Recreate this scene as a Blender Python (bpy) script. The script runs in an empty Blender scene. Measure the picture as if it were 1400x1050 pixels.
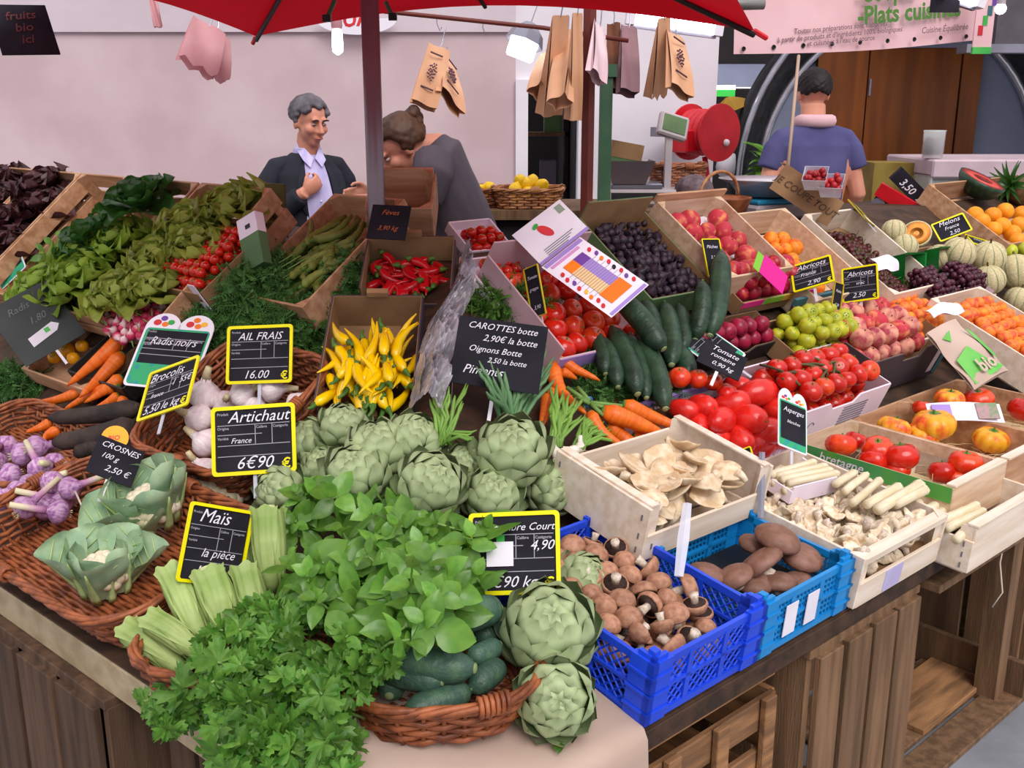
import bpy, math, random
from mathutils import Vector as V, Matrix, noise
D = bpy.data
SC = bpy.context.scene
COL = SC.collection
random.seed(7)
rnd = random.random
def U(a, b): return a + (b - a) * rnd()
PI = math.pi

# ---------------------------------------------------------------- camera, world, light, exposure
F, PITCH, CAMH = 1400.0, math.radians(15), 1.62
CP, SP = math.cos(PITCH), math.sin(PITCH)
cam = D.objects.new('camera', D.cameras.new('camera'))
cam.data.sensor_width = 36; cam.data.lens = 36.0; cam.data.clip_end = 200; cam.data.clip_start = .05
cam.location = (0, 0, CAMH); cam.rotation_euler = (PI / 2 - PITCH, 0, 0)
COL.objects.link(cam); SC.camera = cam
SC.view_settings.view_transform = 'Standard'; SC.view_settings.look = 'None'
SC.view_settings.gamma = 1; SC.view_settings.use_curve_mapping = False
SC.view_settings.exposure = 0.3
w = D.worlds.new('overcast_sky'); SC.world = w; w.use_nodes = True
nt = w.node_tree; nt.nodes.clear()
tc = nt.nodes.new('ShaderNodeTexCoord'); sx = nt.nodes.new('ShaderNodeSeparateXYZ')
rp = nt.nodes.new('ShaderNodeValToRGB'); bgn = nt.nodes.new('ShaderNodeBackground'); wo = nt.nodes.new('ShaderNodeOutputWorld')
rp.color_ramp.elements[0].position = 0.0; rp.color_ramp.elements[0].color = (.50, .47, .52, 1)
rp.color_ramp.elements[1].position = .9; rp.color_ramp.elements[1].color = (1.0, .96, 1.0, 1)
nt.links.new(tc.outputs['Generated'], sx.inputs[0]); nt.links.new(sx.outputs['Z'], rp.inputs[0])
nt.links.new(rp.outputs[0], bgn.inputs[0]); nt.links.new(bgn.outputs[0], wo.inputs[0])
bgn.inputs[1].default_value = 1.0
def lamp(name, kind, loc, rot, power, size=None, col=(1, 1, 1), angle=None):
    l = D.lights.new(name, kind); l.energy = power; l.color = col
    if size: l.shape = 'RECTANGLE'; l.size, l.size_y = size
    if angle: l.angle = angle
    o = D.objects.new(name, l); o.location = loc; o.rotation_euler = rot; COL.objects.link(o); return o
# soft daylight falling under the canopies from the open side behind the photographer
lamp('sun', 'SUN', (2, -4, 6), (math.radians(42), math.radians(12), math.radians(8)), 1.9, col=(1, .95, .93), angle=math.radians(38))

# ---------------------------------------------------------------- pixel <-> world measuring helpers
RIGHT, UPC, FWD = V((1, 0, 0)), V((0, SP, CP)), V((0, CP, -SP))
CAM = V((0, 0, CAMH))
def ray(px, py): return FWD + RIGHT * ((px - 700) / F) + UPC * ((525 - py) / F)
def at(px, py, y):
    r = ray(px, py); return CAM + r * (y / r.y)
def onz(px, py, z):
    r = ray(px, py); return CAM + r * ((z - CAMH) / r.z)
def wing(deg, o, side):
    a = math.radians(deg); d = V((math.cos(a), math.sin(a), 0))
    n = V((-d.y, d.x, 0)) if side > 0 else V((d.y, -d.x, 0))
    return V((o[0], o[1], 0)), d, n
RW, LW = wing(42, (.22, 1.46), 1), wing(139, (-.6125, 1.5706), -1)
def edge(W, x, y):
    q = V((x, y, 0)) - W[0]; return q.dot(W[2]), q.dot(W[1])
def prof(m): return .66 + .2 * m if m < .4 else (.74 + .72 * (m - .4) if m < 1.1 else 1.244)
def S(x, y): return prof(min(edge(RW, x, y)[0], edge(LW, x, y)[0]))
def hit(px, py, dz=0):
    r = ray(px, py); t = .8
    while t < 9 and CAMH + r.z * t > S(r.x * t, r.y * t) + dz: t += .03
    a, b = t - .03, t
    for _ in range(8):
        m = (a + b) / 2
        if CAMH + r.z * m > S(r.x * m, r.y * m) + dz: a = m
        else: b = m
    return CAM + r * b
def dep(p): return (p - CAM).dot(FWD)
def px2m(p, n): return n * dep(p) / F
def basis(o, x, y, z):
    return Matrix(((x[0], y[0], z[0], o[0]), (x[1], y[1], z[1], o[1]), (x[2], y[2], z[2], o[2]), (0, 0, 0, 1)))
def wmat(W, s, d, dz=0, tilt=None, spin=0):
    """frame on a wing's display slope: x along its edge (to the viewer's right), y uphill, z off the slope"""
    xd = W[1] if W is RW else -W[1]
    if tilt is None: tilt = math.atan(.2) if d < .4 else math.atan(.72)
    if d >= 1.1 and tilt is None: tilt = 0
    y = W[2] * math.cos(tilt) + V((0, 0, 1)) * math.sin(tilt)
    z = xd.cross(y)
    o = W[0] + W[1] * s + W[2] * d + V((0, 0, prof(d)))
    M = basis(o, xd, y, z) @ Matrix.Rotation(spin, 4, 'Z')
    return M @ Matrix.Translation((0, 0, dz))
def pmat(px, py, dz=0, spin=0, tilt=None):
    """the same frame where the sight line of a pixel meets the slope (raised by dz)"""
    p = hit(px, py, dz); a, s = edge(RW, p.x, p.y); b, s2 = edge(LW, p.x, p.y)
    W, d, ss = (RW, a, s) if a < b else (LW, b, s2)
    M = wmat(W, ss, d, 0, tilt, spin); M.translation = p
    return M
def T(x=0, y=0, z=0): return Matrix.Translation((x, y, z))
def Rx(a): return Matrix.Rotation(a, 4, 'X')
def Ry(a): return Matrix.Rotation(a, 4, 'Y')
def Rz(a): return Matrix.Rotation(a, 4, 'Z')
def Sc(x, y=None, z=None):
    y = x if y is None else y; z = y if z is None else z
    return Matrix.Diagonal((x, y, z, 1))
def along(p, d, up=V((0, 0, 1))):
    """frame at p with z along d"""
    z = V(d).normalized(); x = V(up).cross(z)
    if x.length < 1e-4: x = V((1, 0, 0)).cross(z)
    x.normalize(); return basis(p, x, z.cross(x), z)
def rrot(): return Rz(U(0, 6.28)) @ Rx(U(0, 6.28)) @ Rz(U(0, 6.28))

# ---------------------------------------------------------------- materials
def lin(h):
    h = h.lstrip('#'); r = []
    for i in (0, 2, 4):
        u = int(h[i:i + 2], 16) / 255; r.append(u / 12.92 if u <= .04045 else ((u + .055) / 1.055) ** 2.4)
    return (*r, 1)
def mat(name, a, b=None, rough=.55, sc=6, bump=0, bsc=40, spec=.35, metal=0, rv=.08, stretch=None, trans=0, sss=0, alpha=1,
        emit=0, stops=None, axis=2, rng=(0, 1), lo=.38, hi=.62, vor=False, coat=0):
    """procedural colour: noise between two tones, or a ramp along a local axis, plus small per-object value changes"""
    m = D.materials.new(name); m.use_nodes = True; t = m.node_tree; N = t.nodes; L = t.links; N.clear()
    out = N.new('ShaderNodeOutputMaterial'); p = N.new('ShaderNodeBsdfPrincipled'); L.new(p.outputs[0], out.inputs[0])
    co = N.new('ShaderNodeTexCoord'); mp = N.new('ShaderNodeMapping'); L.new(co.outputs['Object'], mp.inputs[0])
    if stretch: mp.inputs['Scale'].default_value = stretch
    nz = N.new('ShaderNodeTexVoronoi' if vor else 'ShaderNodeTexNoise'); nz.inputs['Scale'].default_value = sc; L.new(mp.outputs[0], nz.inputs['Vector'])
    if not vor: nz.inputs['Detail'].default_value = 4
    mr = N.new('ShaderNodeMapRange'); mr.inputs[1].default_value = lo; mr.inputs[2].default_value = hi
    L.new(nz.outputs['Distance' if vor else 'Fac'], mr.inputs[0])
    mx = N.new('ShaderNodeMix'); mx.data_type = 'RGBA'
    L.new(mr.outputs[0], mx.inputs[0])
    if stops:
        se = N.new('ShaderNodeSeparateXYZ'); L.new(co.outputs['Object'], se.inputs[0])
        m2 = N.new('ShaderNodeMapRange'); m2.inputs[1].default_value, m2.inputs[2].default_value = rng
        ad = N.new('ShaderNodeMath'); ad.operation = 'MULTIPLY_ADD'; ad.inputs[1].default_value = (rng[1] - rng[0]) * .22; ad.inputs[2].default_value = 0
        sb = N.new('ShaderNodeMath'); sb.operation = 'SUBTRACT'; sb.inputs[1].default_value = .5; L.new(nz.outputs[0], sb.inputs[0])
        L.new(sb.outputs[0], ad.inputs[0]); L.new(se.outputs[axis], ad.inputs[2]); L.new(ad.outputs[0], m2.inputs[0])
        r = N.new('ShaderNodeValToRGB'); e = r.color_ramp.elements
        e[0].position, e[0].color = stops[0][0], lin(stops[0][1]); e[1].position, e[1].color = stops[-1][0], lin(stops[-1][1])
        for q, h in stops[1:-1]:
            k = e.new(q); k.color = lin(h)
        L.new(m2.outputs[0], r.inputs[0]); src = r.outputs[0]
    else:
        mx.inputs['A'].default_value = lin(a); mx.inputs['B'].default_value = lin(b or a); src = mx.outputs['Result']
    if rv:
        oi = N.new('ShaderNodeObjectInfo'); m3 = N.new('ShaderNodeMapRange'); m3.inputs[3].default_value = 1 - rv; m3.inputs[4].default_value = 1 + rv
        hs = N.new('ShaderNodeHueSaturation'); L.new(oi.outputs['Random'], m3.inputs[0]); L.new(m3.outputs[0], hs.inputs['Value']); L.new(src, hs.inputs['Color']); src = hs.outputs[0]
    L.new(src, p.inputs['Base Color'])
    p.inputs['Roughness'].default_value = rough; p.inputs['Metallic'].default_value = metal; p.inputs['Specular IOR Level'].default_value = spec
    if trans: p.inputs['Transmission Weight'].default_value = trans; p.inputs['IOR'].default_value = 1.2
    if sss:
        p.inputs['Subsurface Weight'].default_value = sss; p.inputs['Subsurface Radius'].default_value = (1, .5, .3); p.inputs['Subsurface Scale'].default_value = .01
    if coat: p.inputs['Coat Weight'].default_value = coat; p.inputs['Coat Roughness'].default_value = .15
    if alpha < 1: p.inputs['Alpha'].default_value = alpha
    if emit:
        L.new(src, p.inputs['Emission Color']); p.inputs['Emission Strength'].default_value = emit
    if bump:
        bn = N.new('ShaderNodeTexNoise'); bn.inputs['Scale'].default_value = bsc; bn.inputs['Detail'].default_value = 5; L.new(mp.outputs[0], bn.inputs['Vector'])
        bm = N.new('ShaderNodeBump'); bm.inputs['Strength'].default_value = bump; bm.inputs['Distance'].default_value = .01; L.new(bn.outputs[0], bm.inputs['Height']); L.new(bm.outputs[0], p.inputs['Normal'])
    return m
def leafmat(name, a, b, thin=.35, **k):
    """leaf: diffuse/gloss plus some light let through"""
    m = mat(name, a, b, **k); t = m.node_tree; N = t.nodes; L = t.links
    p = next(n for n in N if n.type == 'BSDF_PRINCIPLED'); out = next(n for n in N if n.type == 'OUTPUT_MATERIAL')
    tr = N.new('ShaderNodeBsdfTranslucent'); ms = N.new('ShaderNodeMixShader'); ms.inputs[0].default_value = thin
    L.new(p.inputs['Base Color'].links[0].from_socket, tr.inputs[0]); L.new(p.outputs[0], ms.inputs[1]); L.new(tr.outputs[0], ms.inputs[2]); L.new(ms.outputs[0], out.inputs[0])
    return m
# wood and card
WOOD = mat('pale_poplar_wood', '#d9bfa4', '#c4a585', rough=.6, sc=5, stretch=(1, 9, 9), bump=.06, bsc=30, rv=.07)
WOODW = mat('whitish_poplar_wood', '#eadccb', '#dcc9b2', rough=.6, sc=5, stretch=(1, 9, 9), bump=.05, bsc=30, rv=.05)
WOODT = mat('tan_crate_wood', '#c79d7a', '#a87b58', rough=.65, sc=4, stretch=(1, 9, 9), bump=.08, bsc=30, rv=.1)
WOODO = mat('old_brown_wood', '#7d5f44', '#604832', rough=.75, sc=4, stretch=(9, 9, .8), bump=.25, bsc=35, rv=.16)
WOODP = mat('old_slat_wood', '#a87b52', '#77563a', rough=.75, sc=4, stretch=(1.1, 9, 9), bump=.2, bsc=35, rv=.14)
WOODS = mat('shade_toned_crate_wood', '#5e4735', '#463325', rough=.8, sc=4, stretch=(9, 9, .8), bump=.2, bsc=35, rv=.14)  # old wood darkened: shade under the left wing is put into the colour
WOODD = mat('dark_table_wood', '#4b3526', '#33241a', rough=.75, sc=4, stretch=(1.1, 8, 8), bump=.2, rv=.1)
PLY = mat('cream_plywood', '#b3a283', '#9d8b6c', rough=.7, sc=4, stretch=(1, 6, 6))
CARD = mat('brown_cardboard', '#9c7a55', '#876748', rough=.8, sc=9, rv=.06)
CARDK = mat('dark_printed_card', '#4a4047', '#3d353c', rough=.55, sc=5, rv=.05)
CARDB = mat('black_printed_card', '#2c2826', '#211e1d', rough=.5, sc=5, rv=.05)
CARDW = mat('white_card', '#efe4ef', '#e0d2e2', rough=.55, sc=4, rv=.02)
CARDP = mat('pinkish_card', '#c9aab2', '#b8979f', rough=.6, sc=5, rv=.04)
CARDL = mat('lilac_print', '#a48ad2', '#9a80c8', rough=.5, rv=.02)
CARDG = mat('green_print_card', '#5d7f52', '#4f7046', rough=.6, rv=.05)
CARDT = mat('teal_print_card', '#3c6a72', '#335d66', rough=.6, rv=.05)
KRAFT = mat('kraft_paper', '#c5aea0', '#b49c8d', rough=.8, sc=3, bump=.1, bsc=14, rv=.03)
KRAFTBAG = mat('kraft_bag_paper', '#dba985', '#c79470', rough=.75, sc=4, bump=.15, bsc=9, rv=.08)
WICK = mat('russet_wicker', '#a15c36', '#6b3820', rough=.45, sc=30, rv=.08, bump=.1, bsc=60)
WICKL = mat('honey_wicker', '#b98355', '#8f5a34', rough=.45, sc=30, rv=.08)
WICKS = mat('wicker_stake', '#9a5c38', '#6f3d24', rough=.5, sc=20)
# signs
YEL = mat('yellow_plastic', '#efe500', '#e6db00', rough=.35, rv=.02)
YELD = mat('aged_yellow_plastic', '#c6ae22', '#b49c1c', rough=.45, rv=.04)
BLK = mat('blackboard_film', '#1d1c23', '#26252d', rough=.75, spec=.15, sc=9, rv=.04)
SLATE = mat('dark_slate', '#1f1c26', '#29262f', rough=.8, spec=.15, sc=9, rv=.04)
CHALK = mat('chalk_marker', '#dfdce8', rough=.8, rv=0)
CHALKF = mat('faint_print', '#a3a1ac', rough=.8, rv=0)
CHALKO = mat('orange_chalk', '#b7683c', rough=.8, rv=0)
WHITE = mat('white_plastic', '#e9e5ee', rough=.4, rv=0)
TEAL = mat('teal_print', '#23928f', '#2fa46a', rough=.4, sc=55, vor=True, lo=.3, hi=.5, rv=0)
GRNP = mat('green_print', '#35a040', '#4cb450', rough=.5, rv=0)
REDP = mat('red_print', '#d8323a', '#c0242f', rough=.5, rv=0)
ORAP = mat('orange_print', '#ef7d16', '#e5700e', rough=.5, rv=0)
PURP = mat('purple_print', '#6c3f9a', rough=.5, rv=0)
YELP = mat('yellow_print', '#f0b73c', rough=.5, rv=0)
GREYP = mat('grey_print', '#75707c', rough=.5, rv=0)
CLEAR = mat('clear_plastic', '#dfe2ee', rough=.25, alpha=.55, rv=0)
FILM = mat('crinkled_film', '#cbc7cf', '#8a868f', rough=.14, sc=14, alpha=.7, spec=.9, bump=.4, bsc=20, rv=0)

# ---------------------------------------------------------------- mesh building
class G:
    def __init__(s): s.v = []; s.f = []
    def add(s, vs, fs, M=None):
        b = len(s.v); s.v += [tuple(M @ V(q)) if M is not None else tuple(q) for q in vs]; s.f += [tuple(i + b for i in f) for f in fs]; return s
    def box(s, x0, x1, y0, y1, z0, z1, M=None):
        vs = [(x, y, z) for z in (z0, z1) for y in (y0, y1) for x in (x0, x1)]
        return s.add(vs, [(0, 2, 3, 1), (4, 5, 7, 6), (0, 1, 5, 4), (2, 6, 7, 3), (0, 4, 6, 2), (1, 3, 7, 5)], M)
    def prism(s, poly, z0, z1, M=None):
        n = len(poly); vs = [(x, y, z0) for x, y in poly] + [(x, y, z1) for x, y in poly]
        return s.add(vs, [tuple(range(n))[::-1], tuple(range(n, 2 * n))] + [(i, (i + 1) % n, n + (i + 1) % n, n + i) for i in range(n)], M)
    def tube(s, pts, rad, n=8, closed=False, flat=1, M=None, cap=True, ribs=0, amp=0):
        pts = [V(p) for p in pts]; k = len(pts); rad = rad if isinstance(rad, (list, tuple)) else [rad] * k
        vs = []; prev = None
        for i, p in enumerate(pts):
            d = (pts[(i + 1) % k] - pts[i - 1]) if closed else pts[min(i + 1, k - 1)] - pts[max(i - 1, 0)]
            if d.length < 1e-9: d = V((0, 0, 1))
            d.normalize()
            if prev is None:
                u = d.cross(V((0, 0, 1)))
                if u.length < .1: u = d.cross(V((0, 1, 0)))
            else: u = prev - d * prev.dot(d)
            u.normalize(); prev = u; v = d.cross(u)
            for j in range(n):
                a = 2 * PI * j / n; r = rad[i] * (1 + amp * math.cos(ribs * a) if ribs else 1)
                vs.append(p + (u * math.cos(a) + v * math.sin(a) * flat) * r)
        fs = []
        for i in range(k if closed else k - 1):
            for j in range(n):
                a, b = i * n + j, i * n + (j + 1) % n; c, d2 = ((i + 1) % k) * n + (j + 1) % n, ((i + 1) % k) * n + j
                fs.append((a, b, c, d2))
        if cap and not closed: fs += [tuple(range(n))[::-1], tuple((k - 1) * n + j for j in range(n))]
        return s.add(vs, fs, M)
    def lathe(s, pr, n=14, M=None, ribs=0, amp=0, pw=1):
        vs = []; fs = []; k = len(pr)
        for r, z in pr:
            for j in range(n):
                a = 2 * PI * j / n; q = r * (1 - amp * abs(math.cos(ribs * a / 2)) ** 8 if ribs else 1)
                vs.append((q * math.cos(a), q * math.sin(a), z))
        for i in range(k - 1):
            for j in range(n): fs.append((i * n + j, i * n + (j + 1) % n, (i + 1) * n + (j + 1) % n, (i + 1) * n + j))
        fs += [tuple(range(n))[::-1], tuple((k - 1) * n + j for j in range(n))]
        return s.add(vs, fs, M)
    def ball(s, r=1, n=12, m=8, M=None, disp=None):
        pr = [(max(.02, math.sin(PI * i / m)) * r, -math.cos(PI * i / m) * r) for i in range(m + 1)]
        b = len(s.v); s.lathe(pr, n, None)
        for i in range(b, len(s.v)):
            q = V(s.v[i])
            if disp: q = q * disp(q)
            s.v[i] = tuple(M @ q) if M is not None else tuple(q)
        return s
    def grid(s, fn, nu, nv, M=None):
        vs = [fn(i / nu, j / nv) for j in range(nv + 1) for i in range(nu + 1)]
        return s.add(vs, [(j * (nu + 1) + i, j * (nu + 1) + i + 1, (j + 1) * (nu + 1) + i + 1, (j + 1) * (nu + 1) + i) for j in range(nv) for i in range(nu)], M)
    def mesh(s, name, m=None, smooth=False):
        me = D.meshes.new(name); me.from_pydata(s.v, [], s.f)
        if smooth: me.polygons.foreach_set('use_smooth', [True] * len(me.polygons))
        if m: me.materials.append(m)
        me.update(); return me
    def ob(s, name, m, parent=None, smooth=False, M=None, bevel=0, **tags):
        o = link(name, s.mesh(name, m, smooth), parent, M)
        if bevel:
            b = o.modifiers.new('bevel', 'BEVEL'); b.width = bevel; b.segments = 1; b.limit_method = 'ANGLE'
        for k, v in tags.items(): o[k] = v
        return o
def link(name, data, parent=None, M=None):
    o = D.objects.new(name, data)
    if parent is not None: o.parent = parent
    if M is not None: o.matrix_basis = M
    COL.objects.link(o); return o
def tag(o, label=None, cat=None, group=None, kind=None):
    for k, v in (('label', label), ('category', cat), ('group', group), ('kind', kind)):
        if v: o[k] = v
    return o
def thing(name, label, cat, M=None, group=None):
    o = D.objects.new(name, None); o.empty_display_size = .05
    if M is not None: o.matrix_basis = M
    COL.objects.link(o); return tag(o, label, cat, group)
def struct(name, g, m, **k): return tag(g.ob(name, m, **k), kind='structure')
PRO = {}
def proto(key, name, body, kids=()): PRO[key] = (name, body, kids)
def put(key, M, label, cat, group=None, name=None):
    nm, body, kids = PRO[key]
    o = tag(link(name or nm, body, None, M), label, cat, group)
    for kn, km, kM in kids: link(kn, km, o, kM)
    return o
def text(s, par, x, y, size, m=None, sh=.25, rot=0, al='LEFT', z=.0012, bold=.012, xs=1, name='lettering', M=None):
    cu = D.curves.new(name, 'FONT'); cu.body = s; cu.size = size; cu.shear = sh; cu.align_x = al; cu.offset = bold * size; cu.resolution_u = 2
    cu.materials.append(m or CHALK)
    return link(name, cu, par, (M or T(0, 0, 0)) @ T(x, y, z) @ Rz(rot) @ Sc(xs, 1, 1))
def board_bits(G_, pts): pass
# ---------------------------------------------------------------- containers
def wood_crate(name, label, M, lx, ly, h, m=WOOD, front=None, back=None, left=None, right=None, t=.007, split=0, post=.028, group=None, cat='crate', bev=.0012, raise_end=0):
    """slatted crate: every board, base slat and corner post is a part. origin = front-left-bottom"""
    o = thing(name, label, cat, M, group)
    front, back, left, right = [h if v is None else v for v in (front, back, left, right)]
    def side(hh, f):
        if hh <= 0: return
        if split and hh > .07:
            a = hh * (.5 - split / 2); f(0, a); f(hh - a, hh)
        else: f(0, hh)
    def bx(nm, *a): G().box(*a).ob(nm, m, o, bevel=bev)
    side(front, lambda a, b: bx('front_board', 0, lx, -t, 0, a, b))
    side(back, lambda a, b: bx('back_board', 0, lx, ly, ly + t, a, b))
    side(left, lambda a, b: bx('side_board', -t, 0, -t, ly + t, a, b))
    side(right, lambda a, b: bx('side_board', lx, lx + t, -t, ly + t, a, b))
    for cx, cy, sx_, sy_, hh in ((0, 0, 1, 1, max(left, front)), (lx, 0, -1, 1, max(right, front)), (0, ly, 1, -1, max(left, back)), (lx, ly, -1, -1, max(right, back))):
        if post:
            pl = [(cx, cy), (cx + post * sx_, cy), (cx, cy + post * sy_)]
            if sx_ * sy_ < 0: pl.reverse()
            G().prism(pl, .004, hh + raise_end).ob('corner_post', m, o)
    n = max(3, int(ly / .09))
    for i in range(n): bx('base_slat', 0, lx, ly * i / n + .004, ly * (i + 1) / n - .004, -.006, 0)
    return o
def staples(o, pts, m=None):
    g = G()
    for x, y, z, ax in pts:
        if ax == 'x': g.box(x - .0015, x + .0015, y - .001, y + .001, z - .006, z + .006)
        else: g.box(x - .001, x + .001, y - .0015, y + .0015, z - .006, z + .006)
    tag(g.ob('staple', m or GREYP, o), kind='stuff')
def card_box(name, label, M, lx, ly, h, m=CARDK, inner=CARD, front=None, back=None, left=None, right=None, t=.004, notch=.0, tabs=False, group=None, lean=0, cat='box'):
    """cardboard tray: panels with die-cut notches, a printed outside and a plain inside skin"""
    o = thing(name, label, cat, M, group)
    front, back, left, right = [h if v is None else v for v in (front, back, left, right)]
    def poly(L, hh):
        if notch and hh > .05: return [(0, 0), (L, 0), (L, hh), (L * .66, hh), (L * .61, hh - notch), (L * .39, hh - notch), (L * .34, hh), (0, hh)]
        return [(0, 0), (L, 0), (L, hh), (0, hh)]
    def panel(nm, L, hh, X):
        if hh <= 0: return
        q = G().prism(poly(L, hh), 0, t).ob(nm, m, o, M=X)
        G().prism(poly(L, hh), 0, .0012).ob('liner', inner, q, M=T(0, 0, -.0013))
    # each panel's outside is its +z face
    panel('front_panel', lx, front, T(0, 0, 0) @ Rx(PI / 2 + lean))
    panel('back_panel', lx, back, T(lx, ly, 0) @ Rz(PI) @ Rx(PI / 2 + lean))
    panel('side_panel', ly, left, T(0, ly, 0) @ Rz(-PI / 2) @ Rx(PI / 2 + lean))
    panel('side_panel', ly, right, T(lx, 0, 0) @ Rz(PI / 2) @ Rx(PI / 2 + lean))
    G().box(0, lx, 0, ly, -t, 0).ob('base', inner, o)
    if tabs:
        for y in (0, ly):
            hh = front if y == 0 else back
            G().box(lx * .38, lx * .62, y - .012 if y == 0 else y - .004, y + .004 if y == 0 else y + .012, hh, hh + .014).ob('stacking_tab', inner, o)
    return o
def plastic_crate(name, label, M, lx, ly, h, m, cell=.013, group=None, low=None):
    o = thing(name, label, 'crate', M, group)
    fr = h if low is None else low
    def wall(L, hh, X, big):
        q = G()
        q.box(0, L, -.004, .004, hh - .014, hh); q.box(0, L, -.006, .006, 0, .012); q.box(0, L, -.005, .005, hh * .5 - .003, hh * .5 + .003)
        q = q.ob('wall_frame', m, o, M=X)
        g = G()
        if big:   # diagonal mesh
            n = int((L + hh) / (cell * 1.45))
            for sgn in (1, -1):
                for i in range(n):
                    x = i * cell * 1.45 - (hh if sgn > 0 else 0); a, b = [x, .012], [x + sgn * (hh - .026), hh - .014]
                    if sgn < 0: a[0] += 0; 
                    if max(a[0], b[0]) < 0 or min(a[0], b[0]) > L: continue
                    def cl(p, r):
                        if p[0] < 0: f = (0 - p[0]) / (r[0] - p[0]); return [0, p[1] + f * (r[1] - p[1])]
                        if p[0] > L: f = (L - p[0]) / (r[0] - p[0]); return [L, p[1] + f * (r[1] - p[1])]
                        return p
                    a, b = cl(a, b), cl(b, a); g.tube([(a[0], 0, a[1]), (b[0], 0, b[1])], .0021, 4)
        else:     # square mesh
            n = int(L / cell)
            for i in range(1, n): g.box(L * i / n - .0016, L * i / n + .0016, -.0018, .0018, .012, hh - .014)
            for k in range(1, int(hh / cell)): g.box(0, L, -.0016, .0016, k * cell - .0015, k * cell + .0015)
        tag(g.ob('lattice', m, q), kind='stuff')
        for f in (.33, .66):
            G().box(L * f - .006, L * f + .006, -.005, .005, .01, hh - .01).ob('rib', m, q)
    big = cell > .012
    wall(lx, fr, T(0, 0, 0), big); wall(lx, h, T(0, ly, 0), big); wall(ly, h, Rz(PI / 2), big); wall(ly, h, T(lx, 0, 0) @ Rz(PI / 2), big)
    for cx, cy, sx_, sy_ in ((0, 0, 1, 1), (lx, 0, -1, 1), (0, ly, 1, -1), (lx, ly, -1, -1)):
        X = T(cx, cy, 0) @ Sc(sx_, sy_, 1)
        g = G().box(-.009, .04, -.009, .004, 0, h * .46).box(-.009, .004, -.009, .04, 0, h * .46).box(-.009, .04, -.009, .004, h * .54, h + .004).box(-.009, .004, -.009, .04, h * .54, h + .004).box(-.005, .036, -.005, .002, h * .46, h * .54).box(-.005, .002, -.005, .036, h * .46, h * .54).box(-.004, .03, -.004, .004, h, h + .012).box(-.004, .004, -.004, .03, h, h + .012).box(0, .014, 0, .014, h, h + .02)
        for z in (.2, .5, .8): g.box(-.012, .042, -.012, 0, h * z - .0025, h * z + .0025); g.box(-.012, 0, -.012, .042, h * z - .0025, h * z + .0025)
        g.ob('corner_post', m, o, M=X)
    g = G(); n = int(lx / .022)
    for i in range(n + 1): g.box(lx * i / n - .003, lx * i / n + .003, 0, ly, 0, .005)
    for i in range(int(ly / .022) + 1): g.box(0, lx, i * .022 - .003, i * .022 + .003, 0, .005)
    tag(g.ob('base_grid', m, o), kind='stuff')
    return o
def rrect(lx, ly, r, n):
    """points of a rounded rectangle, evenly spaced"""
    seg = [(lx - 2 * r, 0), (0, 1), (ly - 2 * r, 0), (0, 1)] * 2; per = 2 * (lx + ly - 4 * r) + 2 * PI * r; out = []
    for i in range(n):
        s = per * i / n; x, y, a = -lx / 2 + r, -ly / 2, 0.0
        for L in (lx - 2 * r, ly - 2 * r, lx - 2 * r, ly - 2 * r):
            if s <= L: x += math.cos(a) * s; y += math.sin(a) * s; out.append((x, y, a - PI / 2)); break
            s -= L; x += math.cos(a) * L; y += math.sin(a) * L
            if s <= PI / 2 * r:
                b = s / r; cx, cy = x - math.sin(a) * r, y + math.cos(a) * r
                out.append((cx + math.sin(a + b) * r, cy - math.cos(a + b) * r, a + b - PI / 2)); break
            s -= PI / 2 * r; cx, cy = x - math.sin(a) * r, y + math.cos(a) * r; a += PI / 2; x, y = cx + math.sin(a) * r, cy - math.cos(a) * r
        else: out.append((x, y, a - PI / 2))
    return out
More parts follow.
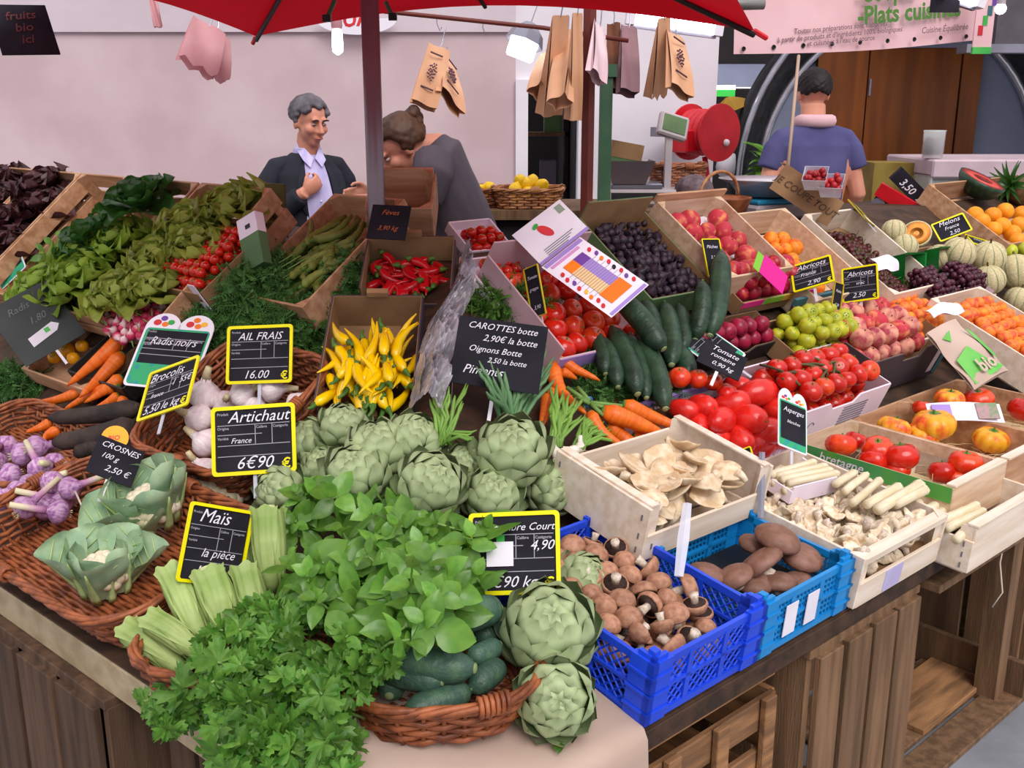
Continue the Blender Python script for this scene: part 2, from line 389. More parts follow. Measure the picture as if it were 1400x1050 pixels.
def basket(name, label, M, lx, ly, h, flare=.03, m=WICK, r=.05, handle=None, cat='basket'):
    """woven willow basket: stakes, rows of weave passing in front of and behind them, twisted rim. origin = base centre"""
    o = thing(name, label, cat, M)
    n = int(2 * (lx + ly) / .034) // 2 * 2; rows = max(4, int(h / .0115))
    base = rrect(lx, ly, r, n * 2)
    def P(i, z, off):
        x, y, a = base[i % len(base)]; f = off + flare * z / h
        return V((x + math.cos(a) * f, y + math.sin(a) * f, z))
    g = G()
    for k in range(rows):
        z = h * (k + .5) / rows; c = 1 if k % 2 else -1
        g.tube([P(i, z + .0015 * math.sin(i * 1.7 + k), (.0048 * c * (1 if (i // 2) % 2 else -1)) if i % 2 == 0 else 0) for i in range(n * 2)], .0052, 5, closed=True)
    tag(g.ob('weave', m, o, True), kind='stuff')
    g = G()
    for i in range(0, n * 2, 2): g.tube([P(i, 0, 0), P(i, h * .5, 0), P(i, h + .006, 0)], .0042, 5)
    tag(g.ob('stake', WICKS, o, True), kind='stuff')
    for q in range(4):
        G().tube([P(i, h + .006 + .006 * math.sin(i * .5 + q * 1.57), .006 * math.cos(i * .5 + q * 1.57)) for i in range(n * 2)], .0052, 6, closed=True).ob('rim_strand', m, o, True)
    G().prism([(x, y) for x, y, a in base], 0, .004).ob('base', WICKS, o)
    g = G(); k = int(ly / .0105)
    for i in range(1, k):
        y = -ly / 2 + ly * i / k; hx = lx / 2 - (r - math.sqrt(max(0, r * r - max(0, abs(y) - ly / 2 + r) ** 2)))
        g.tube([(-hx + 2 * hx * j / 16, y, .0065 + .0035 * (-1) ** (i + j)) for j in range(17)], .005, 5)
    tag(g.ob('base_weave', m, o, True), kind='stuff')
    for f in (.12, .37, .62, .87):      # binding wraps on the rim
        i = int(f * n * 2); g = G()
        for j in range(6):
            c = P(i, h + .008, 0).lerp(P(i + 2, h + .008, 0), j / 5); x, y, a = base[i % len(base)]
            ring = [c + V((math.cos(a) * math.cos(b), math.sin(a) * math.cos(b), math.sin(b))) * .0135 for b in [2 * PI * q / 8 for q in range(8)]]
            g.tube(ring, .0042, 5, closed=True)
        g.ob('rim_binding', m, o, True)
    return o
# ---------------------------------------------------------------- signs
def quad_pose(tl, tr, bl, A, d, flip=1):
    """pose of a rectangle (width/height = A) seen with these three corners at view depth d"""
    e1 = V(((tr[0] - tl[0]), -(tr[1] - tl[1]))) * (d / F); e2 = V(((bl[0] - tl[0]), -(bl[1] - tl[1]))) * (d / F)
    k = e1.dot(e2); B = e1.length_squared - A * A * e2.length_squared
    w_ = (-B + math.sqrt(B * B + 4 * A * A * k * k)) / 2
    if abs(k) < 1e-7 or w_ < 1e-9:
        z1 = math.sqrt(max(0, -B)); z2 = 0
        if B > 0: z1, z2 = 0, -math.sqrt(B) / A
    else: z1 = math.sqrt(w_); z2 = -k / z1
    if z2 > 0 or (z2 == 0 and flip < 0): z1, z2 = -z1, -z2
    if flip < 0: z1, z2 = -z1, -z2
    to = lambda e, z: RIGHT * e[0] + UPC * e[1] + FWD * z
    X, Y = to(e1, z1), -to(e2, z2)
    c = ((tr[0] + bl[0]) / 2, (tr[1] + bl[1]) / 2)
    return basis(CAM + ray(*c) * d, X.normalized(), Y.normalized(), X.normalized().cross(Y.normalized())), X.length, Y.length
def rpoly(W, H, r, k=4):
    out = []
    for cx, cy, a in ((W / 2 - r, H / 2 - r, 0), (-W / 2 + r, H / 2 - r, 1), (-W / 2 + r, -H / 2 + r, 2), (W / 2 - r, -H / 2 + r, 3)):
        for i in range(k + 1): b = PI / 2 * (a + i / k); out.append((cx + r * math.cos(b), cy + r * math.sin(b)))
    return out
def price_sign(kind, label, quad, lines, A=None, d=None, dz=.03, flip=1, frame=YEL, board=BLK, euro=True, stake=.05, rules=True, name='price_sign', chalk=None, lift=0):
    tl, tr, bl = quad; c = ((tr[0] + bl[0]) / 2, (tr[1] + bl[1]) / 2)
    if d is None:
        br = (tr[0] + bl[0] - tl[0], tr[1] + bl[1] - tl[1]); d = dep(hit((bl[0] + br[0]) / 2, (bl[1] + br[1]) / 2, dz))
    A = A or {'yellow': 1.3, 'header': 1.15, 'slate': 1.3}[kind]
    M, W, H = quad_pose(tl, tr, bl, A, d, flip)
    o = thing(name, label, 'sign', M)
    X = T(0, 0, .0006)
    if kind == 'yellow':
        b = W * .045; out, inn = rpoly(W, H, W * .05), rpoly(W - 2 * b, H - 2 * b, W * .03); n = len(out)
        g = G(); vs = [(x, y, -.001) for x, y in out] + [(x, y, -.001) for x, y in inn] + [(x, y, .003) for x, y in out] + [(x, y, .003) for x, y in inn]; fs = []
        for i in range(n):
            j = (i + 1) % n
            fs += [(2 * n + i, 2 * n + j, 3 * n + j, 3 * n + i), (i, n + i, n + j, j), (i, j, 2 * n + j, 2 * n + i), (n + i, 3 * n + i, 3 * n + j, n + j)]
        g.add(vs, fs).ob('frame', frame, o)
        G().prism(rpoly(W - b, H - b, W * .03), -.002, 0).ob('board', board, o)
        if euro: text('€', o, W * .33, -H * .43, W * .16, frame, 0, z=.002, bold=.02)
    elif kind == 'header':
        G().prism(rpoly(W, H, W * .06), -.0025, -.0005).ob('backing', WHITE, o)
        G().prism(rpoly(W * .93, H * .93, W * .05), -.0005, .0002).ob('teal_panel', TEAL, o)
        G().prism([(-W * .42, -H * (.12 if A > 1 else .33)), (W * .44, -H * (.12 if A > 1 else .33)), (W * .44, H * .43), (-W * .42, H * .43)], .0002, .0008).ob('board', board, o)
        for sx_ in (-.24, .24):       # two printed arches above the board
            pl = [(W * sx_ + W * .26 * math.cos(a), H * .46 + H * .26 * math.sin(a)) for a in [PI * i / 12 for i in range(13)]]
            q = G().prism(pl, -.0025, -.0003).ob('arch', WHITE, o)
            for k, (dx, dy, r_, mm) in enumerate(((-.1, .08, .06, REDP), (.02, .06, .05, ORAP), (.1, .09, .05, GRNP if sx_ < 0 else YELP), (-.02, .14, .05, PURP if sx_ < 0 else ORAP))):
                G().prism([(W * (sx_ + dx + r_ * math.cos(a)), H * .46 + W * (dy + r_ * .7 * math.sin(a))) for a in [2 * PI * i / 9 for i in range(9)]], -.0003, .0003 + k * .0002).ob('printed_fruit', mm, q)
    else:
        G().prism([(-W / 2, -H / 2), (W / 2, -H / 2), (W / 2, H / 2), (-W / 2, H / 2)], -.003, 0).ob('board', board, o)
    if rules and kind != 'slate':
        g = G(); y0, y1 = (-H * .43, H * .43) if kind == 'yellow' else (-H * .1, H * .42); hh = y1 - y0
        for f, x0, x1 in ((.76, -.43, .43), (.6, -.43, .1), (.42, -.43, .43), (.24, -.43, .43)): g.box(W * x0, W * x1, y0 + hh * f - W * .004, y0 + hh * f + W * .004, .0005, .001)
        for x in (.02, .22): g.box(W * x - W * .004, W * x + W * .004, y0 + hh * .42, y0 + hh * .76, .0005, .001)
        g.ob('ruling', CHALKF, o)
        for s, x, f in (('Produit', -.43, .93), ('Origine', -.43, .69), ('Calibre', .03, .69), ('Catégorie', .23, .69), ('Variété', -.43, .52)):
            text(s, o, W * x, y0 + hh * f, W * .045, CHALKF, 0, z=.0014)
    for L in lines:
        s, x, y, sz = L[:4]
        text(s, o, W * x, H * y, W * sz, (L[4] if len(L) > 4 and L[4] else chalk or CHALK), .35, rot=L[5] if len(L) > 5 else 0, al='CENTER', z=.0022, bold=.0)
    if stake:
        G().box(-.004, .004, -H / 2 - stake, -H * .2, -.006, -.003).ob('stake', CLEAR if kind != 'slate' else WHITE, o)
    return o
# ---------------------------------------------------------------- produce (unit radius or unit length, scaled when placed)
GRN = mat('stalk_green', '#5f8a3a', '#48702c', rough=.5, sc=4)
def round_prof(flat=.85, dim=.2, dimb=.08, k=9):
    out = []
    for i in range(k + 1):
        a = PI * i / k; r = max(.015, math.sin(a)); z = -math.cos(a) * flat
        z -= dim * math.exp(-(r / .38) ** 2) * (z > 0); z += dimb * math.exp(-(r / .35) ** 2) * (z < 0); out.append((r, z))
    return out
def star(n=5, L=.55, w_=.13, lift=.1, z=.66):
    g = G()
    for i in range(n):
        a = 2 * PI * i / n; c, s = math.cos(a), math.sin(a)
        P = lambda d, o, h: (c * d - s * o, s * d + c * o, z + h)
        g.add([P(.03, -w_ * .7, .03), P(.03, w_ * .7, .03), P(L * .55, w_, lift * .8), P(L, 0, -.02), P(L * .55, -w_, lift * .8)], [(0, 4, 2, 1), (4, 3, 2)])
    g.tube([(0, 0, z - .05), (.03, .02, z + .22)], .06, 5)
    return g
CAL = star().mesh('calyx', GRN)
def fruit(key, name, m, flat=.85, dim=.2, dimb=.08, cal=False, n=14, ribs=0, amp=0, k=9, calm=None):
    proto(key, name, G().lathe(round_prof(flat, dim, dimb, k), n, ribs=ribs, amp=amp).mesh(name, m, True), [('calyx', calm or CAL, T(0, 0, flat - .8 - dim * .4))] if cal else [])
TOMR = mat('tomato_red', '#cf2412', '#b81a10', rough=.22, sc=1.5, rv=.1, coat=.3)
TOMO = mat('tomato_orange_red', '#e24a1a', '#cf2c14', rough=.25, sc=1.2, rv=.08, coat=.3)
TOMY = mat('tomato_yellow_red', '#e8a72a', '#e2502a', rough=.3, sc=1.6, rv=.06, lo=.45, hi=.68)
TOMG = mat('tomato_lime_yellow', '#b9b92c', '#98a021', rough=.3, sc=1.2, rv=.12)
TOMP = mat('plum_tomato_red', '#db2a20', '#c81e18', rough=.25, sc=1.2, rv=.06, coat=.25)
fruit('cherry', 'cherry_tomato', TOMR, .95, .1, .02, True, 10, k=6)
fruit('vine', 'tomato', TOMR, .88, .16, .05, True)
fruit('vineo', 'tomato', TOMO, .88, .16, .05, True)
fruit('beef', 'beef_tomato', TOMO, .74, .2, .08, True, 30, 7, .1)
fruit('beefr', 'beef_tomato', TOMR, .8, .2, .08, True, 24, 6, .04)
fruit('heir', 'heirloom_tomato', TOMY, .72, .22, .08, True, 40, 10, .13)
fruit('lime', 'yellow_tomato', TOMG, .9, .12, .04, True, 12, k=7)
proto('roma', 'plum_tomato', G().lathe([(.02, -1.5), (.3, -1.43), (.62, -1.15), (.86, -.6), (.97, 0), (.93, .55), (.74, 1.05), (.45, 1.33), (.2, 1.38), (.02, 1.33)], 14).mesh('plum_tomato', TOMP, True), [('calyx', CAL, T(0, 0, .72) @ Sc(.8))])
APR = mat('apricot_skin', '#f0931f', '#e0621c', rough=.5, sc=1.3, rv=.08)
APR2 = mat('rosy_apricot_skin', '#eb8630', '#cf4a34', rough=.5, sc=1.4, rv=.1, lo=.42, hi=.66)
PEA = mat('peach_skin', '#b83040', '#e0905c', rough=.65, sc=1.3, rv=.1, lo=.5, hi=.72)
PEA2 = mat('pale_peach_skin', '#dd9a80', '#a03446', rough=.65, sc=1.1, rv=.12, lo=.42, hi=.64)
NEC = mat('nectarine_skin', '#a41a34', '#d8622c', rough=.3, sc=1.2, rv=.12, lo=.55, hi=.76)
PLM = mat('red_plum_skin', '#7d1230', '#a62040', rough=.3, sc=1.4, rv=.2)
FIG = mat('dark_fig_skin', '#1f1824', '#36232f', rough=.5, sc=2, rv=.3)
GRP = mat('black_grape_skin', '#32121f', '#541c30', rough=.35, sc=2, rv=.35)
CHE = mat('dark_cherry_skin', '#3a1218', '#5c2320', rough=.35, sc=2, rv=.35)
ORG = mat('orange_peel', '#f28c0f', '#ee9d1c', rough=.45, sc=1.5, bump=.15, bsc=14, rv=.08)
LEM = mat('lemon_peel', '#f2c91a', '#e8b810', rough=.45, sc=1.5, bump=.12, bsc=14, rv=.07)
APP = mat('green_apple_skin', '#b8bd30', '#a4ac2a', rough=.35, sc=1.5, rv=.08)
PEP = mat('yellow_pepper_skin', '#f0c800', '#e2ae00', rough=.25, sc=1.6, rv=.08, coat=.3)
CHI = mat('red_chili_skin', '#c2141c', '#a50f18', rough=.2, sc=1.6, rv=.12, coat=.4)
stub = G().tube([(0, 0, .62), (.02, 0, .95)], .06, 5).mesh('stem', mat('brown_stalk', '#5a4630', '#463522'))
def drupe(key, name, m, flat=.95):
    pr = round_prof(flat, .18, .04, 8); g = G(); n = 14; g.lathe(pr, n)
    for i, q in enumerate(g.v):       # suture crease along one meridian
        a = math.atan2(q[1], q[0]); f = 1 - .07 * math.exp(-(a / .28) ** 2); g.v[i] = (q[0] * f, q[1] * f, q[2])
    proto(key, name, g.mesh(name, m, True), [('stem', stub, T(0, 0, flat - 1.02))])
for k_, n_, m_ in (('apr', 'apricot', APR), ('apr2', 'apricot', APR2), ('peach', 'peach', PEA), ('peach2', 'peach', PEA2), ('nec', 'nectarine', NEC), ('plum', 'plum', PLM)): drupe(k_, n_, m_)
fruit('orange', 'orange', ORG, .96, .05, .05, False); fruit('apple', 'green_apple', APP, .9, .2, .1)
proto('fig', 'fig', G().lathe([(.02, -.85), (.6, -.75), (.95, -.25), (.9, .25), (.5, .75), (.2, 1.1), (.1, 1.35), (.02, 1.37)], 10).mesh('fig', FIG, True), [('stem', stub, T(0, 0, .5) @ Sc(1.3))])
proto('grape', 'grape', G().ball(1, 8, 6).mesh('grape', GRP, True)); proto('che', 'cherry', G().ball(1, 8, 6).mesh('cherry', CHE, True), [('stem', G().tube([(0, 0, .9), (.3, .1, 1.8), (.9, .2, 2.6)], .07, 4).mesh('stem', GRN), T())])
proto('lemon', 'lemon', G().lathe([(.03, -1.35), (.16, -1.25), (.3, -1.12), (.72, -.8), (.95, -.3), (.98, .15), (.8, .68), (.45, 1.02), (.18, 1.2), (.02, 1.25)], 12).mesh('lemon', LEM, True))
MEL = mat('melon_rind', '#d3c69a', '#bfb287', rough=.7, sc=9, bump=.3, bsc=26, rv=.06)
MSEAM = mat('melon_seam', '#7d8a62', '#8f9a70', rough=.7)
g = G()
for i in range(10):
    a = 2 * PI * i / 10; vs = []
    for j in range(11):
        th = PI * (.06 + .88 * j / 10); r, z = math.sin(th) * .985, -math.cos(th) * .94
        for o_ in (-.03, .03): vs.append((math.cos(a + o_) * r, math.sin(a + o_) * r, z))
    g.add(vs, [(2 * j, 2 * j + 1, 2 * j + 3, 2 * j + 2) for j in range(10)])
mseam = g.mesh('rind_seam', MSEAM, True)
proto('melon', 'melon', G().lathe(round_prof(.95, .05, .05, 14), 40, ribs=10, amp=.05).mesh('melon', MEL, True), [('rind_seam', mseam, T()), ('stem', stub, T(0, 0, .2))])
MFL = mat('melon_flesh', '#f1a545', '#e98f38', rough=.35, sc=2); MSD = mat('melon_seed_hollow', '#d97b35', '#f3c16a', rough=.5, sc=6)
def half(key, name, rind, flesh, core, flat, deep=.14):
    body = G().lathe([(.02, -flat), (.4, -flat * .92), (.75, -flat * .65), (.95, -flat * .3), (1, 0), (.93, .004), (.02, .005)], 24).mesh(name, rind, True)
    fl = G().lathe([(.92, .006), (.46, .012), (.3, -deep * .6), (.05, -deep), (.02, -deep)], 22).mesh('flesh', flesh, True)
    proto(key, name, body, [('flesh', fl, T())] + ([('seed_hollow', G().ball(.3, 12, 6).mesh('seed_hollow', core, True), T(0, 0, -deep * .75) @ Sc(1, 1, .5))] if core else []))
half('halfmelon', 'cut_melon', MEL, MFL, MSD, .95)
half('watermelon', 'cut_watermelon', mat('watermelon_rind', '#2f4a30', '#1f3424', rough=.3, sc=5, stretch=(1, 1, .3)), mat('watermelon_flesh', '#d8584e', '#c8443f', rough=.35, sc=4), None, .85, .02)
# peppers, chilies, beans
def horn(L, r, bend, m, nm, n=8, k=7, lump=0, tipw=.12, sway=0):
    pts = [(L * (i / k - .5), bend * L * (math.sin(PI * i / k) - .5), sway * L * math.sin(5 * i / k)) for i in range(k + 1)]
    rad = [r * (.25 if i == 0 else (1 - (1 - tipw) * max(0, i / k - .35) / .65) * (1 + lump * (i % 2))) for i in range(k + 1)]
    g = G().tube(pts, rad, n); return g.mesh(nm, m, True), pts[0]
for i in range(3):
    me, p0 = horn(1, .15, (.1, .22, -.16)[i], PEP, 'yellow_pepper', sway=(.02, -.05, .04)[i])
    st = G().tube([(p0[0] + .02, p0[1], p0[2]), (p0[0] - .12, p0[1] - .05, .02), (p0[0] - .22, p0[1] - .02, .08)], [.1, .05, .035], 6).mesh('stem', GRN, True)
    proto('pep%d' % i, 'yellow_pepper', me, [('stem', st, T())])
    me, p0 = horn(1, .12, (.1, .2, -.18)[i], CHI, 'red_chili_pepper')
    st = G().tube([(p0[0] + .02, p0[1], p0[2]), (p0[0] - .18, p0[1] - .03, .02)], [.09, .03], 6).mesh('stem', GRN, True)
    proto('chi%d' % i, 'red_chili_pepper', me, [('stem', st, T())])
BEAN = mat('broad_bean_pod', '#7f8a3c', '#65702e', rough=.5, sc=4, rv=.14)
for i in range(2):
    me, p0 = horn(1, .055, (.1, -.16)[i], BEAN, 'broad_bean_pod', k=11, lump=.16, tipw=.5)
    proto('bean%d' % i, 'broad_bean_pod', me, [('stem', G().tube([p0, (p0[0] - .08, p0[1], 0)], [.03, .015], 5).mesh('stem', GRN), T())])
# cucumbers lie along x
CUC = mat('cucumber_skin', '#2f4a34', '#1f3526', rough=.38, sc=7, bump=.3, bsc=16, rv=.14)
CUC2 = mat('short_cucumber_skin', '#3a5648', '#4a6a4e', rough=.4, sc=6, bump=.3, bsc=14, rv=.16, lo=.45, hi=.7)
CUCE = mat('cucumber_tip', '#93a070', '#77875a', rough=.5, sc=6)
def cucumber(key, r, m, bend=.02):
    k = 10; pts = [((i / k - .5), bend * math.sin(PI * i / k), 0) for i in range(k + 1)]
    rad = [r * (.3, .74, .95, 1, 1.02, 1.02, 1.02, 1, .93, .72, .26)[i] for i in range(k + 1)]
    me = G().tube(pts, rad, 16, ribs=8, amp=.02).mesh('cucumber', m, True)
    proto(key, 'cucumber', me, [('blossom_end', G().ball(r * .34, 8, 6).mesh('blossom_end', CUCE, True), T(.492, 0, 0) @ Sc(.5, 1, 1)), ('stem', G().tube([(-.49, 0, 0), (-.53, .004, .005)], r * .14, 6).mesh('stem', GRN, True), T())])
cucumber('cuc', .085, CUC, .03); cucumber('shortcuc', .17, CUC2, .02)
# roots lie along x, crown at -.5, tip at +.5
CAR = mat('carrot_skin', '#e8761e', '#d9601a', rough=.4, sc=3, stretch=(6, 1, 1), rv=.08, bump=.12, bsc=9)
BRD = mat('black_radish_skin', '#2b2422', '#40342e', rough=.8, sc=5, bump=.3, bsc=12, rv=.1)
def root(key, name, m, r, tip, k=9, bend=.04, crown=None):
    pts = [((i / k - .5), bend * math.sin(PI * 1.3 * i / k), .3 * bend * math.sin(4 * i / k)) for i in range(k + 1)]
    rad = [r * (.55 if i == 0 else (1 - (1 - tip) * (i / k) ** 1.25)) for i in range(k + 1)]; rad[-1] *= .35
    proto(key, name, G().tube(pts, rad, 10).mesh(name, m, True), [('crown', G().ball(r * .5, 8, 6).mesh('crown', crown or GRN, True), T(-.5, 0, 0) @ Sc(.5, 1, 1))])
root('car0', 'carrot', CAR, .105, .22, bend=.05); root('car1', 'carrot', CAR, .085, .25, bend=-.06); root('car2', 'carrot', CAR, .12, .2, bend=.02)
root('brad', 'black_radish', BRD, .13, .62, bend=.02, crown=BRD)
# garlic, onions
GAR = mat('garlic_skin', '#efe8e4', '#e0cbd2', rough=.55, sc=1.6, stretch=(3, 3, .6), rv=.06)
PGA = mat('purple_garlic_skin', '#c4a3c0', '#935a96', rough=.45, sc=1.6, stretch=(3, 3, .5), rv=.14)
GST = mat('pale_garlic_stalk', '#cfc6a0', '#bfb088', rough=.6, sc=4)
PST = mat('pink_garlic_stalk', '', rough=.5, sc=3, stops=[(0, '#9a4f98'), (.4, '#b98aa8'), (.75, '#d8cdb0'), (1, '#dcd6ae')], rng=(.4, 3.4))
def bulb(key, name, m, st, L, rs, n=16):
    me = G().lathe([(.05, -.7), (.35, -.74), (.8, -.5), (1, -.1), (.93, .25), (.62, .6), (.32, .85), (rs * 1.2, 1.1)], n, ribs=8, amp=.07).mesh(name, m, True)
    s = G().tube([(0, 0, .95), (.04, 0, 1.4), (.1, .05, 1.2 + L)], [rs * 1.3, rs, rs * .85], 7).mesh('stalk', st, True)
    rt = G()
    for i in range(9): a = i * .7; rt.tube([(.18 * math.cos(a), .18 * math.sin(a), -.7), (.3 * math.cos(a), .3 * math.sin(a), -.95)], .03, 3)
    proto(key, name, me, [('stalk', s, T()), ('root', rt.mesh('root', GST), T())])
bulb('gar', 'garlic_bulb', GAR, GST, .6, .22); bulb('pgar', 'purple_garlic', PGA, PST, 2.3, .27)
# mushrooms: cap up +z
MCAP = mat('brown_mushroom_cap', '#b5866a', '#966850', rough=.55, sc=2.2, rv=.12, bump=.06, bsc=8)
MGIL = mat('mushroom_gills', '#4a3530', '#35241f', rough=.8, sc=8)
MSTM = mat('mushroom_stalk', '#ddd0c0', '#b8a490', rough=.7, sc=4, bump=.15, bsc=9)
POR = mat('portobello_cap', '#8a6455', '#74513f', rough=.5, sc=1.8, rv=.08, bump=.12, bsc=5)
def mushroom(key, name, cap, h, rs, L):
    c = G().lathe([(.72, -.12), (.93, -.2), (1, -.05), (.97, .15), (.82, h * .62), (.5, h * .93), (.18, h), (.02, h * .99)], 14).mesh('cap', cap, True)
    gl = G().lathe([(.02, -.02), (.5, .0), (.75, -.08), (.9, -.17)][::-1], 14).mesh('gills', MGIL, True)
    st = G().tube([(0, 0, 0), (.02, .02, -L * .6), (.0, .05, -L)], [rs * .9, rs, rs * 1.25], 9).mesh('stalk', MSTM, True)
    proto(key, name, c, [('gills', gl, T()), ('stalk', st, T())])
mushroom('mush', 'brown_mushroom', MCAP, .72, .3, .9); mushroom('porto', 'portobello_mushroom', POR, .5, .24, .55)
OYS = mat('oyster_mushroom_cap', '#e2d0b2', '#c9ac86', rough=.5, sc=1.8, rv=.1)
OYS2 = mat('cream_mushroom', '#e4d6bd', '#c2a47c', rough=.6, sc=2.5, rv=.14, lo=.45, hi=.7)
def wavy(s, b): return lambda q: 1 + s * math.sin(4 * math.atan2(q.y, q.x) + b) + s * .6 * math.sin(7 * math.atan2(q.y, q.x) + 2 * b)
for i in range(3):
    g = G().ball(1, 20, 10, None, wavy(.06 + .02 * i, i)); g.v = [(x, y * .9, z * .17 + (.26 if i < 2 else -.3) * (x * x + y * y) + .1 * x) for x, y, z in g.v]
    cap = g.mesh('cap', OYS, True); st = G().tube([(-.7, 0, -.1), (-1.05, 0, -.25), (-1.3, .05, -.55)], [.3, .2, .17], 8).mesh('stalk', OYS2, True)
    proto('oys%d' % i, 'oyster_mushroom', cap, [('stalk', st, T())])
    g = G().ball(1, 16, 7, None, wavy(.14, i * 2)); g.v = [(x, y, z * .22 + .35 * (x * x + y * y) * (1 if i else -.5) + .14 * math.sin(3 * math.atan2(y, x) + i)) for x, y, z in g.v]
    proto('hed%d' % i, 'cream_mushroom', g.mesh('cap', OYS2, True), [('stalk', G().tube([(0, 0, 0), (.1, 0, -.7), (.15, .1, -1.2)], [.35, .3, .36], 8).mesh('stalk', MSTM, True), T())])
ASP = mat('white_asparagus_skin', '#e3d8bc', '#d3c59e', rough=.45, sc=4, stretch=(.5, 4, 4), rv=.06)
proto('asp', 'white_asparagus', G().tube([(-.5, 0, 0), (-.2, .006, 0), (.2, 0, 0), (.36, 0, 0), (.44, 0, 0), (.5, 0, 0)], [.052, .056, .054, .058, .045, .008], 9).mesh('white_asparagus', ASP, True),
      [('tip_scales', G().lathe([(.058, 0), (.062, .05), (.05, .1), (.02, .15), (.002, .16)], 9, ribs=3, amp=.2).mesh('tip_scales', ASP, True), T(.35, 0, 0) @ Ry(PI / 2))])
# leaves
BAS = leafmat('basil_leaf', '#77a842', '#4d8430', rough=.32, sc=1.6, rv=.3, thin=.35, spec=.5)
PAR = leafmat('parsley_leaf', '#6f9c40', '#477d2c', rough=.42, sc=1.6, rv=.32, thin=.35)
STEM = mat('herb_stem', '#7fa557', '#678c42', rough=.5, sc=4)
def leaf(nm, m, wf, L=1, fold=.2, droop=.25, rip=0, rk=3, nu=4, nv=7, cup=0):
    def fn(u, v):
        s = u * 2 - 1; w_ = wf(v)
        return (s * w_, v * L - droop * .25 * v * v, fold * abs(s) * w_ - droop * v * v + rip * abs(s) * math.sin(rk * 6.28 * v + 2 * s) * (.3 + v) + cup * s * s * w_)
    return G().grid(fn, nu, nv).mesh(nm, m, True)
ov = lambda w_, p=.8: (lambda v: w_ * (math.sin(PI * min(1, .04 + .96 * v ** p)) ** .8) + .004)
def frill(wide): return lambda v: wide * ((.35 + .65 * (v / .6)) if v < .6 else math.sqrt(max(0, 1 - ((v - .6) / .42) ** 2))) + .003
BASL = [leaf('leaf', BAS, ov(.33), 1, .35, .3, .02, 2), leaf('leaf', BAS, ov(.38), 1, .15, .55, .03, 2), leaf('leaf', BAS, ov(.3), 1, .5, .1, .02, 3, cup=-.5)]
def parsley_leaf(seed):
    r_ = random.Random(seed); pts = [(0, 0, 0)]
    for k, (ang, L) in enumerate(((-62, .72), (0, 1), (62, .72))):
        for da, f in ((-30, .62), (-23, .86), (-14, .72), (-7, .98), (0, .9), (7, 1), (14, .74), (23, .86), (30, .6)):
            a = math.radians(ang + da * 1.0 + 90); l = L * f * r_.uniform(.93, 1.07)
            pts.append((math.cos(a) * l, math.sin(a) * l + .05, .12 * math.sin(k * 2 + da * .12) - .22 * l * l + r_.uniform(-.04, .04)))
    g = G(); n = len(pts)
    mid = [(p[0] * .55, p[1] * .55, p[2] * .3 + .05) for p in pts[1:]]
    vs = pts + mid; fs = []
    for i in range(n - 2): fs += [(0, n + i, n + i + 1), (n + i, 1 + i, 2 + i, n + i + 1)]
    return g.add(vs, fs).mesh('leaf', PAR, True)
PARL = [parsley_leaf(i) for i in range(4)]
LET = leafmat('lettuce_leaf', '#9dbb45', '#7c9d36', rough=.45, sc=2, rv=.2, thin=.35)
LETP = leafmat('pale_lettuce_leaf', '#a9b751', '#8a9b3c', rough=.45, sc=2, rv=.2, thin=.35)
LETD = leafmat('dark_green_leaf', '#3f6f2c', '#2d5520', rough=.3, sc=2, rv=.22, thin=.3, spec=.5)
LETR = leafmat('red_oak_lettuce_leaf', '#3a1f22', '#512a2c', rough=.4, sc=2, rv=.3, thin=.2)
LCACHE = {}
def lettuce(name, label, M, r, lm, n=26, rip=.1, group=None, wide=.5, heart=True, up=.5):
    o = thing(name, label, 'lettuce', M, group); key = (lm.name, rip, wide)
    if key not in LCACHE: LCACHE[key] = [leaf('leaf', lm, frill(wide * 1.15), 1, .1, .3 - .2 * j, rip * (.8 + j * .3), 3 + j, 12, 22, cup=.4) for j in range(2)]
    ms = LCACHE[key]
    for i in range(n):
        f = i / n; a = i * 2.4; el = math.radians(12 + 72 * f * up / .5 + U(-8, 8)); L = r * (1.05 - .45 * f) * U(.9, 1.1)
        link('leaf', ms[i % 2], o, Rz(a) @ T(0, r * .08, r * .12 * f) @ Rx(el) @ Rz(U(-.15, .15)) @ Sc(L))
    return o
ARTB = mat('artichoke_bract', '', rough=.6, sc=1.4, rv=.1, stops=[(0, '#86966a'), (.3, '#94a876'), (.65, '#a5b587'), (.88, '#86966a'), (.96, '#7c7a58'), (1, '#7a5844')], rng=(0, 1.02))
ARTC = mat('artichoke_heart', '#6f8460', '#5c7050', rough=.7, sc=3)
def bfn(u, v):
    s = u * 2 - 1; w_ = .34 * max(0, math.sin(PI * min(1, .16 + .84 * v ** 1.1))) ** .55 * (1 - v ** 7) + .002
    return (.13 * math.sin(PI * v) - .62 * s * s * w_ - .1 * v ** 2.5 + .045 * max(0, 1 - abs(s) * 2.2), s * w_, v)
ARTM = G().grid(bfn, 6, 8).mesh('bract', ARTB, True)
ARTH = G().ball(1, 14, 9).mesh('heart', ARTC, True); ARTS = G().tube([(0, 0, -.8), (0, .03, -1.25)], [.26, .22], 10).mesh('stalk', ARTC, True)
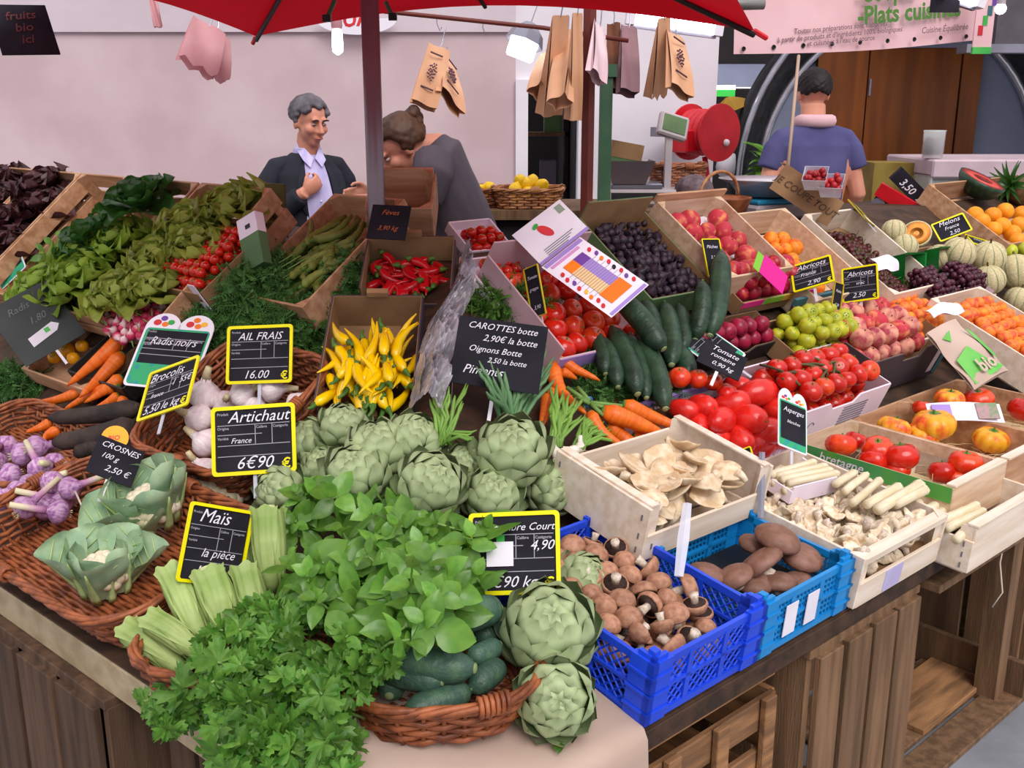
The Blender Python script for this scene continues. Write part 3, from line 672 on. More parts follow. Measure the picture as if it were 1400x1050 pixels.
def artichoke(label, M, r, open_=10, group=None):
    """globe artichoke: heart, stalk and 60-odd overlapping bracts; axis +z, centre at origin"""
    o = thing('artichoke', label, 'artichoke', M, group)
    link('heart', ARTH, o, Sc(r * .84, r * .84, r * .86)); link('stalk', ARTS, o, Sc(r))
    for k, (phi, n, L) in enumerate(((-58, 7, .74), (-36, 8, .82), (-15, 8, .86), (5, 8, .84), (24, 7, .76), (42, 6, .64), (59, 5, .5), (75, 3, .36))):
        ph = math.radians(phi); R_ = math.cos(ph) * .92; z = math.sin(ph) * .9
        for i in range(n):
            a = 2 * PI * (i + .5 * (k % 2)) / n + U(-.1, .1); tl = -ph - (.02 + .03 * k) + math.radians(open_ * (1.1 - .13 * k) + U(-6, 8)) * 1.0
            link('bract', ARTM, o, Sc(r) @ Rz(a) @ T(R_, 0, z) @ Ry(tl) @ Rz(U(-.08, .08)) @ Sc(L * 1.1, L * 1.42 * U(.95, 1.05), L * U(.96, 1.08)))
    return o
CURD = mat('cauliflower_curd', '#e9e0c8', '#d3c6a6', rough=.8, sc=5, rv=.03, bump=.5, bsc=26)
CALE = leafmat('cauliflower_leaf', '#b0c9a2', '#8cae8c', rough=.45, sc=2.2, rv=.1, thin=.15)
CARIB = mat('cauliflower_rib', '#bcd08f', '#a4bd78', rough=.45, sc=3)
def cauliflower(label, M, r, leaves, curd=.8):
    o = thing('cauliflower', label, 'cauliflower', M); g = G(); r_ = random.Random(3)
    for i in range(46):
        a, f = i * 2.4, i / 46; el = math.acos(1 - f * 1.05); p = V((math.sin(el) * math.cos(a), math.sin(el) * math.sin(a), math.cos(el) * .8)) * r * curd * .72
        g.ball(r * r_.uniform(.2, .27) * curd, 8, 6, T(*p))
    g.ob('curd', CURD, o, True)
    for i, (a, el, L, wd, dr) in enumerate(leaves):
        dr = dr * .5 - .22; lm = leaf('leaf', CALE, frill(wd * .95), 1, .3, dr, .045, 2, 12, 16, cup=.6)
        q = link('leaf', lm, o, Rz(a) @ T(0, r * .5, -r * .42) @ Rx(el + .62) @ Sc(r * L))
        pts = [(0, v - dr * .25 * v * v, -dr * v * v - .012) for v in [j / 7 for j in range(7)]]
        G().tube(pts, [.1 - .085 * j / 6 for j in range(7)], 6, flat=.7).ob('midrib', CARIB, q, True)
        g = G()
        for v in (.25, .4, .55, .7):
            for s in (-1, 1):
                w_ = frill(wd * .95)(min(.95, v + .2)) * .8; z = -dr * v * v + .004
                g.tube([(0, v - dr * .25 * v * v, z), (s * w_, v + .2 - dr * .25 * (v + .2) ** 2, -dr * (v + .2) ** 2 + .78 * w_ + .004)], [.018, .005], 4)
        g.ob('vein', CARIB, q, True)
    return o
DIL = mat('dill_frond', '#558440', '#3d672d', rough=.6, sc=30, rv=.05); DILL = mat('light_frond', '#5d8a35', '#477329', rough=.6, sc=30, rv=.05)
def fronds(name, label, M, lx, ly, h, n, m=DIL, L=.09, cat='herbs', stems=(), dome=True, wth=.0022):
    """feathery herb bunch: a mound of fine fronds (stuff) over thin stems"""
    o = thing(name, label, cat, M); g = G()
    for i in range(n):
        u, v = U(-1, 1), U(-1, 1)
        if dome and u * u + v * v > 1: continue
        zz = h * (1 - .8 * (u * u + v * v)) * U(.55, 1) if dome else h * U(.3, 1)
        p = V((u * lx / 2, v * ly / 2, zz)); d = V((u * .8 + U(-.7, .7), v * .8 + U(-.9, .5), U(-.1, .8))).normalized(); ln = L * U(.6, 1.2)
        sd = d.cross(V((U(-1, 1), U(-1, 1), U(-1, 1)))).normalized(); nrm = d.cross(sd)
        for k in range(7):
            q = p + d * ln * k / 7 - V((0, 0, 1)) * ln * .25 * (k / 7) ** 2; bl = ln * .42 * (1 - k / 8)
            for sg in (-1, 1):
                e = q + (d * .6 + sd * sg).normalized() * bl; e2 = q + (d * .2 + sd * sg + nrm * .5).normalized() * bl * .7
                g.add([q - nrm * wth, q + nrm * wth, e], [(0, 1, 2)]); g.add([q - d * wth, q + d * wth, e2], [(0, 1, 2)])
        g.add([p - sd * wth, p + sd * wth, p + d * ln], [(0, 1, 2)])
    tag(g.ob('fronds', m, o), kind='stuff')
    for a, b in stems:
        a, b = V(a), V(b); G().tube([a, a.lerp(b, .5) + V((0, 0, .01)), b], [.0028, .0024, .0018], 5).ob('stem', STEM, o, True)
    return o
# ---------------------------------------------------------------- filling crates
def pile(M, x0, x1, y0, y1, z0, r, keys, label, cat, group, layers=2, mound=0, jit=.12, sc=(.92, 1.08), rot=None, drop=0, zs=1.4, name=None, limit=999, sp=2.03, zfn=None):
    keys = [keys] if isinstance(keys, str) else keys; c = 0
    for k in range(layers):
        off = (k % 2) * r; row = 0; y = y0 + r + off * .58
        while y <= y1 - r + 1e-6:
            x = x0 + r + ((row + k) % 2) * r
            while x <= x1 - r + 1e-6:
                u, v = (x - x0) / (x1 - x0) * 2 - 1, (y - y0) / (y1 - y0) * 2 - 1
                keep = rnd() >= drop and (k == 0 or (abs(u) < 1.02 - mound * .15 * k and abs(v) < 1.02 - mound * .15 * k)) and c < limit
                if keep:
                    s = r * U(*sc); z = z0 + r * .95 + k * zs * r + (zfn(x, y) if zfn else 0)
                    R_ = rot() if rot else rrot()
                    put(random.choice(keys), M @ T(x + U(-jit, jit) * r, y + U(-jit, jit) * r, z) @ R_ @ Sc(s), label, cat, group, name); c += 1
                x += sp * r
            y += sp * .87 * r; row += 1
def liner(o, m, lx, ly, z, nm='liner', x0=0, y0=0):
    """paper or straw bed lying in a crate under the produce"""
    G().grid(lambda u, v: (x0 + .003 + u * (lx - .006), y0 + .003 + v * (ly - .006), z + .004 * math.sin(9 * u + 5 * v) * math.sin(7 * v)), 10, 10).ob(nm, m, o, True)
# ---------------------------------------------------------------- the setting
PLAS = mat('pink_white_plaster', '#cbb6b8', '#bda6a9', rough=.9, sc=1.6, bump=.25, bsc=7, rv=0)
PLASW = mat('white_painted_wall', '#e4dfe5', '#dad4db', rough=.8, sc=2, rv=0)
CONC = mat('grey_concrete_floor', '#8d9096', '#74777d', rough=.8, sc=3, bump=.2, bsc=30, rv=0)
DARKW = mat('dark_hall_paint', '#2a2527', '#1c1a1c', rough=.8, sc=2, rv=0)
GREYB = mat('blue_grey_paint', '#8289a0', '#777e94', rough=.5, sc=2, rv=0)
DOORM = mat('brown_door_veneer', '#8a4a12', '#6f390c', rough=.35, sc=3, stretch=(4, 4, .4), rv=.05)
BLACKP = mat('black_paint', '#191a1c', '#222326', rough=.5, rv=0)
CHROME = mat('brushed_chrome', '#d7d9e2', '#b9bcc8', rough=.25, metal=.9, rv=0)
STEEL = mat('grey_painted_steel', '#8b8087', '#7c7279', rough=.35, metal=.5, sc=3, rv=0)
RUST = mat('red_brown_paint', '#6e2f25', '#5a241c', rough=.5, sc=5, rv=0)
GREENP = mat('green_painted_steel', '#3f6146', '#355640', rough=.5, rv=0)
REDC = leafmat('red_canopy_cloth', '#c8081e', '#b60519', thin=.3, rough=.6, sc=3, rv=0)
REDPL = mat('red_plastic', '#d81d2b', '#c41622', rough=.35, rv=.03)
BANN = mat('pink_white_vinyl', '#e8bfc2', '#ddb0b4', rough=.5, sc=2, rv=0)
GLOW = mat('lit_lamp_tube', '#fff6ff', rough=.4, emit=9, rv=0)
GLOWG = mat('lit_green_sign', '#39b54a', rough=.4, emit=.5, rv=0)
GREYM = mat('grey_metal', '#9a9aa6', '#8a8a96', rough=.3, metal=.7, rv=0)
GPL = mat('grey_plastic', '#b3a9ac', '#a69c9f', rough=.45, rv=0)
BLUEPL = mat('royal_blue_plastic', '#234fe0', '#1e44cc', rough=.3, rv=0)
CYANPL = mat('cyan_blue_plastic', '#1a8bd2', '#1580c4', rough=.3, rv=0)
GLASS = mat('clear_glass', '#e6ecea', rough=.05, alpha=.35, spec=.8, rv=0)

struct('floor', G().box(-14, 14, -4, 20, -.1, 0), CONC)
x_wall_end, x_door0, x_door1, x_right = at(705, 120, 7).x, at(722, 120, 7).x, at(792, 122, 7).x, at(975, 240, 7).x
zdoor = at(750, 122, 7).z
struct('wall_back', G().box(-9, x_wall_end, 7, 7.2, 0, 4.5), PLAS)
wr = struct('wall_right', G().box(x_wall_end, x_door1, 7.02, 7.2, zdoor, 4.5).box(x_door1, x_right, 7.02, 7.2, 0, 4.5).box(x_right - .18, x_right, 7.2, 9.4, 0, 4.5), PLASW)
dr_ = struct('door_1', G().box(x_wall_end, x_door0, 6.97, 7.2, 0, zdoor).box(x_wall_end, x_door1, 6.97, 7.2, zdoor, zdoor + .06), PLASW)
struct('trim_1', G().box(-9, x_wall_end, 6.975, 7, at(600, 44, 7).z, 4.4), mat('upper_wall_paint', '#d0c2c8', '#c6b7be', rough=.8, sc=2, rv=0))
struct('wall_far', G().box(-1, 9, 10.5, 10.7, 0, 5).box(.45, .6, 7.4, 10.5, 0, 3), DARKW)
sh = thing('storage_shelf', 'dim storage shelf inside the dark doorway', 'shelf', T(.1, 8.3, 0))
for z in (.5, 1.0, 1.42): G().box(-.2, .34, -.15, .15, z, z + .03).ob('shelf_board', WOODO, sh)
for x in (-.2, .31): G().box(x, x + .03, -.15, .15, 0, 1.75).ob('upright', DARKW, sh)
for x, z, m_ in ((-.1, 1.03, CARD), (.12, 1.03, GREYP), (0, .53, CARDT), (.15, 1.45, CARDG)): G().box(x, x + .13, -.1, .1, z, z + .2).ob('carton', m_, sh, bevel=.004)
# round black gateway with the brown double door
Yg = 8.0; gc = at(1223, 240, Yg); kx = dep(gc) / F; RXg, RZg = 187 * kx, 205 * kx
def ell(f, n=64, dx=0): return [(gc.x + dx + RXg * f * math.cos(2 * PI * i / n), gc.z + RZg * f * math.sin(2 * PI * i / n)) for i in range(n)]
XZ = Matrix(((1, 0, 0, 0), (0, 0, 1, 0), (0, 1, 0, 0), (0, 0, 0, 1)))      # (x, z, y) -> world
arch = struct('wall_gateway', G().prism(ell(1.0), Yg, Yg + .1, XZ), GREYB)
g = G(); A0, A1 = ell(1.0), ell(1.19, dx=-.02); n = 64; vs = [(x, Yg - .02, z) for x, z in A0] + [(x, Yg - .34, z) for x, z in A1] + [(x, Yg + .1, z) for x, z in A1]
g.add(vs, [(i, (i + 1) % n, n + (i + 1) % n, n + i) for i in range(n)] + [(n + i, n + (i + 1) % n, 2 * n + (i + 1) % n, 2 * n + i) for i in range(n)])
g.ob('reveal', mat('black_tiled_reveal', '#17181b', '#26282c', rough=.4, sc=18, rv=0), arch, True)
G().tube([(x, Yg - .03, z) for x, z in A0], .035, 6, closed=True).ob('chrome_rim', CHROME, arch, True)
G().tube([(x, Yg - .34, z) for x, z in A1], .022, 6, closed=True).ob('chrome_rim', CHROME, arch, True)
for nm, xa, xb in (('door_2', 1110, 1177), ('door_3', 1179, 1301), ('door_4', 1304, 1330)):
    a, b = at(xa, 200, Yg - .05).x, at(xb, 200, Yg - .05).x
    q = struct(nm, G().box(a, b, Yg - .06, Yg, 0, at(1200, 66, Yg).z), DOORM)
    if nm == 'door_3':
        for z in (1.0, 1.72): G().box(a + .005, a + .02, Yg - .075, Yg - .06, z, z + .12).ob('hinge', GREYM, q)
struct('trim_2', G().box(at(1085, 70, Yg).x, at(1335, 70, Yg).x, Yg - .07, Yg, at(1200, 66, Yg).z, at(1200, 40, Yg).z), GREYB)
struct('trim_3', G().box(at(1322, 66, 6.6).x, 6, 6.6, 6.75, at(1380, 72, 6.6).z, at(1380, 60, 6.6).z), GREYM)
struct('wall_upper', G().box(at(1362, 40, 6.7).x, 6, 6.7, 6.8, at(1380, 62, 6.7).z, 4), mat('charcoal_panel', '#575257', '#4c474c', rough=.6, rv=0))
# clutter seen between the white wall and the gateway
aw = thing('grey_awning', 'blue-grey curved awning edge in the dark passage behind the hose reel', 'awning', T(*at(1012, 105, 8.8)))
G().grid(lambda u, v: ((u - .5) * .75, -.4 * v, .22 * math.cos(v * 1.5) - .12), 4, 8).ob('canvas', GREYB, aw, True)
G().tube([(-.37, -.4, -.1), (.37, -.4, -.1)], .012, 6).ob('front_bar', GREYM, aw)
ex = thing('exit_sign', 'small lit green and white sign in the dark passage', 'sign', T(*at(989, 126, 7.6)))
G().box(-.08, .08, -.02, .02, -.03, .018).ob('green_face', GLOWG, ex); G().box(-.08, .08, -.022, .022, .018, .045).ob('lamp', GLOW, ex)
pl_ = thing('market_plant', 'bushy green plant in the passage below the red hose reel', 'plant', T(*(at(990, 262, 7.4) + V((.32, 0, 0)))))
for i in range(46):
    link('leaf', BASL[i % 3], pl_, Rz(i * 2.4) @ T(0, .03, .25 * i / 46) @ Rx(U(.2, 1.3)) @ Sc(U(.12, .22)))
G().lathe([(.06, -.2), (.09, 0), (.08, 0)], 12).ob('pot', RUST, pl_)
fp = tag(G().ball(1, 14, 8, Sc(.12, .1, .1)).ob('white_sack', PLASW, smooth=True, M=T(*at(1000, 228, 7.9))), 'pale full sack standing in the passage', 'sack')
oc = thing('ochre_parasol', 'small ochre folded parasol top seen beside the red hose reel', 'parasol', T(*at(1000, 150, 8.2)) @ Ry(-.35))
G().lathe([(.19, 0), (.1, .06), (.02, .1)], 8).ob('canopy', mat('ochre_cloth', '#a87f28', '#94701f', rough=.7, rv=0), oc); G().tube([(0, 0, .1), (0, 0, -1.4)], .012, 6).ob('pole', GREYM, oc)

# ---------------------------------------------------------------- the stall
stall = thing('market_stall', 'dark wooden market stall of a front table with sloping display boards', 'stall')
def strip(W, d0, d1, s0a, s0b, s1, nm, m, th=.02):
    P = lambda s, d: W[0] + W[1] * s + W[2] * d + V((0, 0, prof(d) - .008))
    q = [P(s0a, d0), P(s1, d0), P(s1, d1), P(s0b, d1)]; dn = V((0, 0, -th))
    vs = [tuple(v) for v in q] + [tuple(v + dn) for v in q]
    G().add(vs, [(0, 1, 2, 3), (7, 6, 5, 4), (0, 4, 5, 1), (1, 5, 6, 2), (2, 6, 7, 3), (3, 7, 4, 0)]).ob(nm, m, stall)
for W, h0, h1, h2, h3, sm in ((RW, -.465, -.11, .51, .775, 4.6), (LW, -.644, -.29, .329, .594, 3.6)):
    strip(W, 0, .4, h0, h1, sm, 'table_top', WOODD); strip(W, .4, 1.1, h1, h2, sm, 'slope_board', WOODD); strip(W, 1.1, 1.38, h2, h3, sm, 'top_shelf', WOODD)
    X = wmat(W, 0, 0, 0, 0); sg = 1 if W is RW else -1
    a, b = sorted((sg * (h0 + .05), sg * sm))
    G().box(a, b, -.004, .022, -.05 if W is RW else -.08, -.012, X).ob('apron_board', WOODD if W is RW else PLY, stall, bevel=.002)
    for s in (1.6, 2.6, 3.5):
        G().box(sg * s - .03, sg * s + .03, .05, .11, -prof(0), -.03, X).ob('leg', WOODO, stall); G().box(sg * s - .03, sg * s + .03, 1.2, 1.26, -prof(0), .55, X).ob('leg', WOODO, stall)
bc = thing('back_counter', 'back counter behind the stall with lemons and the pole scale', 'counter')
G().box(-.12, 1.2, 4.45, 5.05, 1.16, 1.2).ob('worktop', WOODO, bc); G().box(-.08, 1.16, 4.5, 5.0, 0, 1.16).ob('cabinet', DARKW, bc)
# kraft sheet draped over the table corner
def kr(u, v):
    s = -.53 + .51 * u; t = .34 * (1 - v * 1.9); wv = .006 * math.sin(9 * u) + .004 * math.sin(6 * v + 3 * u)
    if t > -.012: z = .012 + (.2 * t) + wv * .4; y = t
    else: z = .012 - (-t - .012) * .97; y = -.014 - .03 * (-t) - abs(wv)
    p = RW[0] + RW[1] * s + RW[2] * y; return (p.x, p.y, .655 + z)
tag(G().grid(kr, 24, 26).ob('kraft_sheet', KRAFT, smooth=True), 'sheet of brown kraft paper hanging over the table corner under the artichokes', 'paper sheet')
# wooden crates that carry the stall
def box_of_planks(name, label, M, lx, ly, lz, vertical=True, n=4, open_=None, mat_=WOODO, posts=None):
    """old crate standing on the ground; every plank is a part. x along the edge, y inward"""
    o = thing(name, label, 'crate', M)
    def face(nm, L, H_, X, num):
        for i in range(num):
            g = G()
            if vertical: a, b = L * i / num + U(.004, .012), L * (i + 1) / num - U(.004, .012); g.box(a, b, -.009 - U(0, .003), .006, .01, H_ - .01)
            else: a, b = H_ * i / num + .006, H_ * (i + 1) / num - .038; g.box(0, L, -.008, .006, a, b)
            g.ob(nm, mat_, o, M=X, bevel=.002)
    if open_ != 'front': face('front_plank', lx, lz, T(), n)
    face('back_plank', lx, lz, T(0, ly, 0), n)
    if open_ != 'left': face('side_plank', ly, lz, Rz(PI / 2), max(2, int(n * ly / lx)))
    if open_ != 'right': face('side_plank', ly, lz, T(lx, 0, 0) @ Rz(PI / 2), max(2, int(n * ly / lx)))
    for i in range(max(3, int(ly / .1))):
        m_ = max(3, int(ly / .1)); G().box(0, lx, ly * i / m_ + .006, ly * (i + 1) / m_ - .006, 0, .014).ob('base_plank', mat_, o, bevel=.002)
        G().box(-.01, lx + .01, ly * i / m_ + .003, ly * (i + 1) / m_ - .003, lz - .012, lz + .008).ob('top_plank', mat_, o, bevel=.002)
    for x in posts or ():
        G().box(x - .018, x + .018, -.026, -.011, .0, lz - .03).ob('corner_post', WOODP, o, bevel=.002)
    return o
def onfloor(W, s, d): M = wmat(W, s, d, 0, 0); M.translation.z = .002; return M
box_of_planks('wooden_crate', 'slatted wooden crate with pale upright battens under the blue plastic crate', onfloor(RW, -.06, .05), .5, .3, .555, False, 5, mat_=WOODP, posts=(.03, .17, .31, .46))
box_of_planks('wooden_crate', 'tall brown crate of upright planks under the mushroom crates', onfloor(RW, .5, .0), .42, .34, .59, True, 4, open_='right')
cr = thing('wooden_crate', 'open old crate on the floor at the right end of the stall', 'crate', onfloor(RW, 1.02, -.02))
for i in range(4): G().box(.0, .62, .02 + i * .105, .11 + i * .105, .0, .016).ob('base_plank', WOODO, cr, bevel=.002)
for i in range(4): G().box(.04 + i * .15, .175 + i * .15, .44, .458, .016, .56 - .03 * (i % 2)).ob('back_plank', WOODO, cr, bevel=.002)
G().box(.24, .62, .12, .29, .016, .032).ob('loose_plank', WOODP, cr, bevel=.002); G().box(.62, .64, .02, .44, .0, .12).ob('end_plank', WOODO, cr, bevel=.002)
G().box(-.04, .6, .0, .44, .565, .585).ob('top_plank', WOODO, cr, bevel=.002)
box_of_planks('wooden_crate', 'dark brown crate standing at the far right under the tomato trays', onfloor(RW, 1.75, .06), .7, .35, .6, True, 5)
def lfloor(s1, d): return onfloor(LW, s1, d)      # x runs towards smaller s on this wing
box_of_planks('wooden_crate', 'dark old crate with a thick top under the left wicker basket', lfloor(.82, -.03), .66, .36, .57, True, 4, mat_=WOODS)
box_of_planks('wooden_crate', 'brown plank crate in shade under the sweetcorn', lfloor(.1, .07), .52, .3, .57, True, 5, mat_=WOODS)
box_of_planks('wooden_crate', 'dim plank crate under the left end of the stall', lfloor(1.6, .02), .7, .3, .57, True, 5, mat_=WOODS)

# ---------------------------------------------------------------- parasol, posts, lamps, hanging things
par = thing('parasol', 'large red market parasol on a grey steel pole', 'parasol', T(-.36, 2.75, 0))
G().tube([(0, 0, 0), (0, 0, 2.42)], .0235, 14).ob('pole', STEEL, par, True); G().tube([(0, 0, .02), (0, 0, .9)], .03, 14).ob('lower_pole', STEEL, par, True)
G().lathe([(.2, 0), (.2, .05), (.05, .07), (.05, .2)], 20).ob('foot', STEEL, par, True)
cor = [V((1.075, .44, 1.845)), V((-.525, .98, 1.865)), V((-1.06, -.55, 1.85)), V((.5, -1.1, 1.85))]; apex = V((0, 0, 2.36))
for i in range(4):
    a, b = cor[i], cor[(i + 1) % 4]
    def cn(u, v, a=a, b=b):
        e = a.lerp(b, u) + V((0, 0, .085 * math.sin(PI * u))); p = apex.lerp(e, v); return (p.x, p.y, p.z - .05 * math.sin(PI * v))
    G().grid(cn, 14, 8).ob('canopy_panel', REDC, par, True)
    G().tube([apex + V((0, 0, -.06)), apex.lerp(a, .5) + V((0, 0, -.07)), a + V((0, 0, -.012))], .009, 6).ob('rib', BLACKP, par, True)
    m_ = a.lerp(b, .5) + V((0, 0, .08)); G().tube([apex + V((0, 0, -.06)), m_], .007, 6).ob('rib', BLACKP, par, True)
    q = apex.lerp(a, .5) + V((0, 0, -.07)); G().tube([V((0, 0, 2.0)), q], .006, 6).ob('strut', BLACKP, par, True)
    G().tube([a, a + (a - apex).normalized() * .05], .008, 6).ob('rib_tip', REDPL, par)
G().lathe([(.04, 1.96), (.045, 2.0), (.04, 2.04), (.026, 2.05)], 12).ob('slider', BLACKP, par)
for (px, py, px2, py2) in ((458, 0, 447, 25), (527, 2, 537, 23)):
    a, b = at(px, py, 3.2) - V((-.36, 2.75, 0)), at(px2, py2, 3.2) - V((-.36, 2.75, 0))
    G().tube([a, b], .007, 6).ob('green_strap', GREENP, par); G().box(-.012, .012, -.01, .01, -.01, .01, T(*b)).ob('strap_clip', BLACKP, par)
p0 = at(800, 250, 4.45)
tag(G().tube([(p0.x, 4.35, 0), (p0.x, 4.35, 3.2)], .026, 4).ob('red_post', RUST), 'red-brown square post among the hanging paper bags', 'post')
p1 = at(822, 200, 4.6); tag(G().box(-.026, .026, -.02, .02, 0, 1.75).box(-.04, .04, -.03, .03, 1.75, 1.8).ob('green_post', GREENP, M=T(p1.x, 4.42, 0)), 'green painted steel post right behind the red-brown post', 'post')
rl = thing('hanging_rail', 'thin reddish rail high on the left carrying bag hooks', 'rail'); a, b = at(520, 15, 4.4), at(742, 38, 4.4)
G().tube([a + V((-.6, .0, .07)), a, b, b + V((.35, 0, -.05))], .009, 8).ob('tube', RUST, rl, True)
for px in (597, 660): q = at(px, 21 + (px - 597) * .1, 4.4); G().tube([q, q - V((0, 0, .03)), q + V((.012, 0, -.06)), q + V((.02, 0, -.045))], .002, 5).ob('hook', GREYM, rl)
def paper_bag(label, quad, y, m=KRAFTBAG, flip=1, prnt=None, depth=.035, name='paper_bag', group=None, A=None, ragged=False):
    """flat folded bag hanging by its top: front and back sheets, side gussets, crimped top"""
    tl, tr, bl = quad; d = y * CP; A = A or math.dist(tl, tr) / math.dist(tl, bl)
    M, W, H = quad_pose(tl, tr, bl, A, d, flip)
    o = thing(name, label, 'bag', M, group)
    for sg, nm in ((1, 'front_sheet'), (-1, 'back_sheet')):
        def f(u, v, sg=sg):
            k = 1 - .25 * (1 - v) if False else 1 - .12 * v * v
            return ((u - .5) * W * k, (v - .5) * H + (.012 * math.sin(13 * u) if ragged and v < .05 else 0), sg * depth * .5 * (1 - v ** 1.5) + .006 * math.sin(7 * u + 3 * v))
        G().grid(f, 8, 10).ob(nm, m, o, True)
    for sg in (-1, 1):
        G().add([(sg * W / 2, -H / 2, depth / 2), (sg * W / 2 * .8, -H / 2, 0), (sg * W / 2, -H / 2, -depth / 2), (sg * W * .44, H / 2, .0)], [(0, 1, 3), (1, 2, 3)]).ob('gusset', m, o)
    if prnt:
        g = G()   # printed bunch of fruit
        for i in range(26): a = i * 2.4; r_ = .17 * math.sqrt(i / 26); g.prism([(W * (-.05 + r_ * math.cos(a) + .035 * math.cos(b)), H * (.02 + r_ * .9 * math.sin(a)) + W * .035 * math.sin(b)) for b in [k * PI / 3 for k in range(6)]], depth * .5 + .004, depth * .5 + .0075)
        g.ob('printed_fruit', prnt, o); g = G()
        for y_ in (-.27, .3): g.box(-W * .32, W * .18, H * y_, H * y_ + H * .02, depth * .5 + .004, depth * .5 + .008)
        g.ob('printed_line', prnt, o)
    G().tube([(0, H / 2 - .01, 0), (.004, H / 2 + .03, 0), (.0, H / 2 + .1, 0)], .0025, 5).ob('hook', GREYM, o)
    return o
PBR = mat('plum_bag_print', '#5a3346', '#4a2a3a', rough=.7, rv=0)
PINKB = leafmat('pink_film_bag', '#e3b0b4', '#d39aa0', thin=.4, rough=.45, sc=5, rv=.05)
BRB = mat('dark_brown_bag_paper', '#6d3c22', '#512a18', rough=.7, sc=5, rv=.05); PLB = mat('mauve_bag_paper', '#8f6d72', '#7d5d63', rough=.7, sc=5, rv=.04)
paper_bag('kraft paper bag printed with plums hanging left, in front of its twin', ((584, 54), (617, 65), (563, 143)), 4.3, prnt=PBR)
paper_bag('second kraft bag tucked behind the plum printed bag on the left rail', ((596, 56), (624, 84), (604, 136)), 4.42, prnt=PBR)
for i, (q, y, lb) in enumerate(((((752, 38), (778, 30), (738, 150)), 4.26, 'leftmost kraft bag of the bundle beside the red-brown post'), (((766, 34), (790, 26), (752, 155)), 4.18, 'second kraft bag of the bundle beside the red-brown post'), (((780, 28), (796, 26), (776, 158)), 4.1, 'narrow kraft bag hanging edge-on against the red-brown post'), (((740, 62), (760, 52), (726, 138)), 4.4, 'short kraft bag sticking out left behind the bundle by the post'))):
    paper_bag(lb, q, y, depth=.06, flip=1 if i % 2 else -1)
paper_bag('white plastic bag hanging just right of the red-brown post', ((812, 22), (832, 36), (803, 104)), 4.2, m=mat('white_pink_film_bag', '#e6cbd0', '#d6b7be', rough=.4, rv=0), A=.42)
paper_bag('dark brown paper bag hanging behind the white plastic bag', ((830, 28), (850, 27), (830, 128)), 4.45, m=BRB, depth=.05)
paper_bag('mauve paper bag hanging right of the dark brown bag', ((849, 28), (875, 32), (843, 130)), 4.4, m=PLB, depth=.05)
paper_bag('kraft bag printed with plums hanging under the lit tube', ((912, 30), (945, 44), (908, 128)), 4.2, prnt=PBR)
paper_bag('creased kraft bag hanging left behind the plum printed bag under the tube', ((893, 40), (915, 30), (888, 128)), 4.32, ragged=True, depth=.05, flip=-1)
paper_bag('pink film bag hanging on the left below the canopy edge', ((262, 20), (304, 38), (251, 88)), 3.6, m=PINKB, ragged=True, A=.75)
paper_bag('second pink film bag peeping out under the left pink bag', ((276, 40), (312, 48), (272, 100)), 3.68, m=PINKB, ragged=True, A=.8)
paper_bag('thin pink strip of bag hanging far left at the top edge', ((203, -6), (214, -8), (211, 38)), 3.4, m=PINKB, depth=.01)
def wire(o, a, b): G().tube([a, b], .0022, 5).ob('wire', GREYM, o)
bl_ = thing('hanging_bulb', 'lit bare bulb in a pinkish holder hanging before the plaster wall', 'lamp', T(*at(461, 52, 5)))
G().lathe([(.004, -.075), (.024, -.06), (.026, -.02), (.024, .02), (.016, .045)], 12).ob('bulb', GLOW, bl_, True); G().lathe([(.022, .04), (.026, .05), (.026, .12), (.012, .15)], 12).ob('holder', mat('pink_bakelite', '#b8848c', rough=.5), bl_, True); wire(bl_, (0, 0, .15), (0, 0, .9))
fl = thing('flood_lamp', 'lit square flood lamp with a shiny hood left of the kraft bag bundle', 'lamp', T(*at(714, 66, 4.6)) @ Ry(.35) @ Rx(-.25))
G().box(-.06, .06, -.03, .05, -.035, .02).ob('glass', GLOW, fl, bevel=.008); G().lathe([(.085, .02), (.07, .07), (.03, .11), (.02, .11)], 8).ob('hood', GREYM, fl); wire(fl, (0, 0, .11), (0, 0, .5))
def tube_lamp(label, a, b, y):
    a, b = at(*a, y), at(*b, y); o = thing('tube_lamp', label, 'lamp', along((a + b) / 2, b - a)); L = (b - a).length / 2
    G().tube([(0, 0, -L), (0, 0, L)], .024, 10).ob('tube', GLOW, o, True); G().box(.02, .06, -.04, .04, -L, L).ob('housing', GREYM, o)
    for s in (-1, 1):
        G().box(-.03, .04, -.03, .03, s * L - .02, s * L + .02).ob('end_cap', WHITE, o); q = o.matrix_basis.inverted() @ (o.matrix_basis @ V((0, 0, s * L * .8)) + V((0, 0, 1.2))); wire(o, (0, 0, s * L * .8), tuple(q))
tube_lamp('long lit fluorescent tube right of the red-brown post', (862, 24), (982, 40), 5.0)
tube_lamp('short lit tube at the top edge above the vinyl banner', (1290, -14), (1340, 2), 5.2)
bb = thing('hanging_bulb', 'small lit round bulb at the top right corner', 'lamp', T(*at(1368, 12, 5.2)))
G().ball(.026, 12, 8).ob('bulb', GLOW, bb, True); G().lathe([(.02, .02), (.02, .1), (.008, .11)], 10).ob('holder', GPL, bb); wire(bb, (0, 0, .11), (0, 0, .5))
hl = thing('grey_lamp_housing', 'long grey lamp housing at the top edge beside the canopy tip', 'lamp', T(*at(1012, 6, 4.6)))
G().tube([(-.12, 0, 0), (.1, 0, 0)], [.045, .035], 12, flat=.6).ob('housing', mat('olive_grey_housing', '#8b8a86', '#7b7a76', rough=.4, rv=0), hl, True)
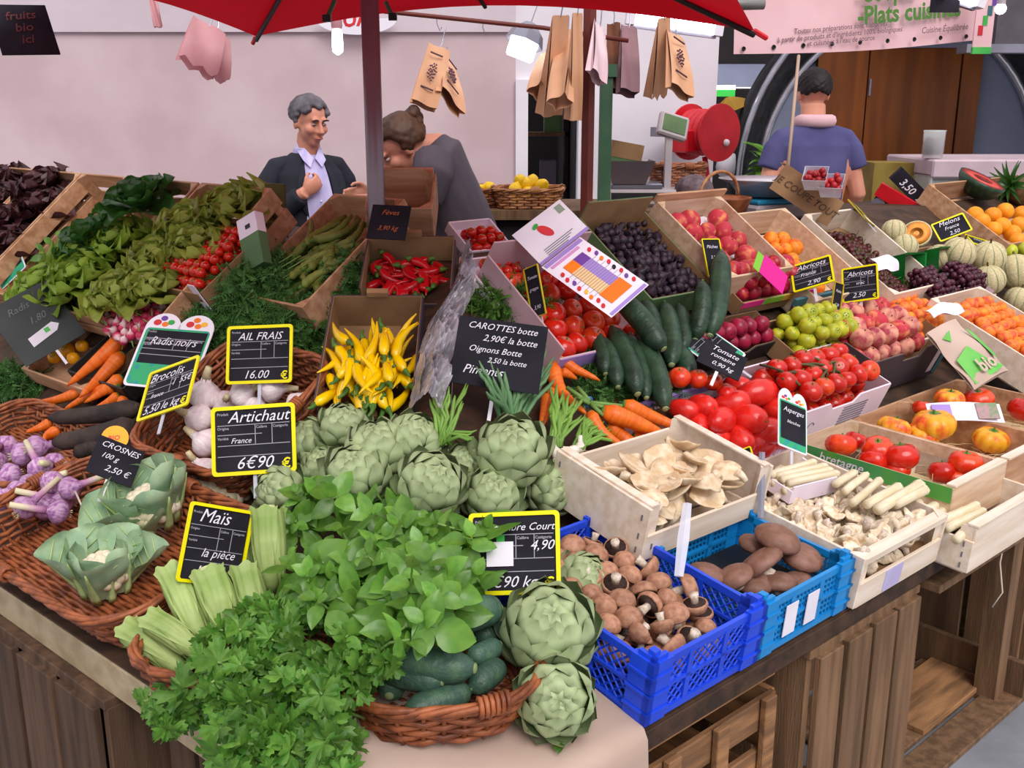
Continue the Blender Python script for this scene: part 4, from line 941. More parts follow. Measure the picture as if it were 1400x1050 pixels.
# vinyl banner
B0, B1 = at(1003, 74, 5.4), at(1332, 55, 6.0)
dx = (B1 - B0).normalized(); up_ = V((0, 0, 1)); up_ = (up_ - dx * up_.dot(dx)).normalized(); BM = basis(B0, dx, up_, dx.cross(up_)); BL = (B1 - B0).length
bn = thing('vinyl_banner', 'pink-white vinyl banner with green words for soups and cooked dishes', 'banner', BM)
G().grid(lambda u, v: (u * BL, v * .75 - .02 * math.sin(PI * u), .015 * math.sin(7 * u + 2 * v)), 24, 8).ob('sheet', BANN, bn, True)
GRT = mat('banner_green', '#4f7f35', rough=.6, rv=0); GRYT = mat('banner_grey', '#7b5f68', rough=.6, rv=0)
text('-Soupes', bn, BL * .475, .222, .125, GRT, 0, .03, z=.022, bold=.03); text('-Plats cuisinés', bn, BL * .475, .112, .125, GRT, 0, .03, z=.022, bold=.03)
text('Toutes nos préparations sont élaborées', bn, BL * .41, .09, .037, GRYT, .1, .03, 'CENTER', z=.022); text("à partir de produits et d'ingrédients 100% biologiques", bn, BL * .41, .055, .037, GRYT, .1, .03, 'CENTER', z=.022)
text("et cuisinées à l'eau de source", bn, BL * .41, .024, .037, GRYT, .1, .03, 'CENTER', z=.022); text('Cuisine Équilibrée', bn, BL * .85, .055, .045, GRYT, .2, .03, 'CENTER', z=.022)
for i in range(9): G().lathe([(.006, 0), (.011, .004), (.013, 0)], 8).ob('eyelet', BLACKP, bn, M=T(BL * (.03 + i * .115), .022, .018))
tag(G().prism([(0.02 * math.cos(a) * 1.6, .02 * math.sin(a)) for a in [i * PI / 6 for i in range(12)]], 0, .003).ob('printed_mark', GRYT, bn, M=T(BL * .16, .33, .02)))
rp_ = tag(G().tube([at(1092, 76, 5.2), at(1085, 150, 5.0), at(1077, 232, 4.85)], .008, 6).ob('hemp_rope', mat('hemp', '#b59a86', rough=.8), smooth=True), 'pale rope hanging from the banner down past the man in blue', 'rope')
gp = thing('banner_strip', 'narrow pinkish hanging strip with a green lower end at the banner edge', 'strip', T(*at(1345, 35, 5.8)))
G().box(-.05, .05, -.005, .005, -.11, .3).ob('strip', BANN, gp); G().box(-.05, .05, -.012, .012, -.145, -.11).ob('green_end', GRNP, gp)
for k in range(4): G().box(-.03 + .02 * k, -.005 + .02 * k, -.008, -.005, -.05 + .05 * k, 0 + .05 * k).ob('printed_fleck', (REDP, GRNP, CARDT, PURP)[k], gp)
hs = thing('hanging_slate', 'dark slate with faint red writing hanging at the top left corner', 'sign', quad_pose((0 - 12, 10), (48, -4), (18, 84), .9, 2.6)[0])
_, W_, H_ = quad_pose((-12, 10), (48, -4), (18, 84), .9, 2.6)
G().box(-W_ / 2, W_ / 2, -H_ / 2, H_ / 2, -.004, .0).ob('board', SLATE, hs)
for i, s in enumerate(('fruits', 'bio', 'ici')): text(s, hs, 0, H_ * (.2 - .24 * i), W_ * .26, mat('faint_red_chalk%d' % i, '#6a3a3e', rough=.8, rv=0), .3, .1, 'CENTER')
hs2 = thing('dark_tag', 'small dark label hanging in front of the banner words', 'sign', T(*at(1292, 2, 5.2)) @ Rx(PI / 2))
G().box(-.07, .07, -.05, .05, 0, .004).ob('board', SLATE, hs2)
wl = thing('arched_wall_sign', 'white arched sign with red letters glimpsed under the canopy edge', 'sign', T(*at(487, 18, 6.9)) @ Rx(PI / 2))
G().prism([(.26 * math.cos(a), .1 * math.sin(a) - .03) for a in [PI + i * PI / 14 for i in range(15)]], -.01, .0).ob('panel', WHITE, wl); text('UA', wl, -.0, -.075, .13, REDP, .1, .1, 'CENTER', bold=.03)
wl2 = text('22', None, 0, 0, .14, mat('faded_red_paint', '#d79aa0', rough=.8, rv=0), .3, name='wall_lettering', M=T(*at(247, 28, 6.98)) @ Rx(PI / 2)); tag(wl2, 'faded red numerals painted high on the plaster wall', 'lettering')

# ---------------------------------------------------------------- things behind the stall
hr = thing('hose_reel', 'red fire hose reel with red box on the white wall', 'hose reel', T(*at(962, 181, 6.62)) @ Rz(.6))
RDH = mat('red_hose', '#d8303c', '#c42632', rough=.5, rv=0)
for y in (-.13, .13): G().lathe([(.02, 0), (.16, .004), (.175, .0), (.175, .014), (.02, .016)], 28).ob('flange', REDPL, hr, False, T(0, y, 0) @ Rx(PI / 2))
for i in range(5): G().tube([(.12 * math.cos(a), -.1 + .05 * i, .12 * math.sin(a)) for a in [k * PI / 12 for k in range(24)]], .025, 6, closed=True).ob('hose_coil', RDH, hr, True)
G().ball(.022, 10, 6).ob('hub_cap', WHITE, hr, True, T(.05, -.15, -.06)); G().box(-.2, -.08, -.06, .08, -.12, .02).ob('red_box', REDPL, hr, bevel=.01)
G().tube([(.02, .0, -.15), (.06, -.02, -.4), (.06, 0, -.9)], .018, 8).ob('hose_tail', RDH, hr, True)
G().box(-.15, .15, .14, .33, -.03, .03).ob('bracket', GREYM, hr)
ct = lambda px, y, z: at(px, 240, y).x
s1 = thing('pole_scale', 'grey electronic scale with a tilted display on a pole', 'scale', T(at(872, 235, 4.75).x, 4.75, 1.202))
G().box(-.14, .22, -.13, .13, 0, .075).ob('base', GPL, s1, bevel=.012); G().box(-.13, .1, -.12, .12, .075, .1).ob('plate', GREYM, s1, bevel=.006); G().box(-.13, .19, -.135, -.128, .03, .06).ob('keypad', BLACKP, s1)
G().box(.12, .15, -.02, .02, .06, .3).ob('pole', GPL, s1); dq = G().box(-.07, .07, -.02, .02, -.05, .06).ob('display', GPL, s1, M=T(.15, 0, .34) @ Rz(.3) @ Rx(-.35) @ Ry(.3), bevel=.008)
G().box(-.055, .055, -.024, -.02, -.03, .045).ob('screen', mat('green_grey_screen', '#5e7a4c', '#4d6640', rough=.2, rv=0), dq)
pn = thing('steel_pan', 'dull steel weighing pan with a carton in it on the pole scale', 'pan', T(at(858, 235, 4.7).x, 4.7, 1.302))
G().lathe([(.02, 0), (.1, .0), (.15, .1), (.155, .1), (.105, -.002)], 4, T() @ Rz(PI / 4)).ob('pan', STEEL, pn)
kc = thing('small_carton', 'small tilted brown and green carton standing in the steel pan', 'carton', T(at(855, 200, 4.72).x - .02, 4.72, 1.31) @ Ry(.18))
G().box(-.07, .07, -.04, .04, .02, .1).ob('carton', CARDG, kc); G().box(-.072, .072, -.042, .042, .1, .17).ob('flap', CARD, kc)
wb = basket('wicker_pot', 'tall brown ribbed basket behind the pole scale', T(at(925, 250, 4.9).x, 4.9, 1.2), .2, .16, .16, .03, WICKS, .06)
tag(G().ball(.09, 14, 8, Sc(1, .9, .8)).ob('dark_sack', mat('dark_mesh_sack', '#4a3a3e', '#6b5a60', rough=.6, sc=40, rv=0), smooth=True, M=T(at(952, 250, 4.6).x, 4.65, 1.27)), 'dark bulging net sack beside the ribbed basket', 'sack')
hb = thing('handled_basket', 'small round handled basket left of the steel bowl', 'basket', wmat(RW, 1.78, 1.24, .002, 0)); G().lathe([(.08, 0), (.11, .08), (.112, .085), (.1, .08), (.02, .01)], 18).ob('body', WICKS, hb, True); G().tube([(.11 * math.cos(a), 0, .08 + .09 * math.sin(a)) for a in [k * PI / 12 for k in range(13)]], .006, 6).ob('handle', WICKL, hb, True)
SM = wmat(RW, 2.08, 1.24, .002, 0)
s2 = thing('bowl_scale', 'blue and grey scale with a white framed display under the steel bowl', 'scale', SM @ Rz(-.3))
G().box(-.15, .15, -.13, .13, 0, .05).ob('base', GPL, s2, bevel=.01); G().box(-.14, .14, -.12, .12, .05, .068).ob('blue_plate', mat('cyan_plate', '#2a93bf', '#2383ad', rough=.4, rv=0), s2, bevel=.006)
q = G().box(-.055, .055, -.02, .0, -.04, .07).ob('display', WHITE, s2, M=T(.16, -.1, .05) @ Rx(-.35), bevel=.006); G().box(-.035, .035, -.022, -.019, -.02, .05).ob('screen', mat('teal_screen', '#4f8f84', '#437a71', rough=.2, rv=0), q)
G().box(.05, .1, .02, .08, .068, .1).ob('yellow_tag', YEL, s2)
bw = thing('steel_bowl', 'wide shiny steel weighing bowl on the blue scale', 'bowl', SM @ T(-.03, 0, .07))
G().lathe([(.03, 0), (.09, .004), (.125, .045), (.165, .062), (.168, .066), (.12, .052), (.08, .012), (.02, .008)], 28).ob('bowl', mat('bowl_steel', '#cdcacf', '#bdbac0', rough=.3, metal=.55, rv=0), bw, True)
lb = basket('lemon_basket', 'honey wicker basket of lemons behind the tomato boxes', T(at(722, 262, 4.62).x, 4.62, 1.2), .26, .22, .075, .02, WICKL, .05)
for i, (px, py) in enumerate(((704, 258), (718, 250), (728, 247), (741, 252), (712, 246), (735, 262), (722, 262), (703, 268), (744, 264))):
    put('lemon', T(*at(px, py + 2, 4.6 + .03 * (i % 3))) @ rrot() @ Sc(.031), 'yellow lemon in the honey wicker basket', 'lemon', 'lemons in the wicker basket')
lb2 = basket('wicker_basket', 'wicker basket of pale yellow squash left of the lemons', T(at(668, 268, 4.66).x, 4.66, 1.2), .15, .15, .07, .02, WICK, .05)
for px, py in ((658, 260), (668, 256), (675, 262), (662, 266)): put('lemon', T(*at(px, py, 4.62)) @ rrot() @ Sc(.026), 'pale yellow squash in the wicker basket left of the lemons', 'squash', 'pale squash in the wicker basket', 'pale_squash')
dc = thing('display_case', 'pale glass display case with a mauve top rail at the far right', 'display case', T(2.27, 5.65, 0))
G().box(0, 2.0, 0, .7, 0, .95).ob('base', GPL, dc); G().box(0, 2.0, .02, .03, .95, 1.28).ob('glass_panel', GLASS, dc); G().box(0, .01, 0, .7, .95, 1.28).ob('end_glass', GLASS, dc)
G().box(0, 2.0, -.01, .7, 1.26, 1.36).ob('top_rail', mat('mauve_rail', '#c3aeb6', '#b7a2aa', rough=.5, rv=0), dc, bevel=.01); G().box(.02, 2, .5, .69, .95, 1.26).ob('back_panel', mat('pale_green_lining', '#c9cfae', '#bcc3a0', rough=.6, rv=0), dc)
jr = thing('glass_jar', 'tall clear glass jar standing against the display case', 'jar', T(at(1273, 230, 5.75).x, 5.75, 1.362)); G().lathe([(.02, 0), (.055, .003), (.058, .14), (.062, .15), (.055, .15), (.05, .01), (.02, .01)], 18).ob('glass', GLASS, jr, True); G().lathe([(.045, .02), (.045, .11), (.02, .11)], 14).ob('contents', GPL, jr, True)
bx_ = tag(G().box(0, .75, 0, .25, 0, 1.33).ob('yellow_topped_counter', mat('olive_counter', '#8f7a35', '#7a6428', rough=.6, rv=0), M=T(at(1195, 230, 5.9).x, 5.9, 0)), 'ochre counter end left of the display case', 'counter')
# ---------------------------------------------------------------- people
SKIN = mat('skin', '#d99a80', '#c98770', rough=.5, sc=4, sss=.15, rv=.04)
HAIRG = mat('grey_hair', '#6f6a70', '#4d494e', rough=.6, sc=14, stretch=(1, 1, .25), bump=.5, bsc=40); HAIRB = mat('brown_hair', '#4e3120', '#352013', rough=.55, sc=14, stretch=(1, 1, .3), bump=.5, bsc=40); HAIRK = mat('black_hair', '#231a1b', '#181213', rough=.6, sc=20, bump=.5, bsc=60)
EYEW = mat('eye_white', '#b9aca8', rough=.3); EYEI = mat('iris', '#2a1d18', rough=.2); LIP = mat('lip', '#b0645c', rough=.5)
SUIT = mat('navy_suit_cloth', '#20222e', '#191b26', rough=.8, sc=6, bump=.15, bsc=9); SHIRT = mat('lilac_shirt', '#c6bfe6', '#b4acd8', rough=.7, sc=3, stretch=(8, 8, .5)); TEE = mat('charcoal_tshirt', '#544b54', '#463e47', rough=.85, sc=4, bump=.3, bsc=8); JEAN = mat('green_grey_denim', '#3c463f', '#303a34', rough=.85, sc=5)
POLO = mat('violet_blue_polo', '#51507c', '#454470', rough=.85, sc=4, bump=.25, bsc=8); TOWEL = mat('pink_towel', '#e6bfc4', '#d8aeb4', rough=.9, bump=.3, bsc=20); APRON = mat('pink_white_apron', '#d8bcc0', '#cbaeb3', rough=.8, bump=.2, bsc=9)
def remesh(o, vox, it=4):
    r = o.modifiers.new('remesh', 'REMESH'); r.mode = 'VOXEL'; r.voxel_size = vox; r.use_smooth_shade = True
    s = o.modifiers.new('smooth', 'SMOOTH'); s.iterations = it; s.factor = .5
    return o
def ellip(g, c, rx, ry, rz, M=None, n=16, m=10): return g.ball(1, n, m, (M or T()) @ T(*c) @ Sc(rx, ry, rz))
def limb(g, pts, rad, n=10): return g.tube(pts, rad, n)
def torso(g, sec, n=18):
    """sec: (centre, half width, half depth, right axis, front axis) rings"""
    vs = []
    for c, a, b, r, f in sec:
        for j in range(n):
            t = 2 * PI * j / n; cs, sn = math.cos(t), math.sin(t)
            vs.append(V(c) + V(r) * (a * math.copysign(abs(cs) ** .8, cs)) + V(f) * (b * math.copysign(abs(sn) ** .8, sn)))
    k = len(sec); fs = [(i * n + j, i * n + (j + 1) % n, (i + 1) * n + (j + 1) % n, (i + 1) * n + j) for i in range(k - 1) for j in range(n)]
    return g.add(vs, fs + [tuple(range(n))[::-1], tuple((k - 1) * n + j for j in range(n))])
def head(g, M):
    """skull, jaw, brow, nose, cheeks, chin, ears in head space: face towards -y, origin at head centre, height .23"""
    e = lambda c, x, y, z: ellip(g, c, x, y, z, M)
    e((0, .012, .035), .076, .094, .083); e((0, -.018, -.03), .062, .07, .075); e((0, -.045, -.082), .034, .036, .028)
    for s in (-1, 1):
        e((s * .038, -.06, -.022), .026, .026, .026); e((s * .03, -.083, .03), .024, .012, .009); e((s * .077, .008, -.008), .011, .02, .032)
    g.tube([M @ V((0, -.084, .02)), M @ V((0, -.1, -.008)), M @ V((0, -.112, -.026)), M @ V((0, -.09, -.036))], [.008, .011, .015, .009], 8)
    for s in (-1, 1): e((s * .011, -.094, -.029), .009, .012, .008)
    e((0, -.083, -.058), .022, .014, .012)
def face_bits(o, M):
    for s in (-1, 1):
        q = G().ball(.0105, 10, 8).ob('eye', EYEW, o, True, M @ T(s * .031, -.0765, .007) @ Sc(1.15, 1, .6)); G().ball(.0058, 8, 6).ob('iris', EYEI, q, True, T(0, -.0068, -.001))
        G().tube([(-.017, 0, -.002), (0, -.004, .004), (.016, .002, 0)], .004, 6).ob('eyebrow', HAIRK, o, True, M @ T(s * .031, -.09, .028))
    G().tube([(-.022, .008, 0), (-.01, -.001, .002), (0, -.002, 0), (.01, -.001, .002), (.022, .008, 0)], [.003, .0055, .006, .0055, .003], 6).ob('lips', LIP, o, True, M @ T(0, -.096, -.06))
def hand(g, M, curl=.6, side=1):
    """palm with four unequal bent fingers and a thumb off its side. wrist at origin, fingers along +x, palm towards -z"""
    ellip(g, (.045, 0, 0), .052, .04, .017, M)
    for i, (y, L) in enumerate(((.03, .068), (.011, .078), (-.009, .073), (-.028, .056))):
        p = V((.078, y, 0)); a = 0; pts = [p - V((.03, 0, 0)), p]
        for k in range(3):
            a -= curl; p = p + V((math.cos(a), 0, math.sin(a))) * L * (.42, .32, .26)[k]; pts.append(p)
        g.tube([M @ q for q in pts], [.009, .0095, .0085, .008, .0062], 8)
    g.tube([M @ V(q) for q in ((.015, side * .025, -.004), (.045, side * .052, -.012), (.07, side * .055, -.03), (.086, side * .045, -.042))], [.012, .011, .0095, .007], 8)
def hair_cap(o, M, m, cuts, thick=.012):
    g = G()
    for i in range(150):
        a = i * 2.4; zz = 1 - 1.55 * i / 150; r_ = math.sqrt(max(0, 1 - zz * zz)); p = V((r_ * math.cos(a), r_ * math.sin(a), zz))
        if not cuts(p): continue
        c = V((p.x * .08, p.y * .098 + .014, p.z * .09 + .033)); g.ball(thick * U(1.2, 1.6), 7, 5, M @ T(*c) @ Sc(1.2, 1.2, .9))
    return remesh(g.ob('hair', m, o, True), .006, 9)
# --- man in the navy suit, three-quarter view, looking down to his left
fx = at(424, 260, 5.25).x
mo = thing('person', 'grey-haired man in a dark suit and lilac shirt, one hand raised to his chest', 'person', T(fx, 5.25, 0) @ Rz(.55) @ Sc(.985))
HM = T(.0, -.045, 1.585) @ Rz(.25) @ Rx(.24)
g = G(); head(g, HM)
limb(g, [(0, .03, 1.36), (0, .0, 1.45), (0, -.02, 1.53)], [.075, .06, .056], 14)
X, Y = (1, 0, 0), (0, 1, 0)
torso(g, [((0, .03, .86), .17, .12, X, Y), ((0, .02, 1.0), .16, .115, X, Y), ((0, .02, 1.2), .185, .125, X, Y), ((0, .03, 1.33), .16, .09, X, Y), ((0, .03, 1.4), .09, .055, X, Y)])
for s in (-1, 1): limb(g, [(s * .09, .03, .92), (s * .1, .0, .5), (s * .1, .03, .09), (s * .1, -.04, .04)], [.095, .068, .045, .04]); ellip(g, (s * .1, -.08, .035), .042, .12, .034)
# right arm (viewer's left) raised to the chest, left arm hanging
RA = [(-.14, .03, 1.35), (-.19, .03, 1.28), (-.245, .0, 1.13), (-.09, -.175, 1.25)]; limb(g, RA, [.04, .045, .042, .032]); limb(g, [(.14, .03, 1.35), (.19, .03, 1.28), (.24, .05, 1.09), (.235, -.03, .85)], [.04, .045, .043, .03])
hand(g, along(V((-.09, -.175, 1.25)), V((.75, .0, .5))) @ Ry(-PI / 2) @ Rx(.2), .75, 1); hand(g, along(V((.235, -.03, .85)), V((0, -.15, -1))) @ Ry(-PI / 2), .35, -1)
bo = remesh(g.ob('body', SKIN, mo, True), .0075, 3); face_bits(mo, HM)
hair_cap(mo, HM, HAIRG, lambda p: p.z > .62 or (p.y > -.25 and p.z > -.35) or (p.z > .2 and abs(p.x) > .6) if p.y > -.72 or p.z > .55 else False, .013)
g = G(); torso(g, [((0, .02, .9), .15, .125, X, Y), ((0, .015, 1.05), .145, .12, X, Y), ((0, .015, 1.2), .15, .125, X, Y), ((0, .025, 1.33), .12, .1, X, Y), ((0, .02, 1.41), .075, .07, X, Y), ((0, .01, 1.46), .07, .066, X, Y)])
remesh(g.ob('shirt', SHIRT, mo, True), .009, 3)
for s in (-1, 1): G().add([(s * .004, -.082, 1.41), (s * .03, -.105, 1.365), (s * .06, -.085, 1.4), (s * .068, -.0, 1.46), (s * .06, .0, 1.485), (s * .035, -.055, 1.455)], [(0, 1, 2, 5), (5, 2, 3, 4)]).ob('collar', SHIRT, mo)
JS = [((0, .02, .74), .185, .15, X, Y), ((0, .015, .95), .182, .15, X, Y), ((0, .015, 1.2), .2, .155, X, Y), ((0, .025, 1.33), .18, .125, X, Y), ((0, .028, 1.4), .125, .09, X, Y), ((0, .025, 1.435), .075, .075, X, Y)]
g = G(); torso(g, JS, 24); remesh(g.ob('jacket', SUIT, mo, True), .01, 3)
def front(x, z, off):
    for (c0, a0, b0, _, _), (c1, a1, b1, _, _) in zip(JS, JS[1:]):
        if z <= c1[2]:
            f = (z - c0[2]) / (c1[2] - c0[2]); a, b, y = a0 + (a1 - a0) * f, b0 + (b1 - b0) * f, c0[1] + (c1[1] - c0[1]) * f
            return y - b * max(0, 1 - abs(x / a) ** 2.5) ** .4 - off
    return -.06
def sf(u, v): z = .76 + .665 * v; w_ = .035 + .03 * math.sin(PI * v) + .01; x = (u - .5) * 2 * w_; return (x, front(x, z, .006), z)
G().grid(sf, 8, 24).ob('shirt_front', SHIRT, mo, True)
for i in range(5): G().ball(.005, 8, 5).ob('button', WHITE, mo, True, T(0, front(0, .9 + .1 * i, .009), .9 + .1 * i))
g = G(); limb(g, [(-.09, .03, 1.385), (-.155, .03, 1.365), (-.2, .032, 1.29), (-.25, .02, 1.12), (-.235, -.02, 1.1), (-.11, -.16, 1.235)], [.04, .056, .064, .06, .06, .048], 14); remesh(g.ob('sleeve', SUIT, mo, True), .01, 3)
g = G(); limb(g, [(.09, .03, 1.385), (.155, .03, 1.365), (.2, .032, 1.29), (.245, .05, 1.08), (.232, -.02, .88)], [.04, .056, .064, .058, .048], 14); remesh(g.ob('sleeve', SUIT, mo, True), .01, 3)
for s in (-1, 1):
    G().grid(lambda u, v, s=s: (s * (.045 + .028 * math.sin(PI * (.25 + .75 * v)) + .04 * u * math.sin(PI * min(1, v * 1.15)) ** .7), front(s * (.06 + .03 * u), 1.12 + .3 * v, .012), 1.12 + .3 * v), 3, 10).ob('lapel', SUIT, mo, True)
g = G()
for s in (-1, 1): limb(g, [(s * .088, .03, .95), (s * .1, .0, .5), (s * .1, .03, .08)], [.115, .088, .07], 12)
ellip(g, (0, .03, .93), .18, .13, .1); remesh(g.ob('trousers', SUIT, mo, True), .012, 3)
# --- woman bending over the crates
wo_ = thing('person', 'woman in a charcoal t-shirt with pinned-up brown hair, bending over the crates', 'person', T(at(640, 250, 4.35).x, 4.35, 0))
hip = V((.0, 0, 1.07)); chest = V((-.13, -.03, 1.43)); neck = V((-.19, -.05, 1.475)); hc = V((-.262, -.09, 1.47))
ax = (chest - hip).normalized(); fr_ = V((-ax.z, 0, ax.x)); fr_ = V((-.62, 0, -.55)).normalized(); sd = V((0, 1, 0))
g = G(); HW = T(*hc) @ Rz(-PI / 2 + .25) @ Rx(.7)
head(g, HW); limb(g, [chest + V((.02, 0, .03)), neck, hc + V((.03, 0, -.03))], [.07, .052, .05], 12)
torso(g, [(hip - ax * .1, .17, .13, sd, fr_), (hip + ax * .05, .165, .12, sd, fr_), (hip + ax * .2, .15, .105, sd, fr_), (hip + ax * .36, .17, .11, sd, fr_), (chest + ax * .02, .15, .085, sd, fr_)])
for s in (-1, 1): limb(g, [hip + V((.0, s * .09, -.02)), V((.03, s * .1, .52)), V((.08, s * .1, .08)), V((.02, s * .1, .04))], [.1, .07, .046, .04]); ellip(g, (-.02, s * .1, .034), .11, .042, .034)
aN = [chest + V((-.01, -.17, .0)), V((-.17, -.26, 1.2)), V((-.33, -.27, 1.27))]; aF = [chest + V((-.01, .16, .0)), V((-.28, .25, 1.18)), V((-.42, .12, 1.27))]
limb(g, aN, [.052, .042, .03]); limb(g, aF, [.052, .042, .03])
hand(g, along(aN[2], V((-1, .1, -.1))) @ Ry(-PI / 2), .5, -1); hand(g, along(aF[2], V((-1, -.2, -.1))) @ Ry(-PI / 2), .5, 1)
remesh(g.ob('body', SKIN, wo_, True), .0075, 3); face_bits(wo_, HW)
hair_cap(wo_, HW, HAIRB, lambda p: p.z > .5 or p.y > -.2 and p.z > -.55, .014)
g = G(); 
for i in range(16): g.ball(U(.02, .032), 7, 5, HW @ T(U(-.03, .03), .1 + U(-.02, .035), .05 + U(-.03, .03)))
for i in range(7): q = V((U(-.03, .03), .1, .06)); g.tube([HW @ q, HW @ (q + V((U(-.03, .03), U(.03, .05), .03)))], [.01, .005], 5)
remesh(g.ob('hair_bun', HAIRB, wo_, True), .006, 1)
g = G(); torso(g, [(hip - ax * .03, .19, .15, sd, fr_), (hip + ax * .1, .185, .145, sd, fr_), (hip + ax * .25, .178, .13, sd, fr_), (hip + ax * .37, .185, .125, sd, fr_), (chest + ax * .015, .16, .095, sd, fr_), (chest + ax * .055, .09, .07, sd, fr_)])
limb(g, [chest + V((.0, -.13, .0)), chest + V((-.0, -.2, -.06)), V((-.165, -.25, 1.27))], [.085, .082, .072], 12); limb(g, [chest + V((.0, .13, .0)), chest + V((-.02, .2, -.06)), V((-.25, .24, 1.28))], [.085, .08, .07], 12)
remesh(g.ob('t_shirt', TEE, wo_, True), .01, 4)
g = G(); torso(g, [(hip + ax * .03, .18, .14, sd, fr_), (hip - V((0, 0, .06)), .185, .15, sd, V((-1, 0, 0))), (hip - V((0, 0, .16)), .18, .13, sd, V((-1, 0, 0)))])
for s in (-1, 1): limb(g, [hip + V((0, s * .09, -.08)), V((.03, s * .1, .52)), V((.08, s * .1, .08))], [.115, .085, .065], 12)
remesh(g.ob('trousers', JEAN, wo_, True), .012, 3)
G().grid(lambda u, v: (-.13 + .06 * math.sin(PI * u) * -1 + .1 * v * .2, (u - .5) * .36, 1.08 - .5 * v), 8, 8).ob('apron', APRON, wo_, True)
# --- man in the blue polo seen from behind
bo_ = thing('person', 'man in a violet-blue polo with a pink towel round his neck, seen from behind', 'person', T(at(1109, 200, 5.75).x, 5.75, 0) @ Rz(PI + .06) @ Sc(1.03))
HB = T(0, -.03, 1.655) @ Rz(.05) @ Rx(.08)
g = G(); head(g, HB); limb(g, [(0, .03, 1.43), (0, .0, 1.5), (0, -.015, 1.6)], [.08, .066, .064], 14)
torso(g, [((0, .03, .92), .18, .13, X, Y), ((0, .02, 1.08), .17, .125, X, Y), ((0, .02, 1.27), .2, .135, X, Y), ((0, .03, 1.39), .185, .1, X, Y), ((0, .03, 1.46), .11, .07, X, Y)])
for s in (-1, 1):
    limb(g, [(s * .095, .03, .96), (s * .105, .0, .52), (s * .105, .03, .09), (s * .105, -.04, .04)], [.1, .072, .048, .042]); ellip(g, (s * .105, -.08, .035), .044, .12, .034)
    limb(g, [(s * .14, .03, 1.41), (s * .2, .03, 1.34), (s * .25, .05, 1.14), (s * .235, -.08, .95)], [.045, .05, .048, .036]); hand(g, along(V((s * .235, -.08, .95)), V((-s * .4, -.8, -.1))) @ Ry(-PI / 2), .5, s)
remesh(g.ob('body', SKIN, bo_, True), .0075, 3); face_bits(bo_, HB)
hair_cap(bo_, HB, HAIRK, lambda p: p.z > .45 or p.y > -.3 and p.z > -.45, .009)
g = G(); torso(g, [((0, .03, .93), .175, .15, X, Y), ((0, .025, 1.1), .165, .14, X, Y), ((0, .025, 1.27), .185, .145, X, Y), ((0, .035, 1.39), .18, .12, X, Y), ((0, .03, 1.46), .14, .095, X, Y), ((0, .03, 1.5), .085, .08, X, Y)])
for s in (-1, 1): limb(g, [(s * .09, .03, 1.455), (s * .165, .03, 1.425), (s * .205, .032, 1.37), (s * .24, .04, 1.27)], [.045, .058, .062, .06], 14)
remesh(g.ob('polo_shirt', POLO, bo_, True), .01, 4)
G().tube([(.085 * math.cos(a), .025 + .095 * math.sin(a), 1.515 - .05 * math.cos(a) ** 2 * 0 - .03 * (math.sin(a) < 0)) for a in [k * PI / 12 for k in range(24)]], .026, 8, closed=True, flat=1.3).ob('towel', TOWEL, bo_, True)
g = G()
for s in (-1, 1): limb(g, [(s * .095, .03, 1.0), (s * .105, .0, .52), (s * .105, .03, .08)], [.12, .092, .074], 12)
ellip(g, (0, .03, .97), .19, .14, .1); remesh(g.ob('trousers', JEAN, bo_, True), .012, 3)
# ---------------------------------------------------------------- laying out the produce
def ball_at(key, px, py, rpx, dz, label, cat, group=None, rot=None, name=None, sc=1):
    p = hit(px, py, dz); r = px2m(p, rpx) * sc
    return put(key, T(*p) @ (rot if rot is not None else rrot()) @ Sc(r), label, cat, group, name)
def stick(key, a, b, rpx, dz, label, cat, pr, group=None, dz2=None, roll=None):
    """a long vegetable lying between two sighted points; pr = the prototype's radius"""
    A, B = hit(*a, dz), hit(*b, dz if dz2 is None else dz2); d = B - A; x = d.normalized(); z = V((0, 0, 1)); y = z.cross(x).normalized(); z = x.cross(y)
    r = px2m((A + B) / 2, rpx) / pr
    return put(key, basis((A + B) / 2, x, y, z) @ Rx(U(-3, 3) if roll is None else roll) @ Sc(d.length, r, r), label, cat, group)
def hipframe(a, b, dz, tilt):
    """frame facing the viewer on the hip of the display: front edge from sighted point a to b, floor sloping up by tilt"""
    A = hit(*a, dz); B = CAM + ray(*b) * ((A - CAM).dot(FWD)); x = B - A; x.z = 0; lx = x.length; x.normalize()
    h = V((-x.y, x.x, 0)).normalized(); y = h * math.cos(tilt) + V((0, 0, 1)) * math.sin(tilt); z = x.cross(y).normalized(); y = z.cross(x)
    return basis(A, x, y, z), lx
def rz(): return Rz(U(0, 6.28)) @ Rx(U(-.5, .5)) @ Ry(U(-.5, .5))
def upish(): return Rz(U(0, 6.28)) @ Rx(U(-.9, .9))
def straw(o, lx, ly, z, n=70):
    g = G()
    for i in range(n):
        p = V((U(.02, lx - .02), U(.02, ly - .02), z + U(0, .02))); d = V((U(-1, 1), U(-1, 1), U(-.15, .35))).normalized() * U(.02, .05)
        g.tube([p - d, p + V((0, 0, .004)), p + d], .0007, 3, cap=False)
    tag(g.ob('straw', STRAW, o), kind='stuff')
STRAW = mat('wood_wool_straw', '#dcc79a', '#c9b184', rough=.8)
PAPER = mat('white_paper', '#ece7f0', '#e0dae6', rough=.7, rv=0)

